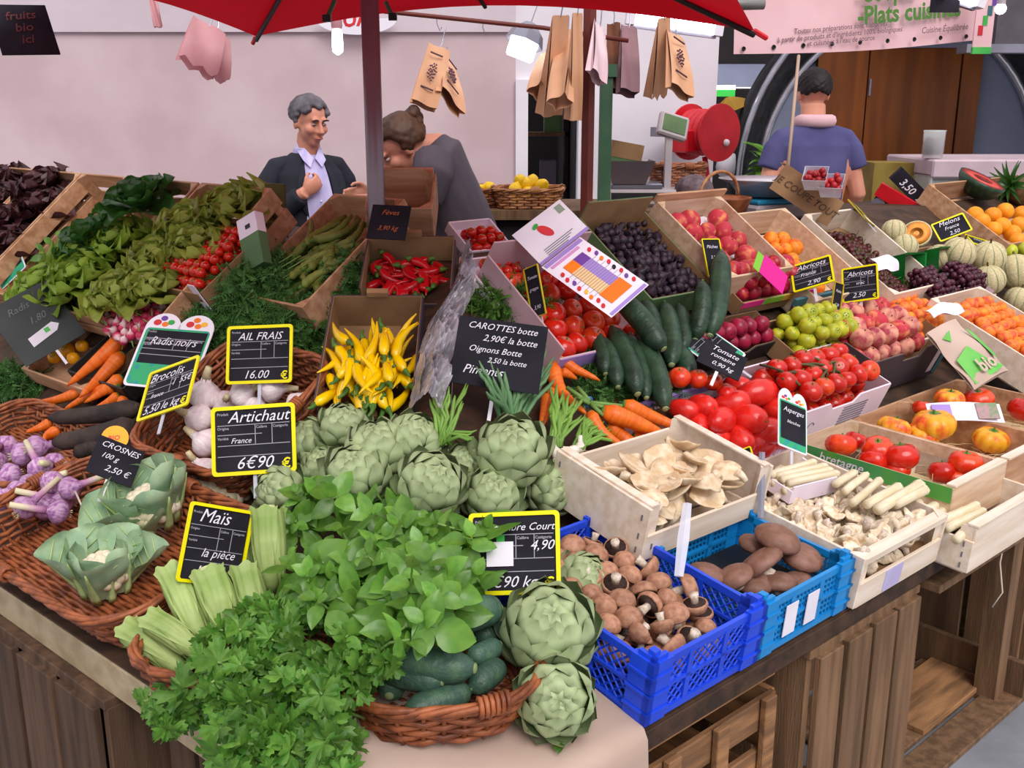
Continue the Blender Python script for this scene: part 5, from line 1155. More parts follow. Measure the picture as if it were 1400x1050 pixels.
# ---- right wing, front row
M = wmat(RW, -.012, .0, .006, .14)
plastic_crate('plastic_crate', 'royal blue plastic crate of brown mushrooms at the front edge', M, .287, .39, .115, BLUEPL, .0135)
pile(M, .008, .279, .01, .38, .018, .0245, 'mush', 'brown button mushroom in the royal blue crate', 'mushroom', 'brown mushrooms in the blue crate', 3, .6, .25, (.8, 1.15), lambda: rrot() if rnd() < .6 else Rz(U(0, 6)) @ Rx(U(-.7, .7)), zs=1.25)
M = wmat(RW, .29, .0, .006, .1)
pc = plastic_crate('plastic_crate', 'cyan blue plastic crate of big flat mushrooms with two paper tags', M, .287, .26, .108, CYANPL, .0115)
for x in (.07, .14): G().box(x, x + .038, -.0085, -.007, .02, .085).ob('paper_tag', PAPER, pc)
G().box(.01, .277, .01, .25, .02, .035, None).ob('paper_bed', BLACKP, pc)
for px, py, r, dz, rx, lb in ((1063, 737, 33, .135, -.3, 'topmost big round brown mushroom in the cyan crate'), (1040, 772, 35, .1, .75, 'long-looking brown mushroom on its side in the middle of the cyan crate'), (1096, 762, 30, .1, .3, 'brown mushroom against the right wall of the cyan crate'), (1003, 790, 29, .09, .5, 'brown mushroom with a dented cap at the left front of the cyan crate'), (966, 786, 28, .085, .2, 'leftmost flat brown mushroom in the cyan crate beside the blue rim'), (1030, 797, 27, .075, -.1, 'brown mushroom low at the front in the cyan crate'), (1062, 797, 29, .075, .2, 'smooth brown mushroom behind the paper tags of the cyan crate'), (1029, 744, 20, .1, -.3, 'small brown mushroom half hidden behind the topmost one'), (1090, 795, 22, .075, .1, 'small brown mushroom in the right front corner of the cyan crate')):
    ball_at('porto', px, py, r, dz, lb, 'mushroom', 'big flat mushrooms in the cyan crate', Rz(U(0, 6)) @ Rx(rx))
p = onz(875, 765, .79); q = onz(1035, 700, .79); x = (q - p); lx = x.length; x.normalize(); yh = V((-x.y, x.x, 0)); ti = .2
M = basis(p, x, yh * math.cos(ti) + V((0, 0, math.sin(ti))), V((0, 0, math.cos(ti))) - yh * math.sin(ti))
oc_ = wood_crate('wooden_crate', 'whitish wooden crate of oyster mushrooms with high side boards', M, lx, .25, .115, WOODW, front=.055, back=.09)
staples(oc_, [(-.008, y, z, 'y') for y in (.01, .24) for z in (.02, .05, .09)] + [(x_, -.0085, .03, 'x') for x_ in (.015, lx - .015)])
for s in (-1, 1): G().box(.0 if s < 0 else lx - .02, .02 if s < 0 else lx, -.002, .252, .1155, .119).ob('top_rail', WOODW, oc_)
pile(M, .015, lx - .015, .012, .24, .018, .037, ['oys0', 'oys1', 'oys2'], 'pale beige oyster mushroom in the whitish crate', 'mushroom', 'oyster mushrooms in the whitish crate', 3, .5, .4, (.8, 1.2), lambda: Rz(U(0, 6.28)) @ Rx(U(-.55, .55)) @ Ry(U(-.6, .3)), zs=.62, sp=1.6)
M = wmat(RW, .605, -.01, .004, .14)
c3 = wood_crate('wooden_crate', 'pale wooden crate of cream mushrooms with a lilac label on its front', M, .335, .38, .115, WOODW, front=0, split=0)
G().box(0, .335, -.008, 0, 0, .056).ob('front_board', WOODW, c3, bevel=.001); G().box(0, .335, -.008, .02, .098, .113).ob('front_rail', WOODW, c3, bevel=.001)
G().box(.1, .17, -.0095, -.008, .004, .054).ob('lilac_label', mat('lilac_label', '#c3bce0', '#b6aed6', rough=.6), c3); G().box(-.002, .337, .015, .37, -.0, .03).ob('bed', CARD, c3)
pile(M, .012, .323, .015, .365, .03, .02, ['hed0', 'hed1', 'hed2'], 'small cream mushroom with a wavy cap in the pale crate', 'mushroom', 'cream mushrooms in the pale crate', 3, .35, .4, (1.0, 1.5), rrot, zs=1.15, sp=2.1)
M = wmat(RW, .965, -.075, .002, .08)
c4 = wood_crate('wooden_crate', 'pale wooden crate jutting over the table edge, holding white asparagus', M, .34, .33, .105, WOODW, left=.075, back=.06)
staples(c4, [(-.008, y, z, 'y') for y in (.012, .16) for z in (.015, .04, .065)]); G().box(0, .34, -.009, .016, .1055, .112).ob('front_rail', WOODW, c4, bevel=.001)
pile(M, .02, .32, .03, .31, .04, .012, 'asp', 'white asparagus spear in the jutting pale crate', 'asparagus', 'asparagus in the jutting crate', 1, sp=2.2, rot=None, limit=0)
for i in range(15): put('asp', M @ T(.06 + U(-.01, .02), .03 + .018 * i, .078 + .008 * (i % 3)) @ Rz(U(-.12, .12)) @ Sc(.17, .2, .2), 'white asparagus spear in the jutting pale crate', 'asparagus', 'asparagus in the jutting crate')
for (a, b, r) in (((1165, 688), (1205, 655), 6), ((1185, 690), (1232, 664), 7), ((1200, 697), (1262, 660), 8), ((1155, 672), (1186, 648), 6), ((1225, 690), (1268, 668), 7), ((1142, 662), (1170, 645), 6)):
    stick('asp', a, b, r, .135, 'white asparagus spear lying across the cream mushrooms', 'asparagus', .056, 'asparagus on the cream mushrooms')
# asparagus tray of white card with its spears
tr = thing('card_tray', 'small creased white card tray holding a bundle of asparagus', 'tray', pmat(1085, 665, .1, 0, .2) @ Rz(-.15))
G().box(-.07, .07, -.05, .05, 0, .004).ob('tray_base', CARDW, tr); G().box(-.07, .07, -.054, -.05, 0, .04).ob('tray_front', CARDW, tr); G().box(.07, .074, -.054, .05, 0, .035).ob('tray_end', CARDW, tr); G().box(-.074, -.07, -.054, .05, 0, .03).ob('tray_end', CARDW, tr)
for i in range(9):
    put('asp', pmat(1085, 665, .1, 0, .2) @ Rz(-.15) @ T(.01 + U(-.01, .01), -.035 + .017 * (i % 5), .017 + .016 * (i // 5) + .004) @ Rz(U(-.06, .06)) @ Sc(.16, .17, .17), 'white asparagus spear bundled in the white card tray', 'asparagus', 'asparagus in the card tray')
# three straw-lined tomato trays
TM = []
for i, (s, wd, lb) in enumerate(((1.04, .265, 'tan wooden tray of big red tomatoes with a green label strip'), (1.32, .265, 'tan wooden tray of yellow striped tomatoes on straw'), (1.6, .34, 'tan wooden tray farthest back, with a leaflet over a few red tomatoes'))):
    M = wmat(RW, s, .01, 0, .03); M.translation.z = .695
    o = wood_crate('tomato_tray', lb, M, wd, .41, .105, WOODT if i else WOOD, cat='tray'); TM.append((o, M, wd))
    G().box(0, wd, -.009, .014, .1055, .112).ob('front_rail', WOODW, o, bevel=.001); G().box(.003, wd - .003, .003, .407, .0, .012).ob('straw_bed', STRAW, o); straw(o, wd, .41, .02, 90)
o, M, wd = TM[0]
q = G().box(-.0105, -.0085, -.005, .40, .07, .107).ob('label_strip', mat('green_label', '#57a03a', '#3f8f5a', rough=.5, sc=1.2, stretch=(1, 6, 1)), o); text('bretagne', q, 0, 0, .034, CHALK, .2, M=T(-.0115, .33, .078) @ Rz(-PI / 2) @ Rx(PI / 2))
for px, py, r, k, dz, lb in ((1150, 608, 22, 'beef', .115, 'orange-red ribbed tomato at the far left of the first tray'), (1200, 613, 22, 'beef', .12, 'orange-red ribbed tomato in the middle of the first tray'), (1194, 630, 21, 'beefr', .095, 'red tomato low in the middle of the first tray'), (1232, 624, 25, 'beefr', .12, 'deep red round tomato heaped in the middle of the first tray'), (1226, 641, 19, 'beef', .09, 'tomato at the front of the middle heap in the first tray'), (1320, 633, 24, 'beef', .12, 'big smooth orange-red tomato by the front board of the first tray'), (1288, 645, 20, 'beefr', .09, 'red tomato on straw left of the smooth one by the front board'), (1306, 652, 18, 'beef', .085, 'tomato tucked under the smooth one by the front board'), (1346, 640, 16, 'beefr', .1, 'red tomato half hidden behind the front board of the first tray'), (1170, 602, 16, 'beefr', .095, 'small red tomato behind the first one in the first tray')):
    ball_at(k, px, py, r, dz - .012, lb, 'tomato', 'big tomatoes in the first tray', Rz(U(0, 6)) @ Rx(U(-.5, .3)))
for px, py, r, k, dz, lb in ((1222, 585, 25, 'heir', .1, 'yellow-red striped tomato at the left end of the second tray'), (1277, 580, 31, 'heir', .115, 'largest yellow-red striped tomato in the second tray'), (1262, 594, 24, 'heir', .085, 'striped tomato below the largest one in the second tray'), (1355, 601, 26, 'heir', .105, 'greenish yellow ribbed tomato at the right of the second tray'), (1397, 612, 17, 'heir', .09, 'yellow tomato cut off by the right picture edge')):
    ball_at(k, px, py, r * .95, dz - .03, lb, 'tomato', 'striped tomatoes in the second tray', Rz(U(0, 6)) @ Rx(U(-.6, .2)))
for px, py, r, k, dz, lb in ((1298, 546, 21, 'heir', .1, 'yellow and red tomato behind the leaflet in the third tray'), (1338, 546, 21, 'beef', .1, 'orange tomato behind the leaflet, right of the yellow one'), (1400, 560, 22, 'beefr', .1, 'red tomato at the right edge of the third tray'), (1262, 558, 15, 'beef', .085, 'small orange tomato left of the leaflet in the third tray')):
    ball_at(k, px, py, r, dz, lb, 'tomato', 'tomatoes in the third tray', Rz(U(0, 6)) @ Rx(U(-.5, .3)))
MF, W_, H_ = quad_pose((1269, 552), (1371, 551), (1269, 577), 3.4, 2.78)
o = thing('leaflet', 'white printed leaflet propped over the tomatoes in the third tray', 'leaflet', MF)
G().grid(lambda u, v: ((u - .5) * W_, (v - .5) * H_, .008 * math.sin(4 * u)), 10, 3).ob('sheet', PAPER, o, True)
G().box(W_ * .14, W_ * .42, -H_ * .42, H_ * .42, .006, .009).ob('printed_photo', mat('leaflet_photo', '#7a8f6a', '#b08a90', rough=.5, sc=60), o); G().box(-W_ * .45, -W_ * .2, -H_ * .3, H_ * .35, .006, .009).ob('lilac_panel', CARDL, o)

# ---- right wing, middle rows
M = wmat(RW, .6, .37, .01, .45)
lbx = card_box('tomato_box', 'open pinkish card box of plum tomatoes with a lilac rim', M, .4, .3, .06, CARDP, CARDW, front=.03, right=.04)
G().box(0, .4, .298, .306, .055, .075).ob('lilac_rim', CARDL, lbx)
for i, (px, py, r, dz, sp_) in enumerate(((1035, 537, 24, .12, 1.5), (960, 555, 20, .09, .2), (1000, 552, 22, .1, 1.1), (935, 560, 18, .07, .8), (985, 575, 24, .09, 2.2), (1020, 572, 26, .1, .4), (1045, 590, 24, .09, 1.2), (955, 580, 20, .06, 2.6), (1010, 600, 22, .07, .1), (1032, 606, 20, .06, 1.9), (975, 597, 20, .05, 1.2), (1058, 560, 22, .1, .3), (1010, 528, 17, .09, .9), (1045, 612, 17, .05, 2.), (1065, 600, 18, .06, .6), (995, 540, 18, .1, 2.4), (940, 572, 18, .05, 1.7), (1060, 578, 20, .06, 2.8))):
    ball_at('roma', px, py, r * .86, dz, 'red plum tomato heaped in the pinkish open box', 'tomato', 'plum tomatoes in the pinkish box', Rz(sp_ + .4) @ Rx(PI / 2 + U(-.4, .4)))
for px, py, r, lb in ((929, 516, 14, 'round tomato at the left end of the row behind the plum tomatoes'), (954, 518, 13, 'second round tomato in the row behind the plum tomatoes'), (975, 522, 12, 'third round tomato in the row, under the slate price'), (990, 533, 10, 'small round tomato at the right end of the row behind the plum tomatoes')):
    ball_at('vineo', px, py, r * 1.15, .1, lb, 'tomato', 'round tomatoes behind the plum tomatoes', Rz(U(0, 6)) @ Rx(-.3))
M = wmat(RW, .99, .44, .012, .4)
wbx = card_box('tomato_box', 'white printed card box heaped with vine tomatoes', M, .46, .2, .125, CARDW, CARDP, left=.07, notch=.022)
q = G(); [q.box(.24, .36, -.0062, -.0052, .03 + .009 * k, .033 + .009 * k) for k in range(8)]
tag(q.ob('printed_lines', GREYP, wbx), kind='stuff'); q = G(); [q.tube([(.1 + .016 * math.cos(a), -.005, .06 + .02 * math.sin(a)) for a in [.5 + k * .3 for k in range(15)]], .0012, 4)]; q.ob('printed_emblem', GREYP, wbx); G().box(.3, .34, -.0065, -.005, .0, .014).ob('hand_hole', BLACKP, wbx)
def vines(M, n, lx, ly, z):
    for i in range(n):
        g = G(); x, y = U(.05, lx - .05), U(.04, ly - .04); a = U(0, 6.28); pts = [(x + math.cos(a) * t_, y + math.sin(a) * t_, z + .02 * math.sin(20 * t_ + 1)) for t_ in (-.05, -.02, .01, .04, .07)]
        g.tube(pts, .0032, 6)
        for p_ in pts[1:4]: g.tube([p_, (p_[0] + U(-.02, .02), p_[1] + U(-.02, .02), p_[2] - .015)], .002, 5)
        tag(g.ob('vine_stalk', VINE, None, True, M), 'brownish green vine stalk lying over the red vine tomatoes', 'stalk', 'vine stalks on the tomatoes')
VINE = mat('vine_stalk', '#5a5a34', '#47452a', rough=.7, sc=9)
pile(M, .01, .45, .01, .19, .045, .029, ['vine', 'vineo', 'vine'], 'red vine tomato heaped in the white printed box', 'tomato', 'vine tomatoes in the white box', 3, .9, .2, (.9, 1.12), upish, zs=1.35)
vines(M, 9, .42, .18, .15)
M = wmat(RW, 1.3, .6, .015, .5)
card_box('tomato_box', 'brown open card box of lime yellow tomatoes behind the white box', M, .3, .17, .06, CARD, CARD)
pile(M, .01, .29, .01, .16, .025, .0245, 'lime', 'lime yellow tomato in the brown open box', 'tomato', 'lime yellow tomatoes', 3, .7, .2, (.85, 1.15), upish, zs=1.35)
M = wmat(RW, 1.46, .5, .012, .42)
bk = card_box('fruit_box', 'black printed card box of peaches right of the white tomato box', M, .46, .3, .13, CARDK, CARD, notch=.03, tabs=False)
G().box(.39, .42, -.006, -.005, .02, .11).ob('white_label', CARDW, bk); G().box(.43, .46, -.0062, -.005, .01, .1).ob('teal_print', CARDT, bk); G().box(0, .46, .296, .306, .125, .15).ob('teal_rim', CARDT, bk)
pile(M, .01, .45, .04, .29, .05, .034, ['peach', 'peach2', 'peach2'], 'rosy peach in the black printed box', 'peach', 'peaches in the black box', 2, .6, .2, (.9, 1.1), upish, zs=1.4)
M = wmat(RW, .94, .69, -.01, .6)
card_box('plum_box', 'low black card box of dark red plums with folded corners', M, .4, .12, .06, CARDB, CARD, notch=.018)
pile(M, .01, .39, .01, .115, .03, .0255, 'plum', 'dark red plum in the low black box', 'plum', 'plums in the black box', 2, .5, .15, (.9, 1.1), zs=1.35)
M = wmat(RW, 1.27, .8, .025, .6)
nb = card_box('nectarine_box', 'card box of nectarines with pink, green and yellow printed edges', M, .36, .17, .05, CARD, CARD)
for x0, x1, m_ in ((0, .1, mat('pink_print', '#e0358c', rough=.5, rv=0)), (.1, .2, mat('lime_print', '#8cc63f', rough=.5, rv=0)), (.2, .28, YELP), (.28, .36, mat('magenta_print', '#d6178c', rough=.5, rv=0))): G().box(x0, x1, -.0065, -.005, .03, .052).ob('printed_edge', m_, nb)
pile(M, .01, .35, .01, .165, .02, .026, 'nec', 'red and yellow nectarine in the bright edged box', 'nectarine', 'nectarines in the bright edged box', 2, .4, .2, (.9, 1.1), zs=1.4)
MC, W_, H_ = quad_pose((1046, 348), (1082, 376), (1034, 374), 1.5, 2.93); cd = thing('magenta_card', 'bright magenta card with a lime patch behind the nectarines', 'card', MC)
G().box(-W_ / 2, W_ / 2, -H_ / 2, H_ / 2, -.002, 0).ob('card', mat('magenta_card', '#d6178c', rough=.5, rv=0), cd); G().box(-W_ * .75, -W_ * .5, -H_ * .5, H_ * .4, -.004, -.002).ob('lime_patch', mat('lime_card', '#7fbf3a', rough=.5, rv=0), cd)

# ---- right wing, top row of tilted crates
M = wmat(RW, .5, .76, .012, .62)
pb = card_box('tomato_box', 'pinkish white card box of red tomatoes behind the info sheet', M, .34, .33, .09, CARDP, CARDP, front=.06, back=.13)
G().box(0, .34, -.0062, -.005, .02, .06).ob('lilac_front', CARDL, pb)
pile(M, .01, .33, .01, .32, .02, .031, ['vine', 'vineo'], 'red tomato in the pinkish box under the info sheet', 'tomato', 'tomatoes under the info sheet', 1, .5, .2, (.9, 1.1), upish)
M = wmat(RW, .92, .85, .015, .62)
card_box('fig_box', 'green printed card box of dark purple figs', M, .27, .33, .075, CARDG, CARD, back=.13)
pile(M, .008, .262, .01, .32, .03, .0145, 'fig', 'small dark purple fig in the green printed box', 'fig', 'figs in the green box', 2, .5, .5, (.7, 1.25), zs=1.3)
M = wmat(RW, 1.215, .84, .02, .6)
o = wood_crate('wooden_crate', 'tilted tan crate of red peaches on white paper, left of the apricots', M, .29, .33, .12, WOOD); liner(o, PAPER, .29, .33, .045, 'paper_liner')
G().box(-.02, .31, .33, .338, .12, .145).ob('top_lath', WOODT, o)
pile(M, .012, .28, .01, .32, .05, .033, 'peach', 'red peach on white paper in the tilted tan crate', 'peach', 'peaches in the tilted crate', 1, 0, .25, (.9, 1.1), drop=.12)
M = wmat(RW, 1.53, .74, .015, .58)
o = wood_crate('wooden_crate', 'tilted tan crate nearly empty of apricots behind two price signs', M, .31, .4, .1, WOOD); liner(o, PAPER, .12, .3, .02, 'paper_liner', .0, .06)
pile(M, .1, .3, .01, .39, .02, .0265, 'apr', 'orange apricot in the nearly empty tilted crate', 'apricot', 'apricots in the tilted crate', 1, 0, .3, (.9, 1.12), drop=.3)
M = wmat(RW, 1.9, .7, .015, .58)
o = wood_crate('wooden_crate', 'tilted pale crate of dark cherries', M, .31, .4, .11, WOODW, back=.11); liner(o, CARD, .31, .4, .03, 'card_liner')
pile(M, .02, .3, .03, .37, .03, .012, 'che', 'dark cherry in the tilted pale crate', 'cherry', 'cherries in the pale crate', 1, 0, .35, (.85, 1.15), drop=.15, zfn=lambda x_, y_: .02 * math.sin(12 * x_) ** 2)
M = wmat(RW, 1.75, .56, .02, .5)
o = wood_crate('wooden_crate', 'low pale crate of apricots in front of the grape punnets', M, .38, .2, .07, WOODW)
pile(M, .01, .37, .01, .19, .03, .0225, ['apr', 'apr', 'apr2'], 'orange apricot in the low pale crate', 'apricot', 'apricots in the low pale crate', 2, .3, .2, (.9, 1.12), zs=1.35)
M = wmat(RW, 2.1, .65, .02, .5)
o = card_box('grape_box', 'pinkish paper-lined box holding two green punnets of black grapes', M, .48, .2, .06, CARDP, CARDP, lean=.25)
PUN = mat('green_punnet_plastic', '#0f7a2e', '#0c6a27', rough=.3, rv=0)
for x_, lb in ((.1, 'green plastic punnet of black grapes, tipped up on the left'), (.34, 'green plastic punnet of black grapes, on the right by the melons')):
    X = M @ T(x_, .19, .055) @ Rx(1.05); pn_ = thing('punnet', lb, 'punnet', X)
    G().lathe([(.055, 0), (.085, .0), (.11, .075), (.115, .078), (.106, .075), (.08, .006), (.02, .006)], 4, Rz(PI / 4) @ Sc(.85, 1, .8)).ob('tub', PUN, pn_)
    pile(M @ T(x_, .09, .075), -.08, .08, -.085, .05, .0, .0115, 'grape', 'black grape spilling from the %s green punnet' % ('left' if x_ < .2 else 'right'), 'grape', 'black grapes in the %s punnet' % ('left' if x_ < .2 else 'right'), 3, .9, .4, (.85, 1.15), zs=1.3)
pile(M, .16, .3, .0, .09, .04, .0115, 'grape', 'black grape lying between the two green punnets', 'grape', 'black grapes between the punnets', 2, .6, .4, (.85, 1.15))
M = wmat(RW, 2.5, .5, .01, .5)
card_box('melon_box', 'grey-brown card box in front of the stacked melons', M, .75, .5, .06, CARD, CARD)
for px, py, r, dz, lb in ((1311, 346, 23, .16, 'pale melon behind, left of the pair on top of the stack'), (1352, 351, 23, .14, 'pale melon at the right of the top pair'), (1352, 383, 22, .09, 'melon with dark seams at the front of the stack'), (1389, 372, 26, .11, 'largest melon, at the right picture edge'), (1392, 410, 19, .06, 'melon low at the right picture edge in the box'), (1222, 316, 17, .12, 'small pale melon behind the cherry crate'), (1236, 338, 19, .1, 'melon under the cut one, behind the left punnet'), (1282, 352, 19, .1, 'melon between the left punnet and the top pair')):
    ball_at('melon', px, py, r, dz, lb, 'melon', 'melons in the stack', Rz(U(0, 6)) @ Rx(U(.2, .8)))
ball_at('halfmelon', 1253, 319, 20, .14, 'cut melon showing its orange flesh', 'melon', None, Rz(-.5) @ Rx(.95))
M = wmat(RW, 3.0, .8, .01, .55); wood_crate('wooden_crate', 'brown wooden crate of oranges at the far right', M, .9, .4, .09, WOODT)
for px, py, k, lb in ((1342, 303, 'orange', 'leftmost orange in the far right crate'), (1357, 295, 'orange', 'orange beside the leftmost one, below the cut watermelon'), (1374, 289, 'lemon', 'big yellow grapefruit on top of the oranges'), (1370, 309, 'orange', 'orange in the middle of the far right crate'), (1358, 314, 'orange', 'orange low in the middle of the far right crate'), (1384, 319, 'orange', 'big orange at the front of the far right crate'), (1393, 308, 'orange', 'orange at the right picture edge'), (1391, 330, 'orange', 'orange lowest in the far right crate'), (1333, 294, 'orange', 'small orange hidden below the watermelon'), (1397, 293, 'lemon', 'yellow citrus at the right picture edge above the oranges')):
    ball_at(k if k == 'orange' else 'orange', px, py, 12, .1, lb, 'orange' if k == 'orange' else 'citrus', None, rrot(), None if k == 'orange' else 'grapefruit')
for px, py, lb in ((1381, 344, 'green apple left of its neighbour below the oranges'), (1397, 341, 'green apple at the right picture edge below the oranges')): ball_at('apple', px, py, 11, .09, lb, 'apple')
p = hit(1342, 264, .05); put('watermelon', along(p + V((0, 0, .06)), V((.34, -.28, .88))) @ Sc(.105), 'cut watermelon half showing its red flesh above the oranges', 'watermelon')
p = hit(1396, 262, .06); pa = thing('pineapple', 'pineapple lying at the right picture edge beside the watermelon', 'pineapple', T(*p) @ Rz(-2.6) @ Ry(1.2))
G().lathe([(.03, -.1), (.055, -.08), (.065, 0), (.055, .07), (.03, .09)], 14, ribs=7, amp=.1).ob('fruit', mat('pineapple_rind', '#8a5a3a', '#5f4a2a', rough=.6, sc=30, vor=True, lo=.1, hi=.6), pa, True)
lm = leaf('leaf', LETD, lambda v: .14 * (1 - v) + .01, 1, .4, .4, 0, 1, 2, 5)
for i in range(22): link('leaf', lm, pa, T(0, 0, .08) @ Rz(i * 2.4) @ Rx(.35 + .9 * (1 - i / 22)) @ Sc(.12))
M = wmat(RW, 2.06, .22, .05, .42)
o = wood_crate('wooden_crate', 'long pale crate of rosy apricots at the right picture edge', M, .34, .46, .1, WOODW)
pile(M, .012, .328, .012, .45, .035, .0245, ['apr2', 'apr', 'apr2'], 'rosy orange apricot in the long pale crate', 'apricot', 'apricots in the long pale crate', 2, .2, .2, (.9, 1.1), zs=1.35)
MB, W_, H_ = quad_pose((1266, 456), (1322, 434), (1320, 530), .72, 3.0); o = thing('paper_bag', 'brown paper bag with green print lying over the trays', 'bag', MB)
G().grid(lambda u, v: ((u - .5) * W_ * (1 + .25 * (1 - v)), (v - .5) * H_, .02 * math.sin(PI * u) + .006 * math.sin(9 * v + 4 * u)), 10, 10).ob('front_sheet', KRAFT, o, True); G().grid(lambda u, v: ((u - .5) * W_ * (1 + .25 * (1 - v)), (v - .5) * H_, -.004), 4, 4).ob('back_sheet', KRAFT, o, True)
zz = lambda x_, y_: .02 * math.sin(PI * min(1, max(0, x_ / (W_ * 1.1) + .5))) + .009
def flat(pl, m_, nm): G().add([(x_ * W_, y_ * H_, zz(x_ * W_, 0)) for x_, y_ in pl], [tuple(range(len(pl)))]).ob(nm, m_, o)
BGR = mat('bag_green_print', '#6fbf5a', '#5fb04c', rough=.7, sc=12, rv=0)
flat([(-.5, -.05), (-.1, .05), (.1, -.25), (.45, -.42), (.0, -.46), (-.55, -.45)], BGR, 'green_print'); flat([(.3, .3), (.5, .2), (.56, -.2), (.44, -.3)], BGR, 'green_print'); flat([(-.4, .3), (-.15, .36), (-.3, .2)], BGR, 'green_print')
text('bio', o, -W_ * .3, -H_ * .38, W_ * .4, KRAFT, .1, z=.03, bold=.03)
for (pp, lb) in ((((1262, 423), (1308, 412), (1270, 436)), 'white crumpled sheet of paper by the long apricot crate'), (((1190, 352), (1225, 348), (1196, 372)), 'white paper corner sticking up beside the left punnet')):
    MB, W_, H_ = quad_pose(*pp, 1.7, 3.2); tag(G().grid(lambda u, v: ((u - .5) * W_, (v - .5) * H_, .01 * math.sin(6 * u + 4 * v)), 8, 6).ob('paper_sheet', PAPER, smooth=True, M=MB), lb, 'paper sheet')
# behind the top row: cardboard offcut, fruit punnets, dark package
MB, W_, H_ = quad_pose((1072, 228), (1152, 280), (1056, 252), 3.2, 3.47, -1); o = thing('cardboard_box', 'long cardboard box with hand-written capitals leaning behind the apricots', 'box', MB)
G().box(-W_ / 2, W_ / 2, -H_ * .7, H_ * .6, -.01, 0).ob('front_panel', CARD, o); G().box(-W_ / 2, W_ / 2, H_ * .58, H_ * .62, -.14, -.01).ob('top_panel', CARD, o); G().box(-W_ * .4, W_ * .1, H_ * .62, H_ * .66, -.16, -.13).ob('teal_edge', CARDT, o)
text('JE COUPE TOUT', o, 0, -H_ * .25, H_ * .46, mat('marker_ink', '#5a4636', rough=.8), .2, 0, 'CENTER', z=.002)
RASP = mat('red_berry', '#b0242c', '#8c1a24', rough=.4, sc=8, rv=.2)
for i, (px, py) in enumerate(((1115, 252), (1137, 262))):
    p = CAM + ray(px, py) * 3.42; o = thing('berry_punnet', ('clear punnet of red berries leaning by the cardboard writing', 'second clear punnet of red berries, lower right of the first')[i], 'punnet', T(*p) @ Rz(-.4) @ Rx(.6))
    G().lathe([(.045, 0), (.055, .045), (.053, .045), (.043, .004), (.01, .004)], 4, Rz(PI / 4)).ob('clear_tub', CLEAR, o); g = G()
    for k in range(24): g.ball(.011, 7, 5, T(U(-.027, .027), U(-.027, .027), .014 + U(0, .036)))
    tag(g.ob('berries', RASP, o, True), kind='stuff')
for pp, A_, m_, lb, txt in ((((1228, 232), (1292, 284), (1214, 246)), 4.0, SLATE, 'long black slate with chalk prices leaning by the display case', '3,50  2,80'), (((1206, 250), (1254, 284), (1199, 264)), 3.2, REDPL, 'red and black package leaning left of the long slate', '')):
    MB, W_, H_ = quad_pose(*pp, A_, 4.3, -1); o = thing('leaning_slate' if txt else 'red_package', lb, 'sign' if txt else 'package', MB); G().box(-W_ / 2, W_ / 2, -H_ / 2, H_ / 2, -.02, 0).ob('board' if txt else 'red_face', m_, o)
    if txt: text(txt, o, 0, -H_ * .3, H_ * .7, CHALK, .2, 0, 'CENTER')
    else: G().box(-W_ * .45, W_ * .55, -H_ * 1.6, -H_ * .52, -.03, -.005).ob('black_face', BLACKP, o); G().lathe([(.02, 0), (.03, .001)], 14).ob('round_label', GREYP, o, M=T(-W_ * .3, -H_ * 1.0, -.004))
# ---- cucumbers and carrots right of the middle
for i, (a, b, r, dz, lb) in enumerate((((811, 452), (828, 512), 11, .05, 'leftmost upright cucumber of the row, half hidden'), ((822, 462), (845, 530), 12, .055, 'second upright cucumber from the left of the row'), ((836, 448), (872, 540), 15, .07, 'third upright cucumber of the row, lightly bent'), ((860, 458), (884, 545), 12, .06, 'slim cucumber between two thick ones in the row'), ((872, 455), (910, 560), 15, .07, 'thick cucumber at the front right of the row'), ((845, 405), (908, 478), 16, .13, 'cucumber lying slantwise on top of the row'), ((908, 415), (918, 500), 14, .07, 'upright cucumber right of the slanting one'), ((928, 418), (934, 480), 11, .06, 'short cucumber at the right end of the row'), ((880, 412), (896, 470), 12, .06, 'cucumber behind the slanting one'), ((986, 345), (970, 460), 15, .09, 'tallest cucumber standing up against the plums'), ((960, 385), (950, 465), 13, .07, 'cucumber standing left of the tallest one'), ((926, 475), (940, 520), 14, .05, 'dark cucumber behind the round tomatoes'))):
    stick('cuc', a, b, r, dz + (.12 if 'tall' in lb else .03), lb, 'cucumber', .085, 'long cucumbers standing on the slope', dz + .03, roll=U(-.5, .5))
q = [hit(742, 468, .02), hit(790, 462, .02), hit(950, 585, .02), hit(900, 600, .02)]
tag(G().grid(lambda u, v: tuple(q[0].lerp(q[3], v).lerp(q[1].lerp(q[2], v), u) + V((0, 0, .006 * math.sin(9 * v + 5 * u)))), 8, 20).ob('coir_mat', mat('coir_mat', '#6e4a38', '#553628', rough=.95, sc=60, bump=.5, bsc=120, rv=0), smooth=True), 'brown coir matting under the cucumbers and carrots', 'mat')
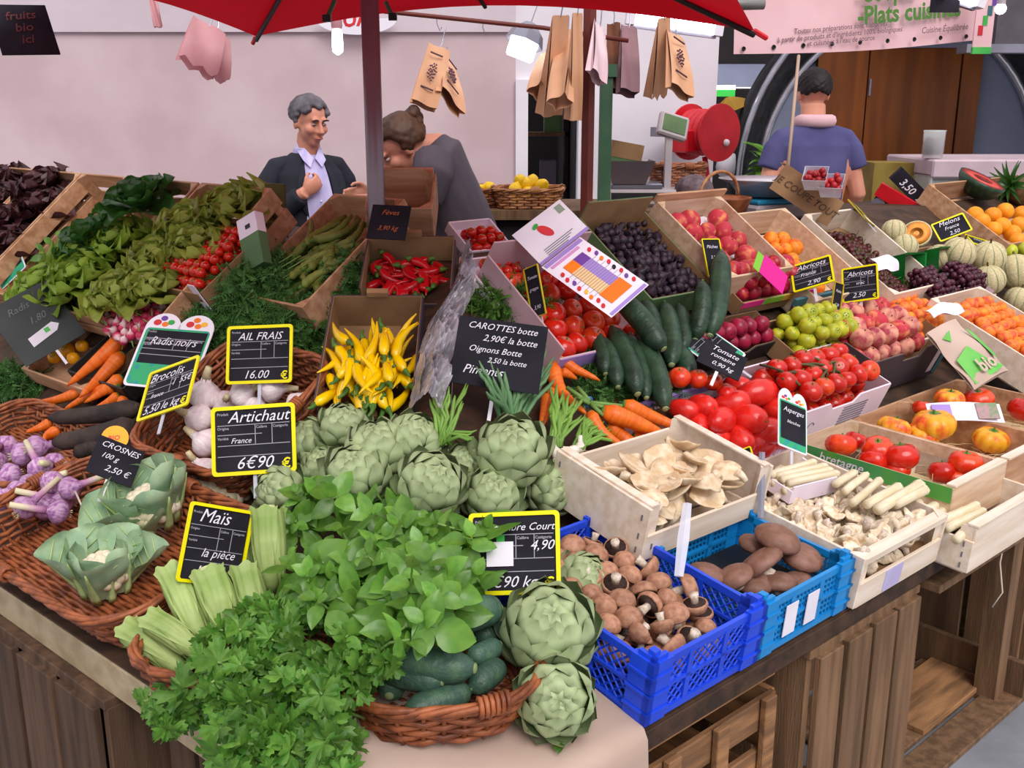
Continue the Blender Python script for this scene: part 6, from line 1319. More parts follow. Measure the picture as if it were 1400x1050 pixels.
for i, (a, b, r, dz, lb) in enumerate((((753, 474), (818, 524), 11, .07, 'carrot slanting out beside the black carrot sign'), ((756, 498), (797, 572), 12, .06, 'long carrot pointing down below the first one'), ((766, 508), (790, 518), 8, .05, 'short carrot end behind the long one'), ((806, 564), (856, 618), 11, .09, 'slim carrot at the left of the right-hand bunch'), ((832, 580), (893, 625), 14, .07, 'thick carrot lowest in the right-hand bunch'), ((824, 562), (932, 606), 15, .1, 'longest carrot across the right-hand bunch'), ((852, 553), (942, 590), 13, .08, 'topmost carrot of the right-hand bunch'), ((866, 596), (930, 616), 11, .06, 'carrot between the longest and the lowest of the bunch'), ((748, 540), (738, 585), 8, .05, 'small upright carrot behind the onion leaves'), ((754, 532), (746, 580), 8, .05, 'second small upright carrot behind the onion leaves'))):
    stick('car%d' % (i % 3), a, b, r, dz, lb, 'carrot', (.105, .085, .12)[i % 3], 'carrots on the right of the onions')
fronds('carrot_greens', 'feathery carrot tops spread over the coir mat', T(*hit(855, 535, .0)) @ Rz(.6) @ Rx(.4), .3, .16, .05, 420, DIL, .05)
fronds('carrot_greens', 'darker feathery carrot tops under the upper carrots', T(*hit(805, 500, .0)) @ Rx(.5), .12, .12, .04, 200, DIL, .05)
G_ = G().tube([(.011 * math.cos(a), 0, .011 * math.sin(a)) for a in [k * PI / 8 for k in range(16)]], .0035, 5, closed=True); tag(G_.ob('rubber_band', mat('blue_rubber', '#3f6fae', rough=.5), smooth=True, M=T(*hit(805, 550, .09)) @ Rz(.9)), 'small blue rubber band round the carrot leaf stalks', 'rubber band')
g = G(); [g.tube([hit(x, y, .09), hit((x + x2) / 2, (y + y2) / 2, .1), hit(x2, y2, .1)], .005, 6) for x, y, x2, y2 in ((775, 530, 805, 550), (785, 540, 806, 552), (790, 530, 806, 548), (805, 550, 850, 555), (806, 552, 845, 562), (806, 551, 825, 568))]
tag(g.ob('carrot_leaf_stalks', STEM, smooth=True), 'green leaf stalks of the right-hand carrot bunch', 'stalks', kind='stuff')
# ---- spring onions
ONL = leafmat('onion_leaf', '#6b9464', '#527a52', thin=.15, rough=.45, sc=2, stretch=(1, 1, .3), rv=.14); ONL2 = leafmat('fresh_onion_leaf', '#82ad4c', '#659240', thin=.15, rough=.45, sc=2, rv=.14)
ONB = mat('onion_bulb', '#ece8dc', '#d8d3bd', rough=.4, sc=3, rv=.04)
def onions(label, base, tips, wpx, m, bulbs, dz=.08, dzt=.16):
    o = thing('spring_onions', label, 'spring onions', T(*hit(*base, dz))); b0 = hit(*base, dz)
    for i, (x, y) in enumerate([(a_ + U(-7, 7) * j_, b_ - 12 + U(-8, 12) * j_) for j_ in (0, 1) for a_, b_ in tips]):
        e = hit(x, y, dzt) - b0; c = e * .5 + V((U(-.012, .012), 0, .012)); r = px2m(b0, wpx) / 2
        G().tube([V((U(-.016, .016), U(-.01, .01), 0)), c * .5 + V((U(-.008, .008), 0, 0)), c, e * .85, e], [r * .7, r * .85, r * .9, r * .75, r * .2], 7, flat=.8).ob('leaf', m, o, True)
    for x, y, r in bulbs:
        p = hit(x, y, dz) - b0; rr = px2m(b0, r); d = -p.normalized() if p.length > .01 else V((0, 0, 1))
        G().lathe([(.1, -.95), (.7, -.7), (1, -.05), (.8, .6), (.45, 1.1), (.35, 2.2)], 12).ob('bulb', ONB, o, True, along(p, d) @ Sc(rr)); g = G()
        for k in range(10): a = k * 2.4; g.tube([(.1 * math.cos(a), .1 * math.sin(a), -.9), (.5 * math.cos(a), .5 * math.sin(a), -1.6), (.6 * math.cos(a * 1.3), .6 * math.sin(a), -2.3)], [.06, .05, .02], 3)
        tag(g.ob('roots', GST, o, False, along(p, d) @ Sc(rr)), kind='stuff')
    return o
onions('big bunch of blue-green spring onion leaves below the carrot sign', (698, 588), [(655, 505), (664, 520), (674, 498), (686, 505), (700, 480), (712, 490), (722, 500), (735, 470), (748, 478), (757, 500), (752, 522), (668, 540), (690, 520), (728, 520), (740, 505), (680, 515), (706, 515)], 9, ONL, [], .07, .17)
onions('small bunch of spring onions left beside the plastic film', (606, 608), [(592, 548), (600, 545), (614, 540), (622, 552), (640, 538), (632, 560), (588, 560), (652, 600), (646, 612), (610, 560), (606, 527)], 6.5, ONL2, [], .06, .12)
onions('fresh bunch of spring onions with white bulbs right of the top artichoke', (758, 610), [(752, 535), (760, 540), (770, 545), (778, 550), (790, 560), (800, 552), (765, 560), (784, 575), (795, 580), (756, 560)], 6.5, ONL2, [(748, 614, 9), (765, 625, 11), (758, 640, 7), (785, 616, 8)], .08, .11)
onions('light green spring onions fanned out towards the oyster crate', (790, 612), [(810, 575), (818, 580), (826, 588), (832, 596), (838, 604), (800, 578), (845, 612), (822, 602)], 6, ONL2, [(793, 612, 8), (770, 648, 8)], .08, .09)
for px, py, lb in ((840, 628, 'white onion bulb behind the oyster crate'), (858, 626, 'second white onion bulb behind the oyster crate')): ball_at('gar', px, py, 7, .06, lb, 'onion', None, Rx(2.2), 'onion_bulb')
# ---- yellow peppers, chilies, film
M, lx = hipframe((440, 586), (568, 590), .035, .58)
o = card_box('pepper_box', 'dark printed card box of yellow peppers with a brown inside', M, lx, .33, .1, CARDK, CARD, front=.045, back=.1, tabs=True)
for i in range(60):
    x, y = lx * U(.1, .9), U(.03, .2); k = i % 3
    put('pep%d' % k, M @ T(x, y, .05 + .045 * (i / 42) + .02 * math.sin(PI * x / lx)) @ Rz(PI / 2 + U(-.6, .6) + (PI if rnd() < .4 else 0)) @ Ry(U(-.35, .25)) @ Rx(U(-1, 1)) @ Sc(U(.095, .13), .082, .082), 'bright yellow pepper in the dark printed box', 'pepper', 'yellow peppers in the dark box')
M2, lx2 = hipframe((497, 428), (618, 430), .045, .5)
o = card_box('chili_box', 'dark edged card box of red chilies behind the yellow peppers', M2, lx2, .2, .08, CARDK, CARD, front=.03, back=.09, tabs=True)
for i in range(36):
    put('chi%d' % (i % 3), M2 @ T(lx2 * U(.12, .9), U(.03, .16), .02 + .03 * rnd()) @ Rz(U(0, 6.28)) @ Ry(U(-.3, .3)) @ Sc(U(.07, .11), .1, .1), 'shiny red chili in the dark edged box', 'chili', 'red chilies in the card box')
fa = [hit(*q_, .13) for q_ in ((636, 345), (650, 395), (628, 440), (618, 500), (606, 560))]; fb = [hit(*q_, .1) for q_ in ((640, 350), (610, 410), (585, 445), (572, 490), (560, 560))]
def film(u, v):
    k = min(3, int(v * 4)); f = v * 4 - k; p = fa[k].lerp(fa[k + 1], f).lerp(fb[k].lerp(fb[k + 1], f), u)
    return tuple(p + V((.012, -.014, .022)) * (noise.noise(V((u * 5, v * 9, 0))) * 1.6 + noise.noise(V((u * 14, v * 30, 3))) * .7) + V((0, 0, .03 * math.sin(PI * u))))
tag(G().grid(film, 22, 70).ob('plastic_film', FILM, smooth=False), 'crinkled grey plastic film draped right of the pepper boxes', 'plastic film')
# ---- vine cherry tomatoes and greens near the middle
MQ = pmat(650, 336, 0); X = MQ @ T(-.06, -.06, .02)
card_box('cherry_tray', 'white card tray of cherry tomatoes left of the pinkish box', MQ @ T(-.075, -.06, .012), .15, .12, .03, CARDW, CARDW); pile(X, 0, .12, 0, .1, .0, .0165, 'cherry', 'red cherry tomato in the upper white tray', 'tomato', 'cherry tomatoes in the upper tray', 2, .5, .2, rot=upish)
MQ = pmat(683, 395, 0); X = MQ @ T(-.07, -.08, .02); card_box('cherry_tray', 'lower white card tray of cherry tomatoes under the small upright sign', MQ @ T(-.085, -.085, .012), .17, .16, .03, CARDW, CARDW); pile(X, 0, .14, 0, .14, .0, .0165, 'cherry', 'red cherry tomato in the lower white tray', 'tomato', 'cherry tomatoes in the lower tray', 2, .4, .2, rot=upish)
fronds('herb_bunch', 'light green feathery herbs above the black carrot sign', T(*hit(690, 425, .0)) @ Rx(.4), .2, .1, .07, 420, DILL, .06)
fronds('herb_bunch', 'green feathery herbs left of the chili box', T(*hit(487, 395, .0)) @ Rx(.4), .14, .2, .1, 520, DIL, .06)
fronds('dill_bunch', 'large heap of dark green dill behind the price signs', T(*hit(352, 428, 0)) @ Rz(-.5) @ Rx(.45), .46, .4, .16, 3000, DIL, .075, stems=[((-.26 + .02 * i, -.1 - .01 * i, .02), (-.02 + .03 * i, .08, .15)) for i in range(9)])
fronds('dill_bunch', 'lower tail of dark dill behind the garlic basket', T(*hit(410, 460, 0)) @ Rx(.45), .24, .16, .08, 700, DIL, .07)
fronds('herb_bunch', 'dark green herbs at the left picture edge beside the slate', T(*hit(25, 530, 0)) @ Rx(.3), .28, .12, .06, 500, DIL, .06)
# ---- artichokes
cam_dir = lambda p: (CAM - p).normalized()
for px, py, r, dz, ax_, ay, az, lb in ((700, 622, 54, .1, .0, .45, 1, 'big round artichoke topmost at the right, below the onion leaves'), (749, 668, 38, .06, .7, .5, .4, 'artichoke lying sideways under the white onion bulbs'), (673, 680, 42, .05, .1, .6, 1, 'artichoke with reddish tips just above the yellow cucumber sign'), (588, 665, 50, .08, .35, .55, .8, 'artichoke in the middle of the back heap'), (565, 606, 42, .07, .4, .2, .8, 'artichoke at the rear right of the back heap'), (518, 618, 46, .1, -.15, .2, 1, 'artichoke with a brown tip at the peak of the back heap'), (488, 652, 50, .11, -.1, .55, .9, 'artichoke at the front of the back heap, over the basil'), (470, 588, 38, .08, .1, .3, 1, 'artichoke close in front of the yellow pepper box'), (425, 608, 38, .06, -.3, .3, .8, 'artichoke beside the right edge of the six euro sign'), (386, 672, 38, .07, -.5, .6, .5, 'leftmost artichoke below the six euro sign'), (795, 797, 42, .07, .5, .3, .8, 'pale artichoke behind the yellow cucumber sign at its right'), (750, 862, 68, .11, .1, .7, .9, 'largest artichoke, at the front below the cucumber sign'), (758, 955, 57, .065, .1, 1.0, .55, 'lowest artichoke, facing forward on the kraft paper'), (445, 640, 34, .04, -.2, .4, .8, 'small artichoke wedged low in the left of the back heap'), (635, 640, 34, .02, .2, .4, .8, 'artichoke in shade between the heap and the topmost one')):
    p = hit(px, py, dz); r_ = px2m(p, r) / 1.12
    artichoke(lb, along(p, V((ax_, -ay, az))), r_, 12 if r < 50 else 9)
# ---- left wing
bk1 = basket('wicker_basket', 'wide russet wicker basket with two cauliflowers at the left front', wmat(LW, .42, .16, .012, .22), .6, .29, .085, .045, WICK, .06)
bk2 = basket('wicker_basket', 'dark wicker basket of purple garlic at the left edge', wmat(LW, 1.12, .3, .012, .25), .48, .22, .06, .03, WICK, .06)
bk3 = basket('wicker_basket', 'wicker basket of garlic bulbs behind the price signs', wmat(LW, .5, .57, .015, .55), .36, .32, .1, .025, WICK, .05)
bk4 = basket('wicker_basket', 'russet wicker basket of short cucumbers at the front', T(*(hit(600, 985, 0) + V((0, .03, .008)))) @ Rz(.12), .24, .2, .07, .035, WICK, .09)
bk5 = basket('wicker_basket', 'wicker basket of sweetcorn mostly hidden under the parsley', T(*(hit(362, 965, 0) + V((0, .04, .008)))) @ Rz(-.45), .38, .2, .065, .03, WICK, .07)
cauliflower('leafy cauliflower at the back of the basket, below the small slate', T(*hit(208, 695, .09)) @ Rz(-.2) @ Rx(.35), px2m(hit(208, 695, .09), 52), [(2.3, .45, 1.5, .5, .3), (-2.0, .55, 1.6, .48, .4), (-.9, .35, 1.45, .5, .1), (.2, .3, 1.4, .5, .5), (1.2, .5, 1.4, .45, .2), (-2.9, .25, 1.3, .5, .7), (3.0, .9, 1.0, .4, .5), (-1.25, .75, 2.0, .36, .5), (2.5, .1, 1.7, .5, .6)])
cauliflower('leafy cauliflower at the front of the basket, wrapped in blue-green leaves', T(*hit(143, 785, .07)) @ Rz(.5) @ Rx(.25), px2m(hit(143, 785, .07), 58), [(2.6, .55, 1.4, .55, .4), (-2.1, .75, 1.25, .42, .15), (1.3, .3, 1.5, .52, .6), (.3, .25, 1.3, .5, .5), (-.8, .3, 1.3, .5, .5), (-3.0, .85, 1.0, .4, .6), (1.9, .65, 1.35, .5, .4), (-1.5, .2, 1.35, .5, .7)], .66)
cauliflower('bare cauliflower head right below the six euro sign', T(*hit(305, 680, .03)), px2m(hit(305, 680, .03), 42), [(1, .1, 1.1, .4, .6), (3.2, .1, 1.1, .4, .6)], 1.0)
for px, py, r, dz, k, rx, ry, lb in ((280, 540, 24, .12, 'gar', .2, .2, 'white garlic bulb with its neck up beside the brocoli sign'), (272, 572, 22, .1, 'gar', .9, -.6, 'pinkish garlic bulb under the brocoli sign'), (282, 606, 22, .09, 'gar', -.7, -1.0, 'garlic bulb left of the six euro sign'), (280, 643, 20, .07, 'gar', .3, -.6, 'lowest garlic bulb left of the six euro sign'), (332, 540, 20, .1, 'gar', .5, .9, 'garlic bulb showing between the two yellow price signs'), (372, 532, 20, .1, 'gar', .1, 1.5, 'garlic bulb with its stalk to the right under the garlic sign'), (408, 552, 18, .08, 'gar', .4, .6, 'pinkish garlic bulb right of the six euro sign'), (310, 552, 20, .08, 'gar', 1, .2, 'garlic bulb hidden low between the signs'), (350, 560, 20, .07, 'gar', -1, .4, 'garlic bulb behind the six euro sign')):
    ball_at(k, px, py, r, dz, lb, 'garlic', 'garlic in the wicker basket', Rx(rx) @ Ry(ry))
for i, (px, py) in enumerate(((8, 612), (30, 622), (55, 640), (14, 650), (42, 664), (72, 660), (88, 684), (10, 684), (34, 694), (62, 694), (74, 636), (50, 612), (-6, 634), (24, 674), (96, 668), (-4, 668), (80, 700))):
    ball_at('pgar', px, py, 18, .06 + .02 * (i % 3), 'purple garlic bulb with a long cut stalk in the dark basket', 'garlic', 'purple garlic in the dark basket', Rz(i * 1.9) @ Rx(1.2 + .3 * (i % 2)))
for i, (a, b, r, dz, lb) in enumerate((((172, 460), (92, 528), 13, .1, 'uppermost big carrot of the left bunch'), ((168, 484), (108, 545), 12, .09, 'second thick carrot of the left bunch'), ((166, 515), (116, 552), 10, .07, 'carrot under the two thick ones at the left'), ((162, 528), (86, 558), 10, .06, 'long pale carrot low in the left bunch'), ((108, 536), (45, 553), 8, .05, 'thin carrot pointing left from the left bunch'), ((76, 556), (25, 566), 7, .04, 'thinnest carrot tip at the far left'), ((70, 577), (35, 592), 8, .05, 'carrot tip under the black radishes'), ((80, 588), (56, 602), 9, .05, 'short carrot end below the black radishes'), ((163, 540), (128, 560), 8, .05, 'carrot end beside the teal radish sign'), ((172, 545), (160, 562), 8, .05, 'hanging carrot tip by the teal radish sign'), ((120, 535), (80, 548), 8, .04, 'carrot half hidden in the left bunch'))):
    stick('car%d' % (i % 3), a, b, r, dz, lb, 'carrot', (.105, .085, .12)[i % 3], 'carrots of the left bunch')
for a, b, r, dz, lb in (((188, 558), (68, 573), 15, .07, 'upper long black radish below the left carrots'), ((184, 582), (72, 608), 18, .06, 'lower thick black radish below the left carrots'), ((140, 608), (100, 620), 14, .04, 'short black radish left of the small slate')): stick('brad', a, b, r, dz + .06, lb, 'black radish', .13)
ROOT = mat('brown_root_skin', '#6b5638', '#4c3c26', rough=.85, sc=6, bump=.5, bsc=14)
for a, b, r, dz, lb in (((100, 640), (185, 655), 20, .03, 'knobbly brown root below the black radishes'), ((182, 640), (222, 596), 13, .03, 'fibrous brown root right of the small slate')):
    o = stick('brad', a, b, r, dz, lb, 'root', .13); o.data = o.data.copy(); o.data.materials[0] = ROOT; o.name = 'brown_root'
M = wmat(LW, 1.3, .55, .02, .55); card_box('carrot_box', 'low black card box under the left carrots', M, .3, .2, .05, CARDB, CARDB)
# sweetcorn in husks
HUSK = leafmat('corn_husk', '#a9bd74', '#8aa656', thin=.12, rough=.5, sc=2.5, stretch=(.6, 9, 9), rv=.08)
def corn(label, a, b, r, dz, dz2):
    A, B = hit(*a, dz), hit(*b, dz2); d = B - A; rr = px2m((A + B) / 2, r); o = thing('sweetcorn', label, 'sweetcorn', along(A, d)); L = d.length
    k = 9; G().tube([(0, .006 * math.sin(PI * i / k), L * i / k) for i in range(k + 1)], [rr * f for f in (.72, .86, .96, 1, 1.02, 1, .95, .85, .7, .5)], 18, ribs=9, amp=.035).ob('inner_husk', HUSK, o, True)
    for j in range(4):
        t0 = j * PI / 2 + .4
        def f(u, v, t0=t0, j=j):
            t = t0 + (u - .5) * 1.9 * (1 - .5 * v ** 3); q = rr * (.66 + .42 * math.sin(PI * min(1, v * .75 + .17)) ** .8) * (1.04 + .03 * (j % 2)) + .0015 * math.cos(24 * u) + (.01 * (1 - v) ** 8 if j % 2 else 0)
            return (q * math.cos(t), q * math.sin(t) + .006 * math.sin(PI * v), L * (-.03 - .03 * (j % 2) + (.98 - .1 * j) * v) + .004 * math.sin(14 * u))
        G().grid(f, 12, 10).ob('husk_leaf', HUSK, o, True)
    G().lathe([(.01, -.012), (rr * .5, -.012), (rr * .62, 0)], 12).ob('cut_stalk', mat('cut_corn_stalk', '#c9cf9a', '#b4bf84', rough=.7), o)
for a, b, r, dz, dz2, lb in (((178, 866), (252, 918), 17, .09, .05, 'lowest sweetcorn cob at the far left, lying flat'), ((208, 852), (278, 898), 16, .12, .08, 'sweetcorn cob lying just above the lowest one'), ((234, 784), (275, 880), 18, .16, .07, 'upright sweetcorn cob below the left corner of the corn sign'), ((284, 784), (312, 868), 22, .16, .07, 'broad sweetcorn cob right in front of the corn sign'), ((336, 782), (354, 862), 18, .14, .07, 'brownish sweetcorn cob right of the corn sign'), ((366, 700), (371, 808), 20, .2, .08, 'tallest sweetcorn cob beside the basil'), ((338, 722), (336, 780), 14, .15, .1, 'sweetcorn cob behind the right edge of the corn sign')): corn(lb, a, b, r, dz, dz2)
# short cucumbers
for a, b, r, dz, lb in (((524, 898), (650, 914), 24, .12, 'biggest short cucumber across the top of the front basket'), ((518, 915), (606, 932), 19, .1, 'green short cucumber just below the biggest one'), ((538, 918), (532, 952), 19, .07, 'short cucumber seen end-on at the left of the front basket'), ((553, 975), (643, 942), 21, .075, 'lowest short cucumber along the front basket rim'), ((644, 942), (686, 908), 18, .08, 'dark short cucumber at the right rim of the front basket'), ((640, 900), (684, 880), 15, .1, 'small green short cucumber beside the large artichoke'), ((628, 846), (622, 874), 21, .12, 'short cucumber seen end-on in the middle of the front basket'), ((626, 850), (684, 830), 22, .13, 'topmost short cucumber under the cucumber sign'), ((650, 872), (688, 858), 18, .08, 'dark short cucumber behind, next to the large artichoke')):
    stick('shortcuc', a, b, r, dz, lb, 'cucumber', .17, 'short cucumbers in the front basket')
# basil and parsley
def herb(name, label, cx, poly, n, meshes, size, dz0, dzr, cat, m_stem, lean=.5, seed=1):
    """bunch: leaves spread over a sighted outline, each leaf an object, stems joining them"""
    rr = random.Random(seed); p0 = hit(*cx, .03); o = thing(name, label, cat, T(*p0)); xs = [q_[0] for q_ in poly]; ys = [q_[1] for q_ in poly]; c = 0; st = []
    def inside(x, y):
        r_ = False; j = len(poly) - 1
        for i in range(len(poly)):
            if (poly[i][1] > y) != (poly[j][1] > y) and x < (poly[j][0] - poly[i][0]) * (y - poly[i][1]) / (poly[j][1] - poly[i][1]) + poly[i][0]: r_ = not r_
            j = i
        return r_
    lv = ((-.25, 1.0), (.2, .85), (.8, .55)) if 'basil' in name else ((-.1, .8), (.45, .9), (1.25, 1.0))
    while c < n:
        x, y = rr.uniform(min(xs), max(xs)), rr.uniform(min(ys), max(ys))
        if not inside(x, y): continue
        p = hit(x, y, dz0 + dzr * rr.random() ** .6); ax = (V((0, -.55, .8)) + V((rr.uniform(-.9, .9), rr.uniform(-.6, .6), rr.uniform(-.6, .3)))).normalized(); e1 = ax.orthogonal().normalized(); e2 = ax.cross(e1); ph = rr.uniform(0, 6.28); s0 = size * rr.uniform(.75, 1.25)
        for k_, (el, f_) in enumerate(lv):
            for sg in ((0, PI) if 'basil' in name or k_ < 2 else (0,)):
                a = ph + k_ * PI / 2 + sg + rr.uniform(-.3, .3); el_ = el + rr.uniform(-.3, .3)
                d = ((e1 * math.cos(a) + e2 * math.sin(a)) * math.cos(el_) + ax * math.sin(el_)).normalized(); zz_ = (ax - d * ax.dot(d)).normalized() if abs(ax.dot(d)) < .98 else e1; xx = d.cross(zz_)
                link('leaf', meshes[c % len(meshes)], o, T(*(p - p0 + ax * s0 * .28 * k_)) @ basis((0, 0, 0), xx, d, zz_) @ Rx(rr.uniform(-.2, .2)) @ Ry(rr.uniform(-.4, .4)) @ T(0, .06 * s0, 0) @ Sc(s0 * f_ * rr.uniform(.85, 1.15))); c += 1
        st.append((p - p0 + ax * s0 * .5, p - p0 - ax * s0 * 1.1 + V((rr.uniform(-.02, .02), .02, -.02))))
    for a, b in st: G().tube([b, b.lerp(a, .5) + V((0, 0, .01)), a], [.003, .0026, .0018], 5).ob('stem', m_stem, o, True)
    return o
herb('basil_bunch', 'big leafy bunch of basil in front of the artichokes', (470, 770), [(378, 745), (405, 690), (432, 662), (470, 690), (540, 705), (560, 760), (540, 880), (500, 885), (430, 850), (385, 815)], 280, BASL, .06, .07, .11, 'basil', STEM, seed=3)
herb('basil_bunch', 'second bunch of basil spreading right to the cucumber sign', (600, 790), [(540, 700), (600, 712), (640, 720), (692, 702), (700, 730), (672, 760), (668, 800), (640, 825), (600, 858), (560, 885), (530, 880)], 260, BASL, .06, .08, .12, 'basil', STEM, seed=4)
herb('parsley_bunch', 'large bunch of flat parsley over the sweetcorn basket', (390, 900), [(275, 925), (290, 860), (340, 830), (400, 825), (460, 840), (520, 880), (525, 910), (500, 930), (480, 950), (300, 960)], 300, PARL, .037, .07, .1, 'parsley', STEM, seed=5)
herb('parsley_bunch', 'lower bunch of flat parsley drooping past the bottom picture edge', (400, 990), [(290, 940), (500, 930), (507, 985), (480, 1060), (330, 1070), (300, 1010)], 300, PARL, .037, .06, .1, 'parsley', STEM, seed=9)
herb('parsley_bunch', 'parsley sprig hanging over the table edge left of the big bunch', (255, 950), [(200, 965), (225, 935), (280, 915), (300, 945), (262, 985), (235, 1030), (218, 1000)], 60, PARL, .037, .04, .06, 'parsley', STEM, seed=13)
tag(link('basil_leaf', BASL[0], None, basis(hit(655, 738, .2), V((.3, -.3, .1)).normalized(), V((.9, .1, .35)).normalized(), V((0, -.6, .8)).normalized()) @ Sc(.1)), 'single large basil leaf over the left edge of the cucumber sign', 'leaf')
# ---- left wing: rear crates and their greens
for s, lb, key in ((2.64, 'leftmost rear crate of dark red lettuce', 'r'), (2.31, 'second rear crate of dark red lettuce from the left', 'r'), (1.985, 'rear crate standing nearly empty with basil at its foot', 'b'), (1.645, 'rear crate of mixed green lettuces with a dark spinach bunch', 'g'), (1.255, 'rear crate of pale curly lettuce beside the tomato carton', 'p')):
    M = wmat(LW, s, .69, .04, .7)
    wood_crate('wooden_crate', lb, M, {'g': .36, 'p': .33}.get(key, .3), .5, .135, WOODT, split=.14, front=.09)
    if key == 'r':
        for i in range(5): lettuce('lettuce', 'dark red oak-leaf lettuce in the %s rear crate' % ('leftmost' if s > 2.5 else 'second'), M @ T(.08 + .14 * (i % 2), .06 + .095 * i, .08) @ Rx(-.3), .12, LETR, 16, .14, 'red lettuces in the rear crates')
    elif key == 'b':
        herb('basil_bunch', 'small basil bunch at the foot of the nearly empty rear crate', (70, 355), [(35, 370), (60, 330), (95, 320), (98, 345), (60, 375), (40, 380)], 34, BASL, .055, .05, .07, 'basil', STEM, seed=11)
        herb('basil_bunch', 'basil sprig lying inside the nearly empty rear crate', (85, 330), [(70, 340), (85, 318), (100, 322), (95, 345)], 14, BASL, .055, .1, .04, 'basil', STEM, seed=12)
    elif key == 'g':
        for i, (x, y, r_) in enumerate(((.08, .02, .13), (.2, .08, .13), (.1, .16, .12), (.22, .24, .11))): lettuce('lettuce', ('light green curly lettuce lowest at the left, over the radishes', 'light green curly lettuce right of the lowest one', 'green lettuce in the middle of the mixed crate', 'green lettuce beside the dark spinach bunch')[i], M @ T(x, y, .1) @ Rx(-.2), r_, LET, 26, .14, 'lettuces in the mixed rear crate')
        lettuce('spinach_bunch', 'dark glossy green leaf bunch high in the mixed rear crate', M @ T(.2, .38, .12) @ Rx(-.3), .15, LETD, 18, .05, wide=.33); lettuce('spinach_bunch', 'smaller dark green leaf bunch low in the mixed rear crate', M @ T(.15, .2, .15) @ Rx(-.1), .11, LETD, 12, .05, wide=.33)
    else:
        for i, (x, y) in enumerate(((.06, .06), (.2, .1), (.1, .2), (.22, .27), (.1, .34), (.22, .42))): lettuce('lettuce', ('pale curly lettuce at the foot of its crate', 'pale curly lettuce second from the foot', 'pale curly lettuce left of the crate middle', 'pale curly lettuce right of the crate middle', 'pale curly lettuce near the crate back', 'pale curly lettuce topmost at the crate back')[i], M @ T(x, y, .1) @ Rx(-.25), .115, LETP, 26, .15, 'curly lettuces in the pale crate')
for px, py, r_, lb in ((105, 400, .12, 'light lettuce spilling over the crate foot at the left'), (160, 392, .12, 'light lettuce spilling over the crate foot beside the radishes'), (205, 380, .1, 'light lettuce spilling over the crate foot near the carton')): lettuce('lettuce', lb, T(*hit(px, py, .08)) @ Rx(.5), r_, LET, 26, .15)
M = wmat(LW, 1.53, .52, .015, .5); wood_crate('wooden_tray', 'shallow tan tray of radishes and yellow tomatoes beside the big slate', M, .36, .32, .05, WOODT, cat='tray')
for px, py, r in ((75, 488, 10), (92, 479, 11), (112, 473, 9), (82, 472, 8), (100, 490, 9)): ball_at('cherry', px, py, r, .05, 'small yellow tomato in the shallow tan tray', 'tomato', 'yellow tomatoes in the tan tray', name='yellow_cherry_tomato').data.materials
YCH = PRO['cherry'][1].copy(); YCH.materials[0] = mat('yellow_cherry_skin', '#e8a212', '#dd8f10', rough=.3)
for o in list(COL.objects):
    if o.name.startswith('yellow_cherry_tomato'): o.data = YCH
RAD = mat('pink_radish_skin', '', rough=.4, sc=2, stops=[(0, '#e6d8d4'), (.3, '#dcaab4'), (.5, '#c8365a'), (1, '#b02850')], rng=(-1.2, .9), rv=.12)
proto('radish', 'radish', G().lathe([(.01, -2.2), (.05, -1.6), (.3, -1.05), (.8, -.6), (1, 0), (.85, .6), (.4, .95), (.1, 1.0)], 10).mesh('radish', RAD, True), [('stalk', G().tube([(0, 0, .9), (.1, 0, 1.6), (.3, .1, 2.4)], [.2, .14, .08], 5).mesh('stalk', STEM), T())])
for i in range(44):
    a = i * 2.4; f = math.sqrt(i / 44); px, py = 186 + 42 * f * math.cos(a) - 6 * math.sin(a) * f, 432 - 30 * f * math.sin(a) - .42 * 42 * f * math.cos(a)
    ball_at('radish', px, py, 6.6, .16 + .03 * (1 - f), 'pink and white radish bunched in the tan tray', 'radish', 'radishes in the tan tray', rrot())
M = pmat(270, 366, .2, 0, .6) @ T(-.12, -.1, -.05)
o = card_box('cherry_box', 'brown card box of cherry tomatoes with white corner tabs', M, .27, .26, .07, CARD, CARD, lean=.05)
for x in (0, .25): G().box(x, x + .03, -.006, -.004, .0, .1).ob('corner_tab', CARDW, o); G().box(x + .01, x + .02, -.0065, -.006, .045, .06).ob('tab_hole', BLACKP, o)
pile(M, .01, .26, .01, .25, .03, .0155, 'cherry', 'red cherry tomato in the brown card box', 'tomato', 'cherry tomatoes in the brown box', 3, .8, .2, (.85, 1.15), upish, zs=1.35)
MB, W_, H_ = quad_pose((318, 300), (348, 288), (335, 372), .5, 2.72); ct_ = thing('green_carton', 'green and white folded carton standing above the dill', 'carton', MB)
G().box(-W_ / 2, W_ / 2, -H_ / 2, H_ * .12, -.03, 0).ob('green_panel', CARDG, ct_); G().box(-W_ / 2, W_ / 2, H_ * .12, H_ / 2, -.03, 0).ob('white_panel', CARDW, ct_); G().box(-W_ * .1, W_ * .15, H_ * .25, H_ * .33, .0, .001).ob('hand_hole', BLACKP, ct_)
M = wmat(LW, .84, .84, .03, .6); o = wood_crate('wooden_crate', 'tan crate of broad beans left of the parasol pole', M, .28, .42, .08, WOODT)
for i in range(34): put('bean%d' % (i % 2), M @ T(U(.04, .24), .06 + .27 * rnd(), .03 + .05 * i / 34) @ Rz(PI / 2 + U(-.5, .5) - .3) @ Ry(U(-.2, .2)) @ Sc(U(.1, .15), .2, .2), 'green broad bean pod in the tan crate', 'bean pod', 'broad beans in the tan crate')
M, lx = hipframe((506, 338), (590, 342), .03, .5); wood_crate('wooden_crate', 'tilted tan crate with a slate, right behind the parasol pole', M @ T(0, .03, 0), lx, .16, .11, WOODT, back=.13)
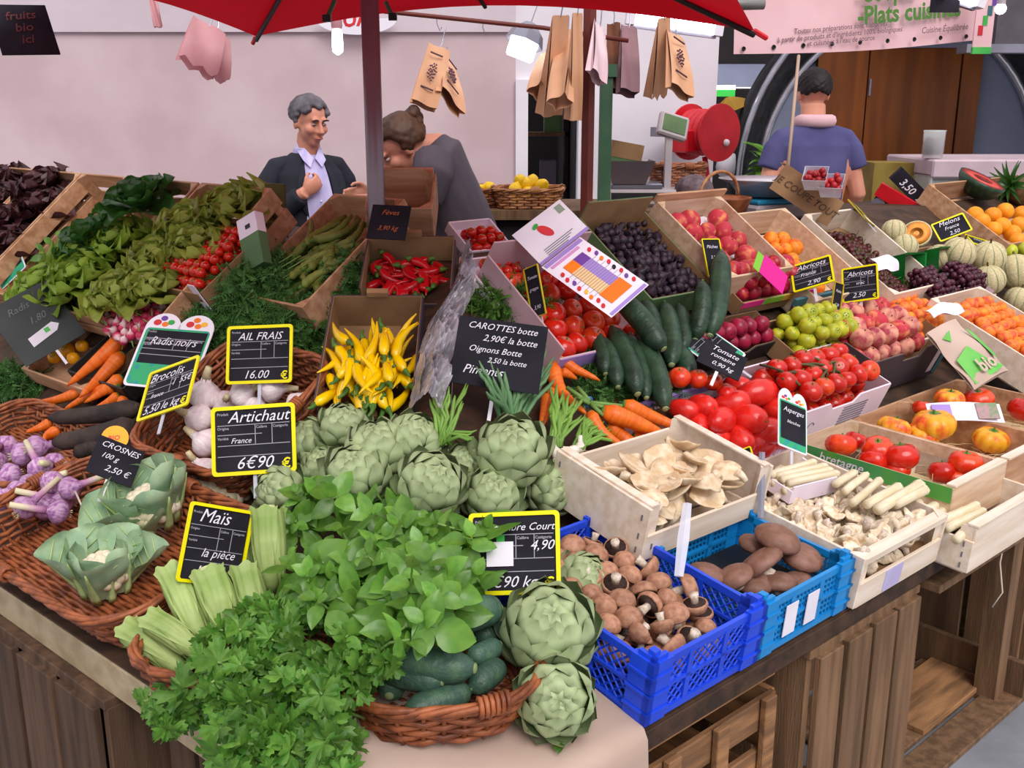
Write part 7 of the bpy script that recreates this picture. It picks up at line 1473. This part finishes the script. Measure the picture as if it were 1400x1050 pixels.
M = wmat(LW, .96, 1.12, .0, .1); wood_crate('wooden_crate', 'small tan crate on the top shelf in front of the man in the suit', M, .2, .22, .05, WOODT)
q = tag(G().box(0, .1, 0, .008, 0, .16).ob('olive_board', mat('olive_board', '#5f5a24', '#4f4a1e', rough=.7, stretch=(1, 1, 12), sc=3), M=wmat(LW, 1.17, 1.12, .0, 0)), 'small olive board standing at the end of the curly lettuce crate', 'board')
# ---- price signs
Y = 'yellow'
price_sign('header', 'teal price sign with fruit header for black radishes', ((186, 442), (293, 451), (166, 526)), [('Radis noirs', 0, .19, .15)], 1.22, dz=.11)
price_sign(Y, 'yellow framed sign for brocoli, tilted, over the teal sign', ((190, 510), (274, 485), (187, 578)), [('Brocolis', -.1, .24, .2), ('1  55€', .24, .04, .14), ('france', -.2, -.1, .1), ('5,50 le kg', -.06, -.4, .18)], 1.2, dz=.2)
price_sign(Y, 'yellow framed sign for fresh garlic', ((308, 446), (401, 443), (309, 526)), [('AIL FRAIS', 0, .25, .16), ('16.00', -.05, -.41, .17)], 1.16, dz=.14)
price_sign(Y, 'yellow framed six euro sign for artichokes', ((286, 558), (402, 550), (292, 652)), [('Artichaut', .06, .26, .19), ('France', -.15, -.04, .09), ('6€90', .0, -.41, .2)], 1.22, dz=.13)
price_sign(Y, 'narrow tilted yellow framed sign for sweetcorn', ((268, 682), (336, 705), (254, 786)), [('Maïs', -.1, .27, .26), ('la pièce', .05, -.16, .17), ('1,40', -.1, -.4, .2)], .92, dz=.13)
cs = price_sign(Y, 'yellow framed sign for short cucumbers with a white label on it', ((640, 706), (765, 698), (641, 814)), [('Concombre Court', .0, .27, .115), ('4,90', .3, .03, .15), ('1€90 kg', -.05, -.41, .17)], 1.13, dz=.13)
for nm_, a_, m_ in (('white_label', (-.047, -.001, -.022, .019), PAPER), ('green_label', (-.03, -.016, .019, .03), GRNP)):
    G().box(a_[0], a_[1], a_[2], a_[3], .0015, .003).ob(nm_, m_, cs)
price_sign('slate', 'large black slate for carrots and onions with white handwriting', ((628, 430), (750, 447), (614, 522)), [('CAROTTES botte', .0, .34, .105), ('2,90€ la botte', .1, .17, .105), ('Oignons Botte', -.05, .0, .1), ('2,50 la botte', .1, -.14, .085), ('Piments', -.15, -.33, .14)], 1.3, dz=.12, stake=.1)
price_sign(Y, 'slim yellowish sign standing beside the info sheet', ((716, 367), (735, 361), (728, 436)), [('Tomate', 0, .25, .22), ('grappe', 0, .02, .22), ('3,90', 0, -.35, .26)], .42, dz=.12, frame=YELD, rules=False, euro=False)
price_sign('header', 'teal sign with fruit header tilted over the cucumbers', ((928, 470), (966, 440), (985, 514)), [], .85, dz=.1, flip=1)
price_sign('slate', 'small slate for tomatoes hanging over the tilted teal sign', ((969, 462), (1025, 490), (950, 493)), [('Tomate', 0, .2, .2), ('romaine', 0, -.05, .17), ('0,90 kg', .05, -.35, .17)], 1.35, dz=.15)
price_sign('header', 'narrow grey sign with fruit header for asparagus before the white box', ((1066, 541), (1111, 558), (1057, 606)), [('Asperges', 0, .24, .19), ('blanches', 0, .02, .13)], .72, dz=.14, rules=False)
price_sign(Y, 'slim yellow framed sign behind the tallest cucumber', ((958, 327), (985, 325), (966, 380)), [('Pêches', 0, .25, .22), ('2,80', 0, -.02, .2), ('3,50', .1, -.35, .22)], .55, dz=.13, rules=False, euro=False)
price_sign(Y, 'yellow framed sign tilted over the nectarines', ((1087, 362), (1136, 348), (1085, 401)), [('Abricots', 0, .24, .2), ('France', -.1, -.02, .14), ('2,90', 0, -.38, .18)], 1.2, dz=.15)
price_sign(Y, 'upright yellow framed sign over the low apricot crate', ((1157, 366), (1198, 361), (1154, 415)), [('Abricots', 0, .24, .2), ('vrac', .0, -.02, .14), ('2.50', -.05, -.38, .2)], .95, dz=.14)
price_sign(Y, 'slim pale yellow sign below the upright apricot sign', ((1139, 385), (1156, 388), (1131, 438)), [('Pêche', 0, .25, .24), ('3,20', .0, -.1, .24)], .42, dz=.12, frame=YELD, rules=False, euro=False)
price_sign(Y, 'diagonal grey and yellow sign in the cherry crate', ((1161, 271), (1180, 279), (1174, 303)), [('Cerise', 0, .2, .2), ('4,50', 0, -.2, .2)], .55, d=3.6, frame=YELD, rules=False, euro=False)
price_sign(Y, 'yellow framed sign behind the melons', ((1276, 306), (1318, 290), (1284, 332)), [('Melons', 0, .2, .22), ('France', 0, -.05, .16), ('2,50', 0, -.36, .18)], 1.5, d=3.95, rules=False, euro=False)
price_sign(Y, 'second yellow framed sign lying half hidden behind the melons', ((1322, 319), (1368, 331), (1322, 335)), [('Charentais', 0, .1, .14)], 1.6, d=3.9, rules=False, euro=False)
price_sign(Y, 'small yellow framed sign half hidden behind the oyster crate', ((1000, 622), (1027, 610), (1008, 664)), [('Pleurotes', 0, .2, .17)], .7, dz=.09, rules=False)
price_sign('slate', 'little slate with chalk capitals among the roots at the left', ((137, 594), (188, 620), (128, 641)), [('CROSNES', 0, .25, .19), ('100 g', -.15, -.02, .17), ('2,50 €', .1, -.32, .2)], 1.15, dz=.17)
yd = tag(G().prism([(.03 * math.cos(a), .03 * math.sin(a)) for a in [k * PI / 12 for k in range(24)]], -.002, 0).ob('round_label', mat('amber_disc', '#f2b21c', '#eaa510', rough=.5), M=quad_pose((146, 580), (176, 590), (138, 608), 1, 2.33)[0]), 'round amber sticker disc above the little slate', 'label'); text('BIO', yd, 0, -.005, .016, REDP, .1, .4, 'CENTER')
FNT = mat('worn_chalk', '#6d6d74', rough=.8, rv=0)
bs = price_sign('slate', 'big dark slate with a white arrow-shaped label at the left edge', ((-12, 428), (52, 380), (46, 502)), [('Radis', -.1, .25, .16, FNT), ('1,80', .05, .0, .16, FNT)], .95, dz=.12, board=mat('green_black_slate', '#22292a', '#2b3333', rough=.5, sc=8))
G().prism([(-.045, -.062), (.035, -.05), (.05, -.035), (.035, -.02), (-.045, -.032)], .001, .002).ob('white_label', PAPER, bs); G().box(.005, .02, -.042, -.028, .0021, .0025).ob('printed_mark', GRNP, bs)
price_sign('header', 'pale blue sign with a fruit header cut by the left picture edge', ((-14, 372), (22, 340), (6, 398)), [('Salade', 0, .15, .18)], 1.2, dz=.12)
price_sign('slate', 'black slate with orange writing on the tan crate behind the pole', ((508, 277), (562, 281), (501, 326)), [('Fèves', 0, .2, .2, CHALKO), ('3,90 kg', 0, -.25, .18, CHALKO)], 1.05, d=2.6, stake=0)
o = thing('plastic_stake', 'clear plastic sign stake standing in the blue mushroom crate', 'stake'); a, b = hit(928, 788, .13), hit(940, 688, .2); G().tube([a, a.lerp(b, .5), b], [.008, .011, .008], 4, flat=.3).ob('blade', CLEAR, o)
o = thing('plastic_stake', 'grey plastic sign stake between the oyster and cream mushrooms', 'stake'); a, b = hit(1040, 708, .1), hit(1042, 618, .22); G().tube([a, a.lerp(b, .5), b], [.006, .008, .006], 4, flat=.3).ob('blade', GREYM, o)
def string(label, pts, nm='string'): tag(G().tube(pts, .0022, 5).ob(nm, mat('pale_twine', '#cfc4b4', rough=.8), smooth=True), label, 'string')
string('pale string lying across the left wicker basket', [hit(103, 672, .12), hit(118, 705, .1), hit(138, 745, .05)])
a = wmat(RW, 1.33, -.012, .0, 0).translation; string('white string hanging from the table edge at the right', [a + V((0, 0, -.05)), a + V((-.01, -.01, -.12)), a + V((.006, -.01, -.2)), a + V((-.015, -.01, -.24))])
p = hit(772, 1022, .02); tag(link('parsley_leaf', PARL[1], None, T(*p) @ Rz(1.2) @ Sc(.02)), 'fallen green leaf lying on the kraft paper', 'leaf')
# ---- the folded info sheet
PM, W1, H1 = quad_pose((700, 323), (766, 269), (740, 366), 1.5, 2.55); o = thing('info_sheet', 'white folded information sheet picturing a red pepper and a tomato chart', 'poster', PM)
def fl_(par, x0, x1, y0, y1, m_, W, H, nm): G().box(x0 * W, x1 * W, y0 * H, y1 * H, .0012, .002).ob(nm, m_, par)
def blob(par, x, y, rx, ry, m_, W, H, rot=0, z=.0022, nm='printed_fruit'): G().prism([(x * W + rx * W * math.cos(a) * math.cos(rot) - ry * W * math.sin(a) * math.sin(rot), y * H + rx * W * math.cos(a) * math.sin(rot) + ry * W * math.sin(a) * math.cos(rot)) for a in [k * PI / 8 for k in range(16)]], .0012, z).ob(nm, m_, par)
G().box(-W1 / 2, W1 / 2, -H1 / 2, H1 / 2, -.001, .001).ob('upper_sheet', PAPER, o)
blob(o, -.05, .1, .075, .14, REDP, W1, H1, .5); blob(o, -.13, .32, .06, .035, GRNP, W1, H1, .3, .003); fl_(o, .32, .44, .22, .42, mat('grey_green_print', '#8a9a86', rough=.6), W1, H1, 'printed_mark')
for k in range(4): fl_(o, -.3, .3 - .06 * k, -.26 - .05 * k, -.24 - .05 * k, GREYP, W1, H1, 'printed_line')
fl_(o, -.5, .5, -.5, -.42, CARDL, W1, H1, 'lilac_band')
P2, W2, H2 = quad_pose((740, 366), (796, 318), (832, 437), .72, 2.47); X = PM.inverted() @ P2
lo = G().grid(lambda u, v: ((u - .5) * W2, (v - .5) * H2, .012 * math.sin(PI * 2 * v) * 0), 6, 6).ob('lower_sheet', PAPER, o, M=X)
fl_(lo, -.46, .46, .44, .49, CARDL, W2, H2, 'lilac_band'); fl_(lo, -.4, .3, .39, .425, mat('pink_band', '#cf8fc4', rough=.6), W2, H2, 'pink_band'); fl_(lo, -.46, .46, -.49, -.45, CARDL, W2, H2, 'lilac_band')
fl_(lo, .0, .25, .2, .33, PURP, W2, H2, 'chart_cell'); fl_(lo, -.25, .0, .2, .33, ORAP, W2, H2, 'chart_cell'); fl_(lo, -.27, .27, -.38, -.2, ORAP, W2, H2, 'chart_cell'); fl_(lo, .0, .25, -.2, .2, CARDL, W2, H2, 'chart_block'); fl_(lo, -.25, .0, -.2, .2, mat('pale_orange_print', '#e9c48c', rough=.6), W2, H2, 'chart_block')
g = G()
for k in range(12): g.box(-.25 * W2, .25 * W2, H2 * (-.19 + .033 * k), H2 * (-.185 + .033 * k), .002, .0024)
for k in range(7): g.box(.25 * W2, .38 * W2, H2 * (-.18 + .06 * k), H2 * (-.177 + .06 * k), .002, .0024); g.box(-.38 * W2, -.25 * W2, H2 * (-.18 + .06 * k), H2 * (-.177 + .06 * k), .002, .0024)
tag(g.ob('chart_lines', GREYP, lo), kind='stuff')
for k in range(8):
    blob(lo, .38 + .03 * (k % 2), .3 - .09 * k, .05, .032, (REDP, PURP, ORAP, REDP, SLATE, REDP, PURP, REDP)[k], W2, H2, .6); blob(lo, -.38 - .03 * (k % 2), .26 - .085 * k, .05, .032, (REDP, REDP, PURP, REDP, YELP, ORAP, REDP, REDP)[k], W2, H2, .6)
# ---- lettering to real meshes
dg = bpy.context.evaluated_depsgraph_get(); dg.update()
for o in [o_ for o_ in COL.objects if o_.type == 'FONT']:
    me = D.meshes.new_from_object(o.evaluated_get(dg)); nm_ = o.name.split('.')[0]
    n = D.objects.new(nm_, me); n.parent = o.parent; n.matrix_basis = o.matrix_basis.copy(); COL.objects.link(n)
    for k_ in ('label', 'category'):
        if k_ in o: n[k_] = o[k_]
    if not me.materials: me.materials.append(o.data.materials[0])
    D.objects.remove(o)
